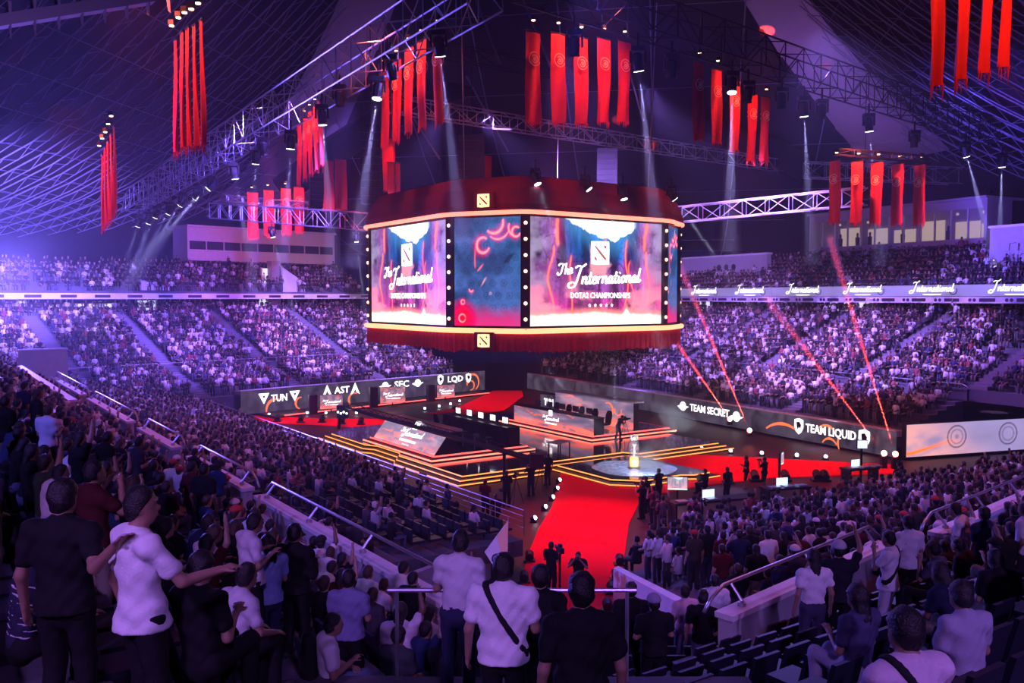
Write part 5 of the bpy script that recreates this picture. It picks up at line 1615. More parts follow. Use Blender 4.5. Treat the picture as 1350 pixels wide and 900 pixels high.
# added lamps in no fixture, set in mid-air, colouring the trusses and patches of the roof
for p, q, c, pw, an in ((W(8, 36, 13), (TL0 + TL1) / 2, (0.6, 0.22, 1.0), 2600, 70), (W(40, 52, 17), (TM0 + TM1) / 2, (0.62, 0.25, 1.0), 10000, 80), (W(24, 74, 13), FL.p(along(FL, 345, 24), 24, 16), (0.75, 0.13, 0.75), 7000, 70), (W(30, 52, 17), TM0.lerp(TM1, 0.3), (0.62, 0.25, 1.0), 2500, 70)):
    spot('truss_wash', p, q, c, pw, an, 0.7, 0.3)
for px, py, y, pw, an in ((200, 88, 33, 9000, 4.0), (158, 68, 33, 5000, 4.0), (22, 78, 34, 4000, 3.5), (72, 228, 44, 7000, 3.0), (102, 250, 44, 7000, 3.0), (1090, 88, 62, 14000, 2.6), (1335, 130, 24, 9000, 5), (1290, 70, 24, 7000, 6), (868, 140, 60, 6000, 3), (210, 222, 44, 4000, 3)):
    p = at_y(px, py, y)
    spot('added_ember_spot', p, p + ray(px, py - 4) * 10, (1.0, 0.07, 0.03), pw, an, 0.9, 0.1)  # added lamp in mid-air, reddening the roof patch behind it
# pale catwalk with hanging fins at the upper left
a, b = at_y(-25, 30, 26), at_y(205, -6, 29)
rt = thing('catwalk', 'pale catwalk edge with hanging fins in the upper left corner', 'catwalk', a, math.atan2((b - a).y, (b - a).x))
L = (b - a).xy.length
rise = (b.z - a.z) / L
MB().add([(0, 0, -0.18), (L, 0, L * rise - 0.18), (L, 0.5, L * rise - 0.18), (0, 0.5, -0.18), (0, 0, 0.18), (L, 0, L * rise + 0.18), (L, 0.5, L * rise + 0.18), (0, 0.5, 0.18)],
         [(0, 3, 2, 1), (4, 5, 6, 7), (0, 1, 5, 4), (1, 2, 6, 5), (2, 3, 7, 6), (3, 0, 4, 7)]).build('edge_beam', M['clad'], rt)
for k in range(8):
    x = 0.75 + k * 0.66
    z = x * rise
    MB().add([(x - 0.05, -0.02, z + 0.5), (x + 0.05, -0.02, z + 0.5), (x + 0.02, 0.02, z - 0.62), (x - 0.05, 0.5, z + 0.5), (x + 0.05, 0.5, z + 0.5), (x + 0.02, 0.3, z - 0.5)], [(0, 1, 2), (5, 4, 3), (0, 3, 4, 1), (1, 4, 5, 2), (2, 5, 3, 0)]).build('fin', M['clad'], rt)
spot('catwalk_light', a + Vector((2, -3, -5)), (a + b) / 2, (0.4, 0.2, 1.0), 700, 90, 0.8)

# ---------------------------------------------------------------- people: bodies grown from distance fields
V3 = lambda *a: np.array(a, float)
def field(prims, lo, hi, vox):
    n = np.ceil((hi - lo) / vox).astype(int) + 1
    F = np.full(n, 0.5)
    ax = [lo[i] + vox * np.arange(n[i]) for i in range(3)]
    for pr in prims:
        kind, k = pr[0], pr[-1]
        if kind == 'cap':
            _, a, b, ra, rb, fl, _k = pr
            r = max(ra, rb)
            l_, h_ = np.minimum(a, b) - r, np.maximum(a, b) + r
        elif kind == 'ell':
            _, c, rr, _k = pr
            l_, h_ = c - rr, c + rr
        mg = abs(k) + 2.5 * vox
        i0 = np.clip(np.floor((l_ - mg - lo) / vox).astype(int), 0, n - 1)
        i1 = np.clip(np.ceil((h_ + mg - lo) / vox).astype(int) + 1, 1, n)
        if (i1 <= i0).any(): continue
        X, Y, Z = np.meshgrid(ax[0][i0[0]:i1[0]], ax[1][i0[1]:i1[1]], ax[2][i0[2]:i1[2]], indexing='ij')
        if kind == 'cap':
            d = b - a
            L2 = max(d @ d, 1e-9)
            px, py, pz = X - a[0], Y - a[1], Z - a[2]
            t = np.clip((px * d[0] + py * d[1] + pz * d[2]) / L2, 0, 1)
            qx, qy, qz = px - t * d[0], py - t * d[1], pz - t * d[2]
            if fl is not None:
                s, nv = fl
                dn = qx * nv[0] + qy * nv[1] + qz * nv[2]
                g = dn * (1 / s - 1)
                qx, qy, qz = qx + nv[0] * g, qy + nv[1] * g, qz + nv[2] * g
                D = (np.sqrt(qx * qx + qy * qy + qz * qz) - (ra + t * (rb - ra)))
                D = np.where(D > 0, D * 0.85, D * 0.85)
            else:
                D = np.sqrt(qx * qx + qy * qy + qz * qz) - (ra + t * (rb - ra))
        else:
            q = np.sqrt(((X - c[0]) / rr[0]) ** 2 + ((Y - c[1]) / rr[1]) ** 2 + ((Z - c[2]) / rr[2]) ** 2)
            D = (q - 1) * min(rr)
        sl = F[i0[0]:i1[0], i0[1]:i1[1], i0[2]:i1[2]]
        if k < 0:                            # carve
            kk = -k
            h = np.maximum(kk - np.abs(sl + D), 0) / kk
            sl[...] = np.maximum(sl, -D) + h * h * kk / 4
        else:
            h = np.maximum(k - np.abs(sl - D), 0) / k
            sl[...] = np.minimum(sl, D) - h * h * k / 4
    return F, ax
CORN = np.array([(i, j, k) for i in (0, 1) for j in (0, 1) for k in (0, 1)])
EDG = [(0, 1), (2, 3), (4, 5), (6, 7), (0, 2), (1, 3), (4, 6), (5, 7), (0, 4), (1, 5), (2, 6), (3, 7)]
def nets(F, lo, vox):
    S = F < 0
    n = np.array(F.shape)
    cs = [S[i:n[0] - 1 + i, j:n[1] - 1 + j, k:n[2] - 1 + k] for i, j, k in CORN]
    cnt = sum(c.astype(np.int8) for c in cs)
    act = np.argwhere((cnt > 0) & (cnt < 8))
    idx = -np.ones(n - 1, int)
    idx[tuple(act.T)] = np.arange(len(act))
    val = np.stack([F[act[:, 0] + i, act[:, 1] + j, act[:, 2] + k] for i, j, k in CORN], 1)
    acc = np.zeros((len(act), 3)); m = np.zeros(len(act))
    for a, b in EDG:
        va, vb = val[:, a], val[:, b]
        x = (va < 0) != (vb < 0)
        t = np.where(x, va / np.where(x, va - vb, 1), 0)
        p = CORN[a] + t[:, None] * (CORN[b] - CORN[a])
        acc += np.where(x[:, None], p, 0); m += x
    verts = lo + (act + acc / m[:, None]) * vox
    faces = []
    for ax in range(3):
        sl0 = [slice(0, n[i]) for i in range(3)]; sl1 = list(sl0)
        sl0[ax] = slice(0, n[ax] - 1); sl1[ax] = slice(1, n[ax])
        A, B = S[tuple(sl0)], S[tuple(sl1)]
        e = np.argwhere(A != B)
        o1, o2 = (ax + 1) % 3, (ax + 2) % 3
        e = e[(e[:, o1] > 0) & (e[:, o2] > 0) & (e[:, o1] < n[o1] - 1) & (e[:, o2] < n[o2] - 1)]
        if not len(e): continue
        ins = A[tuple(e.T)]
        d1 = np.zeros(3, int); d1[o1] = 1
        d2 = np.zeros(3, int); d2[o2] = 1
        q = np.stack([idx[tuple((e - d1 - d2).T)], idx[tuple((e - d2).T)], idx[tuple(e.T)], idx[tuple((e - d1).T)]], 1)
        q[~ins] = q[~ins][:, ::-1]
        faces.append(q)
    return verts, np.concatenate(faces)
def mesh_np(name, v, f, m, smooth=True):
    me = bpy.data.meshes.new(name)
    me.vertices.add(len(v)); me.vertices.foreach_set('co', np.ascontiguousarray(v, np.float32).ravel())
    me.loops.add(f.size); me.loops.foreach_set('vertex_index', np.ascontiguousarray(f, np.int32).ravel())
    me.polygons.add(len(f)); me.polygons.foreach_set('loop_start', (np.arange(len(f)) * f.shape[1]).astype(np.int32))
    if smooth:
        me.polygons.foreach_set('use_smooth', np.ones(len(f), bool))
    me.update(calc_edges=True)
    if m is not None:
        me.materials.append(m)
    return me
def grow(name, prims, vox, m, cut=(), noise=0.0, seed=0, nf=1.0):
    L = [np.minimum(p[1], p[2]) - max(p[3], p[4]) if p[0] == 'cap' else p[1] - p[2] for p in prims]
    H = [np.maximum(p[1], p[2]) + max(p[3], p[4]) if p[0] == 'cap' else p[1] + p[2] for p in prims]
    lo, hi = np.min(L, 0) - 3 * vox, np.max(H, 0) + 3 * vox
    F, ax = field(prims, lo, hi, vox)
    X, Y, Z = np.meshgrid(*ax, indexing='ij')
    if noise:
        s = seed * 1.7
        w = np.sin(X * 23 * nf + 9 * nf * Z + s) * np.sin(Z * 17 * nf - Y * 11 + s * 2) + 0.7 * np.sin(Z * 38 * nf + X * 15 + Y * 22 + s) + 0.5 * np.sin(X * 61 * nf - Z * 44 + s)
        F = F + noise * w * (np.abs(F) < 0.08)
    for c, nv in cut:                        # keep the side nv points to
        F = np.maximum(F, -((X - c[0]) * nv[0] + (Y - c[1]) * nv[1] + (Z - c[2]) * nv[2]))
    v, f = nets(F, lo, vox)
    return mesh_np(name, v, f, m)

def rotx(p, c, a):
    y, z = p[1] - c[1], p[2] - c[2]
    return V3(p[0], c[1] + y * math.cos(a) - z * math.sin(a), c[2] + y * math.sin(a) + z * math.cos(a))
ARM = {  # elbow, wrist offsets from the shoulder; x outwards
    'down': ((0.07, -0.03, -0.29), (0.09, 0.04, -0.53)), 'pocket': ((0.13, -0.07, -0.27), (0.03, 0.05, -0.47)), 'phone': ((0.06, 0.03, -0.28), (-0.05, 0.25, -0.18)),
    'up': ((0.11, 0.08, 0.26), (0.04, 0.14, 0.50)), 'lap': ((0.06, 0.06, -0.28), (-0.03, 0.29, -0.36)), 'chin': ((0.03, 0.18, -0.22), (-0.08, 0.22, 0.03)), 'hip': ((0.20, -0.08, -0.24), (0.02, 0.04, -0.40)),
    'point': ((0.16, 0.22, -0.13), (0.20, 0.46, -0.02)), 'side': ((0.26, 0.10, -0.14), (0.50, 0.20, -0.05)), 'head': ((0.20, 0.10, 0.15), (-0.02, 0.02, 0.26)), 'shoot': ((0.12, 0.16, -0.16), (-0.07, 0.26, 0.10)),
    'fold': ((0.07, 0.04, -0.28), (-0.22, 0.18, -0.24)), 'knee': ((0.05, 0.10, -0.27), (-0.02, 0.34, -0.30)),
    'neck': ((0.22, -0.20, -0.24), (0.10, -0.24, 0.03)),
}
def joints(pose):
    J = {}
    sit = pose.get('sit', False)
    pz = 0.52 if sit else 0.93
    py = -0.02
    J['pel'] = V3(0, py, pz)
    J['che'] = V3(0, py - 0.02, pz + 0.31)
    J['nek'] = V3(0, py - 0.03, pz + 0.53)
    J['hd'] = V3(0, py + 0.015, pz + 0.69)
    lean, turn = pose.get('lean', 0.0), pose.get('turn', 0.0)
    wid = pose.get('wide', 1.0)
    for s, sg in (('L', -1), ('R', 1)):
        J['sh' + s] = V3(sg * 0.185 * wid, py - 0.03, pz + 0.47)
    for k in ('che', 'nek', 'hd', 'shL', 'shR'):
        J[k] = rotx(J[k], J['pel'], -lean)
    hl = pose.get('head', 0.0)
    if hl:
        J['hd'] = rotx(J['hd'], J['nek'], -hl)
    for s, sg in (('L', -1), ('R', 1)):
        e, w = pose.get('arm' + s, 'down')  if not isinstance(pose.get('arm' + s, 'down'), str) else ARM[pose.get('arm' + s, 'down')]
        sc = 1.0
        J['el' + s] = J['sh' + s] + V3(sg * e[0], e[1], e[2]) * sc
        J['wr' + s] = J['sh' + s] + V3(sg * w[0], w[1], w[2]) * sc
        d = J['wr' + s] - J['el' + s]
        J['ha' + s] = J['wr' + s] + d / np.linalg.norm(d) * 0.085
        J['hp' + s] = V3(sg * 0.095, py, pz - 0.03)
        if sit:
            sp = pose.get('spread', 0.0)
            J['kn' + s] = V3(sg * (0.11 + sp), py + 0.42, pz + 0.0)
            J['an' + s] = V3(sg * (0.11 + sp), py + 0.40, 0.09)
        else:
            st = pose.get('step', 0.0) * sg
            J['kn' + s] = V3(sg * 0.105, 0.03 + 0.16 * st + 0.0, 0.50)
            J['an' + s] = V3(sg * 0.12, -0.03 + 0.26 * st, 0.085)
        J['to' + s] = J['an' + s] + V3(sg * 0.025, 0.15, -0.045)
    return J
def head_prims(hd, nek, fine, turn=0.0):
    c, s = math.cos(turn), math.sin(turn)
    r = lambda x, y, z: hd + V3(x * c - y * s, x * s + y * c, z)
    P = [('ell', hd + V3(0, 0, 0.02), V3(0.078, 0.092, 0.108) if not turn else V3(0.085, 0.085, 0.108), 0.02), ('ell', r(0, 0.028, -0.06), V3(0.058, 0.058, 0.062), 0.03),
         ('cap', nek - V3(0, 0, 0.06), hd - V3(0, 0.02, 0.04), 0.062, 0.055, None, 0.03),
         ('ell', r(0, 0.098, -0.012), V3(0.014, 0.018, 0.022), 0.012),
         ('ell', r(0.082, -0.005, -0.005), V3(0.012, 0.014, 0.032), 0.008), ('ell', r(-0.082, -0.005, -0.005), V3(0.012, 0.014, 0.032), 0.008)]
    if fine:
        P += [('ell', r(0.034, 0.094, 0.018), V3(0.018, 0.014, 0.012), -0.012), ('ell', r(-0.034, 0.094, 0.018), V3(0.018, 0.014, 0.012), -0.012),
              ('cap', r(0.022, 0.088, -0.055), r(-0.022, 0.088, -0.055), 0.009, 0.009, None, 0.008), ('cap', r(0.04, 0.086, 0.04), r(-0.04, 0.086, 0.04), 0.011, 0.011, None, 0.012)]
    return P
def hand_prims(w, h, sg, fine, curl=0.35):
    d = (h - w) / np.linalg.norm(h - w)
    side = np.cross(d, V3(0, 0, 1.0)) if abs(d[2]) < 0.9 else V3(0, 1.0, 0)
    side = side / np.linalg.norm(side)
    up = np.cross(side, d)
    if up[2] < 0: up = -up
    P = [('cap', w, w + d * 0.075, 0.030, 0.036, (0.6, up), 0.02)]
    if not fine:
        return P + [('cap', w + d * 0.07, w + d * 0.15 - up * 0.02, 0.028, 0.018, (0.7, up), 0.02), ('cap', w + d * 0.03 + side * sg * -0.03, w + d * 0.09 + side * sg * -0.055, 0.014, 0.011, None, 0.015)]
    for i, ln in enumerate((0.068, 0.078, 0.072, 0.056)):
        o = w + d * 0.085 + side * (0.030 - 0.020 * i)
        m1 = o + d * ln * 0.5 + side * (0.006 - 0.004 * i) - up * 0.006
        m2 = m1 + d * ln * 0.5 * math.cos(curl * 1.6) - up * ln * 0.5 * math.sin(curl * 1.6)
        P += [('cap', o - d * 0.02, m1, 0.0105, 0.0095, None, 0.006), ('cap', m1, m2, 0.0095, 0.008, None, 0.004)]
    b = w + d * 0.025 + side * 0.03
    P += [('cap', b, b + side * 0.032 + d * 0.03 - up * 0.01, 0.013, 0.011, None, 0.01), ('cap', b + side * 0.032 + d * 0.03 - up * 0.01, b + side * 0.036 + d * 0.062 - up * 0.018, 0.011, 0.009, None, 0.005)]
    return P
FWD = V3(0, 1, 0)
def build_person(key, pose, vox, fine=False):
    """meshes (body, shirt, trousers, hair...) of one posture"""
    J = joints(pose)
    wd = pose.get('wide', 1.0)
    lean = pose.get('lean', 0.0)
    up = rotx(V3(0, 0, 1), V3(0, 0, 0), -lean)
    fw = rotx(V3(0, 1, 0), V3(0, 0, 0), -lean)
    mn = max(0.0, vox - 0.02) * 0.35         # keeps thin limbs whole on coarse grids
    tors = lambda g: [('cap', J['pel'], J['che'], (0.150 + g) * wd, (0.158 + g) * wd, (0.70 + 0.06 * (wd - 1), fw), 0.05), ('cap', J['che'], J['nek'] - up * 0.12, (0.155 + g) * wd, (0.14 + g) * wd, (0.66, fw), 0.05),
                      ('cap', J['shL'], J['shR'], 0.068 + g, 0.068 + g, None, 0.06), ('cap', J['nek'] - up * 0.08, J['nek'] - up * 0.02, 0.10 + g * 0.8, 0.062 + g * 1.1, None, 0.06)]
    body = tors(0.0)
    for s, sg in (('L', -1), ('R', 1)):
        body += [('cap', J['sh' + s], J['el' + s], 0.050 + mn, 0.040 + mn, None, 0.03), ('cap', J['el' + s], J['wr' + s], 0.041 + mn, 0.028 + mn, None, 0.02)]
        body += hand_prims(J['wr' + s], J['ha' + s], sg, fine)
        body += [('cap', J['hp' + s], J['kn' + s], 0.082 * wd, 0.056, None, 0.04), ('cap', J['kn' + s], J['an' + s], 0.054, 0.040 + mn, None, 0.03), ('cap', J['an' + s] - V3(0, 0.03, 0.03), J['to' + s], 0.045, 0.036, None, 0.02)]
    body += head_prims(J['hd'], J['nek'], fine, pose.get('turn', 0.0))
    out = {'J': J}
    out['body'] = grow('body', body, vox, M['skinc'])
    g = 0.016 if fine else 0.014 + vox * 0.35
    sh = tors(g)
    slv = pose.get('sleeve', 0.62)
    cuts_s = []
    for s, sg in (('L', -1), ('R', 1)):
        e = J['sh' + s] + (J['el' + s] - J['sh' + s]) * min(slv, 1.0)
        sh += [('cap', J['sh' + s], e, 0.058 + g * 0.8, 0.056 + g * 0.7, None, 0.03)]
        if slv > 1:
            w = J['el' + s] + (J['wr' + s] - J['el' + s]) * 0.92
            sh += [('cap', J['el' + s], w, 0.054 + g * 0.6, 0.042 + g * 0.6, None, 0.03)]
    hem = J['pel'] - up * pose.get('hem', 0.06)
    if pose.get('hem', 0.06) > 0 and not pose.get('sit'):
        sh += [('cap', J['pel'], J['pel'] - up * 0.12, (0.162 + g) * wd, (0.192 + g) * wd, (0.90, fw), 0.05)]
    out['shirt'] = grow('shirt', sh, vox, M['cloth'], [(hem, up)], 0.0065 if fine else 0.006, pose.get('seed', 3))
    g2 = 0.012 if fine else 0.010 + vox * 0.3
    tr = [('cap', J['pel'] + up * 0.06, J['pel'] - V3(0, 0, 0.03), (0.150 + g2) * wd, (0.155 + g2) * wd, (0.72, fw), 0.04)]
    shorts = pose.get('shorts', False)
    for s, sg in (('L', -1), ('R', 1)):
        tr += [('cap', J['hp' + s], J['kn' + s], 0.088 * wd + g2, 0.062 + g2, None, 0.03)]
        if not shorts:
            tr += [('cap', J['kn' + s], J['an' + s], 0.062 + g2, 0.052 + g2, None, 0.03)]
            if not fine:
                tr += [('cap', J['an' + s] - V3(0, 0.03, 0.03), J['to' + s], 0.055, 0.046, None, 0.02)]
    if pose.get('skirt'):
        tr = [('cap', J['pel'] + up * 0.06, J['pel'] - V3(0, 0, 0.5), 0.15 * wd + g2, 0.24, (0.85, fw), 0.04)]
    out['trousers'] = grow('trousers', tr, vox, M['cloth'], [], 0.003, 7)
    if pose.get('strap'):
        sg = pose['strap']
        a = J['nek'] + V3(sg * 0.11, 0, -0.02)
        b = J['pel'] + V3(-sg * 0.19, 0, 0.02)
        d = (b - a) / np.linalg.norm(b - a)
        nv = np.cross(d, fw)
        nv = nv / np.linalg.norm(nv)
        out['bag_strap'] = grow('bag_strap', tors(g + 0.022), min(vox, 0.014), M['cloth'], [(a - nv * 0.024, nv), (a + nv * 0.024, -nv), (hem, up)])
    for k in range(pose.get('stripes', 0)):
        c = J['pel'] + up * (0.05 + 0.05 * k)
        out['stripe%d' % k] = grow('stripe', tors(g + 0.004), min(vox, 0.014), M['cloth'], [(c, up), (c + up * 0.016, -up)])
    if pose.get('pack'):
        c = (J['che'] + J['nek']) / 2 - fw * 0.2
        out['backpack'] = grow('backpack', [('cap', c - up * 0.26, c + up * 0.08, 0.15, 0.13, (0.62, fw), 0.02), ('cap', c - up * 0.2 - fw * 0.06, c - up * 0.1 - fw * 0.06, 0.11, 0.11, (0.5, fw), 0.02)], vox, M['cloth'])
    if pose.get('waistbag'):
        c = J['pel'] + up * 0.1 + V3(0.17, 0.05, 0)
        out['waist_bag'] = grow('waist_bag', [('cap', c - fw * 0.16, c + fw * 0.16, 0.09, 0.09, (0.6, V3(1, 0, 0)), 0.02)], vox, M['cloth'])
    if fine:
        for s in 'LR':
            out['shoe' + s] = grow('shoe', [('cap', J['an' + s] - V3(0, 0.03, 0.035), J['to' + s] - V3(0, -0.02, 0.0), 0.054, 0.044, None, 0.02)], 0.02, M['cloth'], [(V3(0, 0, 0.0), V3(0, 0, 1))])
    hd = J['hd']
    tn = pose.get('turn', 0.0)
    c, s = math.cos(tn), math.sin(tn)
    fwd = V3(-s, c, 0)
    hv = min(vox, 0.032)
    top = hd + V3(0, 0, 0.028) - fwd * 0.012
    cutf = [(hd + fwd * 0.035 + V3(0, 0, 0.03), np.array((-fwd[0], -fwd[1], 0.75))), (hd - V3(0, 0, 0.085), V3(0, 0, 1) - fwd * 0.6)]
    out['hair_short'] = grow('hair', [('ell', top, V3(0.094, 0.106, 0.118) if not tn else V3(0.1, 0.1, 0.118), 0.02), ('ell', hd - fwd * 0.03 - V3(0, 0, 0.02), V3(0.084, 0.086, 0.09), 0.02)], hv, M['hair'], cutf, 0.004, 5, 1.6)
    out['hair_long'] = grow('hair', [('ell', top, V3(0.097, 0.108, 0.12), 0.02), ('cap', hd - fwd * 0.045, J['nek'] - fwd * 0.085 - up * 0.16, 0.092, 0.075, (0.75, fwd), 0.03)], hv, M['hair'], [(hd + fwd * 0.03 + V3(0, 0, 0.03), np.array((-fwd[0], -fwd[1], 0.75)))], 0.004, 9, 1.6)
    out['cap'] = grow('cap', [('ell', hd + V3(0, 0, 0.045) - fwd * 0.008, V3(0.112, 0.126, 0.115), 0.01), ('cap', hd + V3(0, 0, 0.055) + fwd * 0.08, hd + V3(0, 0, 0.045) + fwd * 0.16, 0.055, 0.05, (0.25, V3(0, 0, 1)), 0.015)], hv, M['cloth'], [(hd + V3(0, 0, 0.035), V3(0, 0, 1))])
    out['hat'] = grow('hat', [('ell', hd + V3(0, 0, 0.05), V3(0.112, 0.126, 0.115), 0.01), ('cap', hd + V3(0, 0, 0.05) - fwd * 0.02, hd + V3(0, 0, 0.05) + fwd * 0.02, 0.17, 0.17, (0.14, V3(0, 0, 1)), 0.02)], hv, M['cloth'], [(hd + V3(0, 0, 0.02), V3(0, 0, 1))])
    return out
POSES = {
    'stand': dict(), 'pocket': dict(armL='pocket', armR='pocket'), 'phone': dict(armL='phone', armR='phone', head=0.25), 'armup': dict(armR='up'), 'cheer': dict(armL='up', armR='up'), 'fold': dict(armL='fold', armR='fold'),
    'hip': dict(armR='hip', step=0.25), 'shoot': dict(armL='shoot', armR='shoot'),
    'sit': dict(sit=True, armL='lap', armR='lap'), 'sitphone': dict(sit=True, armL='phone', armR='phone', head=0.35, lean=0.1), 'sitlean': dict(sit=True, armL='knee', armR='knee', lean=0.42, spread=0.05), 'sitchin': dict(sit=True, armL='lap', armR='chin', lean=0.2),
    'situp': dict(sit=True, armL='lap', armR='up'), 'sitback': dict(sit=True, armL='lap', armR='lap', lean=-0.15, spread=0.04), 'sithead': dict(sit=True, armL='head', armR='lap'),
}
LIB = {}
def lib(pose, vox):
    k = (pose, vox)
    if k not in LIB:
        LIB[k] = build_person(pose, POSES[pose], vox)
    return LIB[k]
HEAD_TOP = {False: 0.93 + 0.69 + 0.135, True: 0.52 + 0.69 + 0.135}
SKINS = [(0.34, 0.19, 0.13), (0.40, 0.24, 0.17), (0.27, 0.15, 0.10), (0.18, 0.10, 0.07), (0.44, 0.28, 0.21)]
HAIRS = [(0.012, 0.010, 0.010), (0.02, 0.014, 0.012), (0.05, 0.03, 0.02), (0.012, 0.012, 0.016)]
SHIRTS = [('white', (0.80, 0.80, 0.80)), ('pale grey', (0.55, 0.55, 0.57)), ('black', (0.014, 0.014, 0.016)), ('black', (0.016, 0.016, 0.02)), ('navy', (0.02, 0.025, 0.06)), ('dark grey', (0.05, 0.05, 0.055)), ('black', (0.012, 0.012, 0.012)),
          ('black', (0.02, 0.02, 0.02)), ('blue', (0.03, 0.05, 0.13)), ('white', (0.75, 0.76, 0.78)), ('olive', (0.05, 0.05, 0.035)), ('black', (0.015, 0.015, 0.015)), ('maroon', (0.08, 0.015, 0.02)), ('white', (0.78, 0.76, 0.78))]
PANTS = [(0.03, 0.03, 0.035), (0.05, 0.06, 0.10), (0.02, 0.02, 0.02), (0.10, 0.11, 0.16), (0.22, 0.19, 0.15)]
def assemble(me, label, loc, rz, shirt, pants, skin, hair, hairc, group=None, s=1.0, capc=None, shoes=(0.05, 0.05, 0.05)):
    o = link('person', me['body'], None)
    o.location = loc
    o.rotation_euler = (0, 0, rz)
    o.scale = (s, s, s)
    o.color = (*skin, 1)
    tag(o, label, 'person', group)
    for nm, col in (('shirt', shirt), ('trousers', pants)):
        c = link(nm, me[nm], None, o)
        c.color = (*col, 1)
    if fine_shoe(me):
        for sd in 'LR':
            link('shoe', me['shoe' + sd], None, o).color = (*shoes, 1)
    h = link('hair', me['hair_long' if hair == 'long' else 'hair_short'], None, o)
    h.color = (*hairc, 1)
    for x in me:
        if x.startswith('stripe'):
            link('stripe', me[x], None, o).color = (0.6, 0.6, 0.62, 1)
    for x in ('bag_strap', 'backpack', 'waist_bag'):
        if x in me:
            link(x, me[x], None, o).color = (0.02, 0.02, 0.022, 1)
    if hair in ('cap', 'hat'):
        c = link(hair, me[hair], None, o)
        c.color = (*(capc or (0.7, 0.7, 0.7)), 1)
    return o
def fine_shoe(me):
    return 'shoeL' in me

# where the floor is under a point
RWS = [(a, b, dp, z, n) for a, b, dp, z, n in ROWS]
RA = np.array([(r[0].x, r[0].y) for r in RWS]); RB = np.array([(r[1].x, r[1].y) for r in RWS])
RD = np.array([r[2] for r in RWS]); RZ = np.array([r[3] for r in RWS])
def ground(x, y):
    d = RB - RA
    L = np.linalg.norm(d, axis=1)
    e = d / L[:, None]
    q = np.array((x, y)) - RA
    t = (q * e).sum(1)
    w = np.abs(q[:, 0] * e[:, 1] - q[:, 1] * e[:, 0])
    m = (t >= 0) & (t <= L) & (w <= RD / 2 + 1e-4)
    return float(RZ[m].max()) if m.any() else 0.0
def proj(p):
    x, y, z = p[0], p[1], p[2] - HC
    yc = y * _c - z * _s
    zc = y * _s + z * _c
    return 675 + FPX * x / yc, 450 - FPX * zc / yc, yc
def drop(px, py, H, y0=3.0, y1=70.0):
    """the spot on the terraces where someone of height H has the top of the head in that line of sight"""
    r = ray(px, py)
    y = y0
    while y < y1:
        p = Vector((0, 0, HC)) + r * (y / r.y)
        g = ground(p.x, p.y)
        if p.z - H <= g:
            return Vector((p.x, p.y, g))
        y += 0.04
    return Vector((p.x, p.y, 0))

# ---------------------------------------------------------------- the people nearest the camera, one by one
WHITE, GREYW, BLK, NAVY, DENIM = (0.80, 0.78, 0.80), (0.62, 0.60, 0.64), (0.014, 0.014, 0.016), (0.03, 0.035, 0.08), (0.16, 0.21, 0.36)
HERO_XY = []
PH = []
def hero(label, px, py, depth, pose, rz, shirt, pants, hair='short', capc=None, skin=0, s=1.0, vox=None, hairc=0, phone=False, snap=True):
    sit = pose.get('sit', False)
    H = HEAD_TOP[sit] * s
    p = at_y(px, py, depth)
    g = ground(p.x, p.y)
    z = p.z - H
    if snap and abs(z - g) < 0.9:
        z = g
    HERO_DIFF.append((label[:30], round(p.z - H - g, 2)))
    vx = vox or (0.014 if depth < 9 else 0.02 if depth < 18 else 0.03)
    me = build_person('h', pose, vx, vx <= 0.02)
    o = assemble(me, label, (p.x, p.y, z), rz, shirt, pants, SKINS[skin], hair, HAIRS[hairc], 'people closest to the camera' if depth < 20 else None, s, capc)
    HERO_XY.append((p.x, p.y))
    if phone:
        J = me['J']
        c = (J['haL'] + J['haR']) / 2 if pose.get('armL') == pose.get('armR') else J['haR']
        PH.append((o, c, rz, label))
    return o
HERO_DIFF = []
P = dict
hero('man in pale tee with one arm stretched out over the rows below', 188, 638, 5.6, P(armR=((0.09, 0.17, -0.24), (0.10, 0.42, -0.22)), armL='down', seed=4, hem=0.09, turn=-0.5), -0.75, WHITE, BLK)
hero('man in white cap and striped navy tee at the left frame edge', 30, 668, 6.6, P(sit=True, armL='lap', armR='knee', lean=0.2, stripes=9), -0.9, (0.03, 0.03, 0.06), BLK, 'cap', (0.62, 0.6, 0.62))
hero('dark clad spectator resting a hand on the pale tee shoulder', 84, 634, 5.85, P(armL='down', armR=((0.15, -0.22, -0.17), (0.36, -0.33, 0.02)), wide=1.05), -0.05, BLK, BLK)
hero('broad man in pale tee with a dark strap across his back', 664, 727, 7.3, P(armL='down', armR='phone', strap=-1, wide=1.16, hem=0.08, seed=2), -0.12, WHITE, BLK)
hero('man in black tee seen from behind before the red carpet', 766, 752, 5.9, P(armL='down', armR='down', wide=1.06), 0.1, BLK, BLK)
hero('dark figure with a backpack right of the strapped man', 712, 760, 8.0, P(armL='down', armR='down', pack=True), 0.0, BLK, BLK, s=0.9)
hero('seated man in pinkish tee with black strap, lower right corner', 1192, 776, 5.3, P(sit=True, armL='knee', armR='lap', strap=-1, wide=1.12, spread=0.08, seed=6), 0.35, (0.72, 0.56, 0.66), DENIM, s=1.1)
hero('woman with long dark hair in white cropped top', 1072, 722, 12.6, P(armL='down', armR='down', hem=-0.04, sleeve=0.5), 0.1, WHITE, (0.05, 0.05, 0.10), 'long')
hero('person in dark tee beside the white cropped top woman', 1106, 724, 13.0, P(armL='down', armR='up', wide=1.05), -0.3, (0.02, 0.02, 0.03), BLK, 'cap', (0.5, 0.5, 0.55))
hero('man in white tee with black waist bag turned left', 1170, 726, 13.6, P(armL='chin', armR='down', waistbag=True, hem=0.09, strap=1), 0.9, WHITE, (0.55, 0.53, 0.6))
hero('man in plain white tee behind the waist bag man', 1196, 718, 14.6, P(armL='down', armR='phone'), 0.2, WHITE, BLK)
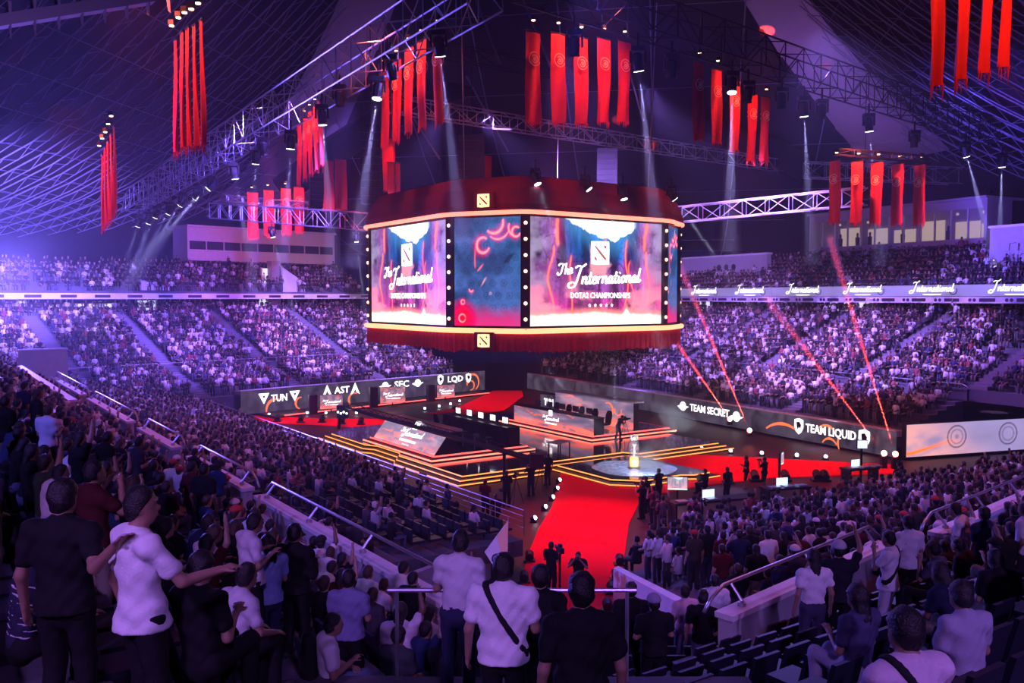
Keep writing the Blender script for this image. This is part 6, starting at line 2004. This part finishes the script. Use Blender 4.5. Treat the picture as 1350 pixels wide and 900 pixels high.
hero('seated young man in white tee with dark backpack straps', 436, 774, 9.6, P(sit=True, armL='lap', armR='phone', pack=True, head=0.25, sleeve=0.6), -1.2, WHITE, DENIM)
hero('person in pale violet top leaning on the corner rail', 604, 742, 9.0, P(armL='phone', armR='phone', lean=0.18, hem=0.0), -0.2, GREYW, NAVY)
hero('dark clad companion close beside the leaning pale top', 618, 747, 9.8, P(armL='down', armR='down'), 0.1, BLK, BLK)
hero('man in black standing against the left parapet', 389, 682, 11.6, P(armL='pocket', armR='phone', sleeve=1.2, wide=1.1), -0.3, BLK, BLK, s=1.04)
hero('man in pale tee looking down at a phone', 332, 686, 10.8, P(armL='phone', armR='phone', head=0.35, hem=0.08), -0.9, (0.72, 0.66, 0.74), BLK, phone=True)
hero('companion in blue tee facing the phone user', 352, 690, 11.3, P(armL='phone', armR='phone'), 0.8, (0.25, 0.35, 0.6), NAVY, 'long')
hero('man in faded blue tee seen from behind near the parapet end', 460, 706, 11.2, P(armL='phone', armR='phone', wide=1.05), -0.15, (0.22, 0.22, 0.40), BLK)
hero('man in black vest and shorts stepping up the stair', 927, 778, 14.6, P(armL='down', armR='hip', step=0.5, shorts=True), -0.3, BLK, (0.20, 0.20, 0.30))
hero('man in pink tee on the stair behind black vest', 902, 764, 16.0, P(armL='fold', armR='down', shorts=True), 0.4, (0.75, 0.52, 0.60), (0.22, 0.24, 0.34))
hero('broad backed man in white tee at the parapet foot', 942, 744, 17.2, P(armL='down', armR='down', wide=1.1), 0.0, WHITE, BLK)
hero('dark clad spectator in grey cap left of the stair', 862, 748, 13.0, P(armL='fold', armR='fold', wide=1.15), 0.2, BLK, BLK, 'cap', (0.30, 0.26, 0.40))
hero('dark clad man at the carpet corner', 832, 752, 13.6, P(armL='down', armR='phone', wide=1.1), 0.0, BLK, BLK)
hero('spectator in pale tee seated forward beside the near aisle', 306, 764, 8.2, P(sit=True, armL='lap', armR='lap', lean=0.25), -0.7, GREYW, BLK)
hero('dark haired spectator seated below the pale tee man', 268, 790, 6.6, P(sit=True, armL='lap', armR='phone'), -0.4, BLK, BLK)
hero('spectator whose violet lit head rises at the bottom edge', 832, 872, 4.4, P(sit=True, armL='lap', armR='lap'), 0.0, BLK, BLK, 'short', hairc=2)
hero('seated man in light tee facing the stage right of the strap man', 1272, 836, 7.4, P(sit=True, armL='lap', armR='phone', lean=0.1), 0.3, (0.35, 0.33, 0.42), BLK)
hero('seated woman in dark top between the strap man and rail', 1128, 806, 8.6, P(sit=True, armL='phone', armR='lap'), 0.5, (0.06, 0.06, 0.12), (0.4, 0.4, 0.5), 'long')
hero('white tee man leaning forward at the second parapet', 1276, 712, 15.5, P(armL='fold', armR='fold', lean=0.35), 0.9, WHITE, NAVY)
hero('dark clad man beside the leaning white tee', 1296, 694, 15.2, P(armL='down', armR='down', wide=1.12), 0.3, NAVY, BLK)
hero('man in dark tee seated beyond the waist bag man', 1238, 728, 13.0, P(sit=True, armL='chin', armR='lap', lean=0.15), 0.8, (0.10, 0.10, 0.14), BLK, 'short')
hero('man in white shirt bent over on the left upper rows', 43, 507, 26.5, P(armL='fold', armR='down', lean=0.35), -0.8, WHITE, (0.3, 0.34, 0.5))
hero('man in dark tee standing at the gap of the left parapet', 284, 578, 24.0, P(armL='down', armR='phone', wide=1.1), -0.9, BLK, (0.14, 0.13, 0.18))
hero('spectator in cloth hat at the left entrance wall', 139, 543, 21.0, P(sit=True, armL='lap', armR='lap'), -0.9, (0.3, 0.12, 0.16), BLK, 'hat', (0.62, 0.55, 0.5))
# camera crew and floor staff
def crew(label, fx, fy, pose, rz, shirt, pants, z=0.0, hair='short', s=1.0, skin=0):
    p = on_z(fx, fy, z)
    me = build_person('c', pose, 0.026)
    o = assemble(me, label, (p.x, p.y, z), rz, shirt, pants, SKINS[skin], hair, HAIRS[0], None, s)
    HERO_XY.append((p.x, p.y))
    if pose.get('armL') == 'shoot' and pose.get('armR') == 'shoot':
        J = me['J']
        q = Matrix.Translation((p.x, p.y, z)) @ Matrix.Rotation(rz, 4, 'Z') @ Vector(tuple((J['haL'] + J['haR']) / 2))
        cm_ = thing('photo_camera', ('black photo camera raised by the ' + label).replace(' in black', '').replace(' aiming a lens', '').replace(' aiming a camera', ''), 'camera', q, rz)
        MB().box(-0.07, 0.07, -0.04, 0.04, -0.05, 0.05).build('camera_body', M['black'], cm_)
        MB().tube([(0, 0.04, 0), (0, 0.16, 0)], 0.04, 8).build('lens_barrel', M['black'], cm_)
    return o, p
def video_camera(p, rz, label, h=1.5, tripod=True, lamp=False):
    rt = thing('video_camera', label, 'camera', p, rz)
    MB().box(-0.07, 0.07, -0.25, 0.2, h, h + 0.18).build('camera_body', M['black'], rt)
    MB().tube([(0, 0.2, h + 0.09), (0, 0.42, h + 0.09)], 0.06, 10).build('lens_barrel', M['black'], rt)
    MB().box(-0.05, 0.05, -0.1, 0.05, h + 0.18, h + 0.28).build('top_handle', M['black'], rt)
    if tripod:
        for k in range(3):
            a = 2 * PI * k / 3 + 0.5
            MB().tube([(0, 0, h), (0.4 * math.cos(a), 0.4 * math.sin(a), 0.0)], 0.02, 5).build('leg', M['black'], rt)
    else:
        MB().tube([(0, 0, 0.0), (0, 0, h)], 0.04, 6).lathe([(0.18, 0.0), (0.18, 0.04), (0.05, 0.06)], 8).build('monopod', M['black'], rt)
    return rt
CREWS = [
    ('cameraman in black tee on the near red carpet', 727, 781, P(armL='fold', armR='phone'), -0.6, BLK, BLK, 0.03),
    ('crouched cameraman in black aiming a lens on the near carpet', 763, 794, P(armL='shoot', armR='shoot', lean=0.25), 2.9, BLK, BLK, 0.03),
    ('stage cameraman bent over a tripod before the lava wall', 815, 580, P(armL='fold', armR='phone', lean=0.5, step=0.4), -1.1, NAVY, NAVY, 0.45),
    ('first of two crew women standing on the dark floor', 983, 644, P(armL='fold', armR='phone', skirt=False, shorts=True), 1.3, BLK, BLK, 0.0),
    ('second crew woman aiming a camera near the carpet', 1007, 646, P(armL='shoot', armR='shoot', shorts=True), 0.9, BLK, BLK, 0.0),
    ('crew member seated low at the carpet edge', 929, 652, P(armL='lap', armR='lap', sit=True), 0.8, BLK, BLK, 0.0),
    ('crew member in red marked vest standing by the carpet', 958, 662, P(armL='down', armR='phone'), 0.5, BLK, BLK, 0.0),
    ('photographer in black first from the carpet corner', 846, 684, P(armL='shoot', armR='shoot'), 0.9, BLK, BLK, 0.0),
    ('photographer in black second from the carpet corner', 853, 676, P(armL='shoot', armR='shoot', lean=0.15), 0.7, BLK, BLK, 0.0),
    ('photographer in black third from the carpet corner', 868, 664, P(armL='phone', armR='shoot'), 0.6, BLK, BLK, 0.0),
    ('photographer in red tinted tee behind the others', 861, 692, P(armL='shoot', armR='shoot'), 0.8, (0.2, 0.05, 0.06), BLK, 0.0),
    ('jib operator in black at the crane foot', 668, 668, P(armL='shoot', armR='phone', lean=0.1), -0.2, BLK, BLK, 0.0),
    ('crew member with red trimmed sleeves left of the crane', 640, 682, P(armL='phone', armR='down'), -0.3, (0.08, 0.01, 0.02), BLK, 0.0),
    ('crew member crouching at the crane cables', 655, 690, P(sit=True, armL='lap', armR='knee', lean=0.4), 0.2, BLK, BLK, 0.0),
    ('crew member right of the crane with one arm raised', 700, 654, P(armL='shoot', armR='up'), 0.4, BLK, BLK, 0.0),
    ('crew member in dark tee farthest right of the crane', 722, 640, P(armL='shoot', armR='down'), 0.6, BLK, BLK, 0.0),
]
for c in CREWS:
    crew(*c)
o, p = None, on_z(738, 779, 0.03)
video_camera(p, 0.3, 'tall camera rig on a pole beside the carpet cameraman', 1.35, False)
video_camera(on_z(824, 578, 0.45), -1.1, 'dark camera on a tripod before the lava wall', 1.25)
video_camera(on_z(680, 664), -0.3, 'dark camera on a tripod at the crane foot', 1.3)
video_camera(on_z(714, 646), 0.1, 'dark camera on a tripod right of the crane', 1.4)
video_camera(on_z(600, 563, 0.45), 0.6, 'dark camera on a tripod behind the left booth desk', 1.3)
# control desks among the floor crowd
def control_desk(px, py, rz, label, w=2.6):
    rt = thing('control_desk', label, 'desk', on_z(px, py), rz)
    MB().box(-w / 2, w / 2, -0.4, 0.4, 0.9, 1.0).build('desk_top', M['ledoff'], rt)
    for sx in (-w / 2 + 0.1, w / 2 - 0.1):
        MB().box(sx - 0.04, sx + 0.04, -0.35, 0.35, 0, 0.9).build('leg', M['black'], rt)
    for k in range(3):
        MB().box(-w / 2 + 0.25 + k * 0.75, -w / 2 + 0.75 + k * 0.75, -0.32, 0.1, 1.0, 1.06).build('control_panel', M['alu'], rt)
    MB().box(-0.3, 0.3, 0.25, 0.3, 1.0, 1.35).build('flat_display', M['phone'], rt)
control_desk(938, 686, 0.35, 'silver control desk with pale panels among the right crowd', 4.2)
control_desk(1133, 640, 0.35, 'control desk with papers below the lit white monitor', 2.0)
stand_monitor(on_z(1136, 640), 0.0, 0.52, 0.42, 2.0, 'white lit monitor raised over the papers desk', lambda X, Z: np.zeros(X.shape + (3,)) + np.array((0.8, 0.85, 0.95)))
control_desk(1035, 668, 0.3, 'dim control desk before the standing right crowd', 2.4)
# folded banner standing up beside the strapped man
q = at_y(655, 730, 9.2)
rt = thing('fan_flag', 'white paper flag with a red corner and dark round print', 'flag', q)
MB().add([(-0.13, 0, 0.02), (0.06, 0, -0.28), (0.12, 0, 0.36), (-0.13, 0.012, 0.02), (0.06, 0.012, -0.28), (0.12, 0.012, 0.36)], [(0, 1, 2), (5, 4, 3), (0, 3, 4, 1), (1, 4, 5, 2), (2, 5, 3, 0)]).build('sheet', M['pale'], rt)
MB().add([(0.0, -0.004, 0.19), (0.05, -0.004, 0.0), (0.115, -0.004, 0.0), (0.12, -0.004, 0.35)], [(0, 1, 2, 3)]).build('red_print', M['emblem'], rt)
plate(rt, 'round_print', M['slot'], arcband(0.0, -0.05, 0.05, 0.015, 0, 330, 12), 0.004, -0.002)
MB().tube([(0.06, 0.02, -0.9), (0.12, 0.02, 0.38)], 0.008, 6).build('stick', M['alu'], rt)

# ---------------------------------------------------------------- spectators along the rows
ORDS = ['first', 'second', 'third', 'fourth', 'fifth', 'sixth', 'seventh', 'eighth', 'ninth', 'tenth', 'eleventh', 'twelfth', 'thirteenth', 'fourteenth', 'fifteenth', 'sixteenth', 'seventeenth', 'eighteenth', 'nineteenth', 'twentieth']
TENS = ['', '', 'twenty', 'thirty', 'forty', 'fifty', 'sixty', 'seventy', 'eighty', 'ninety']
def ordw(n):
    if n < 20: return ORDS[n]
    t, u = divmod(n + 1, 10)
    if t > 9: return 'hundred and ' + ordw(n - 100) if n >= 100 else 'hundredth'
    return (TENS[t] + '-' + ORDS[u - 1]) if u else TENS[t][:-1] + 'ieth'
BLOCKS = (('left upper block', 0, 11, 0.62), ('left lower block', 11, 23, 0.92), ('right upper block', 23, 37, 0.62), ('right lower block', 37, 49, 0.93), ('corner block', 49, 58, 0.0), ('corner balcony', 58, 74, 0.16))
def in_aisle(x, y, bi):
    u, v = toUV(x, y)
    if bi in (0, 1):
        return any(abs(v - q) < 0.6 for q in (22.4, 29.4, 37, 49, 57, 66))
    if bi in (2, 3):
        return any(abs(u - q) < 0.6 for q in (17.1, 30, 42))
    return False
CAND = []
def v_near(x, y):
    u, v = toUV(x, y)
    return v < 9.45 + (u - 10.5) * 0.16 + 0.5
SEATS = []
for bi, (bname, i0, i1, occ) in enumerate(BLOCKS):
    for ri in range(i0, i1):
        a, b, dp, z, n = ROWS[ri]
        L = (b - a).length
        e = (b - a) / L
        k = 0
        t = 0.4
        while t < L - 0.3:
            p = a + e * t
            t += 0.56
            k += 1
            X, Y, dist = proj((p.x, p.y, z + 1.0))
            if dist < 2.2 or not (-60 < X < 1410 and Y < 1050):
                continue
            if bi in (1, 3) and dist < 18.5 and p.x > 2.5 and v_near(p.x, p.y): continue
            if ground(p.x, p.y) > z + 0.02 or in_aisle(p.x, p.y, bi):
                continue
            if any((p.x - hx) ** 2 + (p.y - hy) ** 2 < 0.36 for hx, hy in HERO_XY):
                continue
            oc = occ
            if bi == 2 and dist < 12: oc = 0.45
            if bi == 1 and toUV(p.x, p.y)[1] < 36: oc = 0.45 if toUV(p.x, p.y)[1] > 31 else 0.2
            if bi >= 4 or (bi == 2 and dist < 17.5 and X < 1230): oc = 0.0
            elif dist < 9 and p.x > -1.5: oc = 0.0
            elif dist < 13 and p.x > 0: oc = 0.22
            elif dist < 5.2: oc = 0.0
            elif dist < 9.5: oc = 0.3 if p.x < -4.2 else 0.0
            jit = n * R.uniform(-0.1, 0.08) + e * R.uniform(-0.08, 0.08)
            if R.random() < oc:
                CAND.append((dist, Vector((p.x + jit.x, p.y + jit.y, z)), n, bi, ri - i0, k))
            else:
                SEATS.append((dist, Vector((p.x, p.y, z)), n, bi, ri - i0, k))
# the standing crowd on the floor at the right
for i in range(330):
    u, v = R.uniform(24.5, 52), R.uniform(22.4, 30.5)
    p = W(u, v)
    X, Y, dist = proj((p.x, p.y, 1.0))
    if not (850 < X < 1350) or Y < 628 + (X < 1110) * 34:
        continue
    if X < 1000 and Y < 668: continue
    CAND.append((dist, p, Vector((0.1, 1)).normalized(), 6, 0, i))
CAND.sort(key=lambda c: c[0])
N_IND = 248
FLOORB = 'floor crowd'
seen_lab = {}
def pick(c):
    dist, p, n, bi, ri, k = c
    g = R.random()
    standing = bi == 6 or (bi == 3 and g < 0.8) or (bi in (2, 5) and g < 0.35) or (bi in (0, 1) and g < 0.10)
    if standing:
        ps = R.choice(['stand', 'pocket', 'phone', 'fold', 'armup', 'stand', 'hip', 'shoot', 'phone'])
    else:
        ps = R.choice(['sit', 'sitphone', 'sitlean', 'sitchin', 'sit', 'sitback', 'sitlean', 'situp', 'sithead'])
    sh = R.choice(SHIRTS if R.random() < (0.35 if dist < 12 else 0.6 if bi in (3, 6) else 0.9) else SHIRTS[2:8])  # more dark tops close by, in place of a darker lit foreground
    return ps, sh, standing
POSEW = {'stand': 'standing', 'pocket': 'standing', 'phone': 'standing phone holding', 'fold': 'standing', 'armup': 'standing arm raised', 'hip': 'standing', 'shoot': 'standing photographing',
         'sit': 'seated', 'sitphone': 'seated phone holding', 'sitlean': 'seated forward leaning', 'sitchin': 'seated chin resting', 'sitback': 'seated', 'situp': 'seated arm raised', 'sithead': 'seated'}
used_lab = set()
def place(c, i):
    dist, p, n, bi, ri, k = c
    ps, (sn, sc_), standing = pick(c)
    vx = 0.03 if dist < 12 else 0.042 if dist < 20 else 0.055
    me = lib(ps, vx)
    aim = Vector((0.5, 60.5)) - p.xy
    f = (n * 0.55 + aim.normalized() * 0.45)
    rz = math.atan2(f.y, f.x) - PI / 2 + R.uniform(-0.35, 0.35)
    hair = R.choices(['short', 'long', 'cap', 'hat'], [0.62, 0.24, 0.12, 0.02])[0]
    q = p - Vector((n.x, n.y, 0)) * (0.0 if standing else 0.08)
    wear = {'short': '', 'long': ' long haired', 'cap': ' capped', 'hat': ' hatted'}[hair]
    if bi == 6:
        lab = '%s%s person, %s top, %s nearest in right floor crowd' % (POSEW[ps], wear, sn, ordw(i))
    else:
        lab = '%s%s person, %s top, %s row, %s, %s place' % (POSEW[ps], wear, sn, ordw(ri), BLOCKS[bi][0], ordw(k))
    sh = tuple(max(0.0, min(1.0, c_ * R.uniform(0.85, 1.1))) for c_ in sc_)
    assemble(me, lab, q, rz, sh, R.choice(PANTS), R.choice(SKINS), hair, R.choice(HAIRS), 'spectators in the ' + (BLOCKS[bi][0] if bi < 6 else 'right floor crowd'), R.uniform(0.93, 1.05), R.choice([(0.75, 0.75, 0.75), (0.03, 0.03, 0.03), (0.5, 0.06, 0.06), (0.65, 0.62, 0.6)]))
for i, c in enumerate(CAND[:N_IND]):
    place(c, i)

# phones alight in the hands of the near phone holders
def phone_at(o, c, rz, label):
    rt = link('phone', PHM, None)
    pw = Matrix.Translation(o.location) @ Matrix.Rotation(rz, 4, 'Z') @ Vector(tuple(c + V3(0, 0.03, 0.03)))
    rt.location = pw
    rt.rotation_euler = (-0.6, 0, rz)
    tag(rt, 'lit phone held by the ' + label[:60], 'phone')
PHM = None
ph = MB().box(-0.037, 0.037, -0.075, 0.075, -0.004, 0.0).build('phone', M['black'])
PHM = ph.data
bpy.data.objects.remove(ph)
for o, c, rz, lb in PH:
    phone_at(o, c, rz, lb)

# ---------------------------------------------------------------- the far crowd, thousands nobody could count
def low_figure(sit, arms=0):
    mb = MB(); colr = []
    def part(ci, fn):
        a = len(mb.v); fn(); colr.extend([ci] * (len(mb.v) - a))
    z0 = 0.46 if sit else 0.9
    part(2, lambda: mb.tube([(0, 0, z0 - 0.05), (0, 0, z0 + 0.32), (0, -0.01, z0 + 0.50)], 0.17, 6, r1=0.14))
    part(0, lambda: mb.tube([(0, 0, z0 + 0.5), (0, 0.0, z0 + 0.58)], 0.06, 4, False))
    part(0, lambda: mb.ball((0, 0.02, z0 + 0.68), 0.105, 6, (0.9, 1, 1.15)))
    part(1, lambda: mb.ball((0, -0.025, z0 + 0.71), 0.112, 6, (0.92, 0.95, 1.05)))
    for sg in (-1, 1):
        up = arms and sg > 0
        e = (sg * 0.26, 0.02, z0 + 0.22) if not up else (sg * 0.28, 0.08, z0 + 0.70)
        w = (sg * 0.14, 0.28, z0 + 0.12) if not up else (sg * 0.20, 0.12, z0 + 0.98)
        part(2, lambda: mb.tube([(sg * 0.18, 0, z0 + 0.46), e], 0.065, 4))
        part(0, lambda: mb.tube([e, w], 0.045, 4))
        k = (sg * 0.11, 0.40, z0) if sit else (sg * 0.10, 0.03, 0.48)
        an = (sg * 0.11, 0.38, 0.04) if sit else (sg * 0.11, 0.0, 0.03)
        part(3, lambda: mb.tube([(sg * 0.09, 0, z0), k, an], 0.085, 4, r1=0.06))
    f3 = []
    for f in mb.f:
        for i in range(1, len(f) - 1):
            f3.append((f[0], f[i], f[i + 1]))
    return np.array(mb.v), np.array(f3), np.array(colr)
TEM = [low_figure(True), low_figure(True, 1), low_figure(False), low_figure(False, 1)]
def fwd_rot(n):
    return math.atan2(n.y, n.x) - PI / 2
POS = []
for c in CAND[N_IND:]:
    st_ = c[3] == 6 or (c[3] == 3 and R.random() < 0.8)
    POS.append((c[1], fwd_rot(c[2]) + R.uniform(-0.4, 0.4), (2 if st_ else 0) + (R.random() < 0.1), 0))
for ri in range(74, len(ROWS)):
    a, b, dp, z, n = ROWS[ri]
    L = (b - a).length
    e = (b - a) / L
    t = 0.3
    while t < L - 0.2:
        p = a + e * t
        t += 0.54
        X, Y, dist = proj((p.x, p.y, z + 1))
        if not (-20 < X < 1370): continue
        F = FR if abs(n.dot(FR.n) + 1) < 0.01 else FL
        q = Vector((p.x, p.y)) - F.o
        tt, dd = q.dot(F.e), q.dot(F.n)
        if dd < 18 and any(FF is F and abs(tt - ta) < w for FF, ta, w in AISLES): continue
        occ = 0.93 if dd < 18 else 0.85
        if F is FR and tt < 4 and 12 < dd < 18: occ = 0.25
        if F is FR and tt < -1 and dd < 11: occ = 0.5
        if R.random() > occ: continue
        POS.append((Vector((p.x + R.uniform(-0.06, 0.06), p.y + R.uniform(-0.1, 0.1), z)), fwd_rot(n) + R.uniform(-0.4, 0.4), (2 if R.random() < 0.12 or dd < 2 else 0) + (R.random() < 0.07), 2 if dd > 18 else 1))
# people leaning on the walk behind the right team wall
VS, FS, CS, nb = [], [], [], 0
PAL = np.array([(0.78, 0.78, 0.80), (0.74, 0.74, 0.76), (0.70, 0.68, 0.72), (0.5, 0.5, 0.55), (0.016, 0.016, 0.02), (0.018, 0.018, 0.02), (0.02, 0.02, 0.03), (0.03, 0.03, 0.03), (0.012, 0.012, 0.014), (0.08, 0.08, 0.10), (0.03, 0.04, 0.12), (0.25, 0.05, 0.06)])
for p, rz, k, far in POS:
    v, f, cl = TEM[k]
    c, s = math.cos(rz), math.sin(rz)
    sc = R.uniform(0.92, 1.06)
    x = v[:, 0] * c - v[:, 1] * s; y = v[:, 0] * s + v[:, 1] * c
    VS.append(np.stack([x * sc + p.x, y * sc + p.y, v[:, 2] * sc + p.z], 1))
    FS.append(f + nb); nb += len(v)
    cols = np.array([R.choice(SKINS), R.choice(HAIRS) if R.random() < 0.93 else (0.7, 0.7, 0.7), PAL[R.randrange(len(PAL)) if far != 2 or R.random() < 0.4 else R.randrange(4, 9)], R.choice(PANTS)])  # balcony crowd mostly in dark clothes, standing in for the dim light up there
    CS.append(cols[cl])
CV, CF, CC = np.concatenate(VS), np.concatenate(FS), np.concatenate(CS)
me = mesh_np('crowd', CV, CF, M['crowd'], False)
ca = me.color_attributes.new('Col', 'FLOAT_COLOR', 'POINT')
ca.data.foreach_set('color', np.concatenate([CC, np.ones((len(CC), 1))], 1).astype(np.float32).ravel())
tag(link('crowd', me, None), 'dense crowd filling the far stands and balconies in rows', 'crowd', kind='stuff')
print('CROWD', len(POS), len(CF), 'CAND', len(CAND), 'SEATS', len(SEATS), 'HERO', HERO_DIFF)

# ---------------------------------------------------------------- empty seats
seat_p = thing('stadium_seat', 'x', 'seat')
MB().box(-0.22, 0.22, -0.20, 0.22, 0.40, 0.46).build('seat_pan', M['seat'], seat_p)
MB().add([(-0.22, -0.22, 0.44), (0.22, -0.22, 0.44), (0.21, -0.32, 0.84), (-0.21, -0.32, 0.84), (-0.22, -0.17, 0.44), (0.22, -0.17, 0.44), (0.21, -0.27, 0.84), (-0.21, -0.27, 0.84)],
         [(3, 2, 1, 0), (4, 5, 6, 7), (0, 1, 5, 4), (1, 2, 6, 5), (2, 3, 7, 6), (3, 0, 4, 7)]).build('backrest', M['seat'], seat_p)
MB().box(-0.2, -0.15, -0.15, 0.1, 0, 0.4).build('bracket', M['black'], seat_p)
MB().box(0.15, 0.2, -0.15, 0.1, 0, 0.4).build('bracket', M['black'], seat_p)
SEATS = sorted([s for s in SEATS if s[3] not in (3, 5)], key=lambda s: s[0])
for i, (dist, p, n, bi, ri, k) in enumerate(SEATS[:290]):
    o = seat_p if i == 0 else copy_tree(seat_p)
    o.location = p - Vector((n.x, n.y, 0)) * 0.12
    o.rotation_euler = (0, 0, fwd_rot(n))
    o['label'] = 'empty dark blue folding seat, %s row, %s, %s place' % (ordw(ri), BLOCKS[bi][0], ordw(k))
    o['group'] = 'empty seats of the ' + BLOCKS[bi][0]
rest = MB()
for dist, p, n, bi, ri, k in SEATS[290:]:
    rest.M = Matrix.Translation(p - Vector((n.x, n.y, 0)) * 0.12) @ Matrix.Rotation(fwd_rot(n), 4, 'Z')
    rest.box(-0.22, 0.22, -0.2, 0.22, 0.38, 0.46).box(-0.22, 0.22, -0.28, -0.2, 0.44, 0.84)
if rest.v:
    tag(rest.build('seat_rows', M['seat']), 'empty dark seats farther along the near stands', 'seats', kind='stuff')

# ---------------------------------------------------------------- haze filling the hall
hz = MB().box(-90, 100, 17, 170, 0.05, 60).build('haze', None)
hm = bpy.data.materials.new('stage_haze')
hm.use_nodes = True
nt = hm.node_tree
nt.nodes.clear()
out = nt.nodes.new('ShaderNodeOutputMaterial')
vs = nt.nodes.new('ShaderNodeVolumeScatter')
vs.inputs['Color'].default_value = (1, 1, 1, 1)
vs.inputs['Density'].default_value = HAZE_DENSITY
vs.inputs['Anisotropy'].default_value = 0.5
nt.links.new(vs.outputs[0], out.inputs['Volume'])
hz.data.materials.append(hm)
tag(hz, 'thin stage haze hanging through the whole hall', 'haze', kind='stuff')
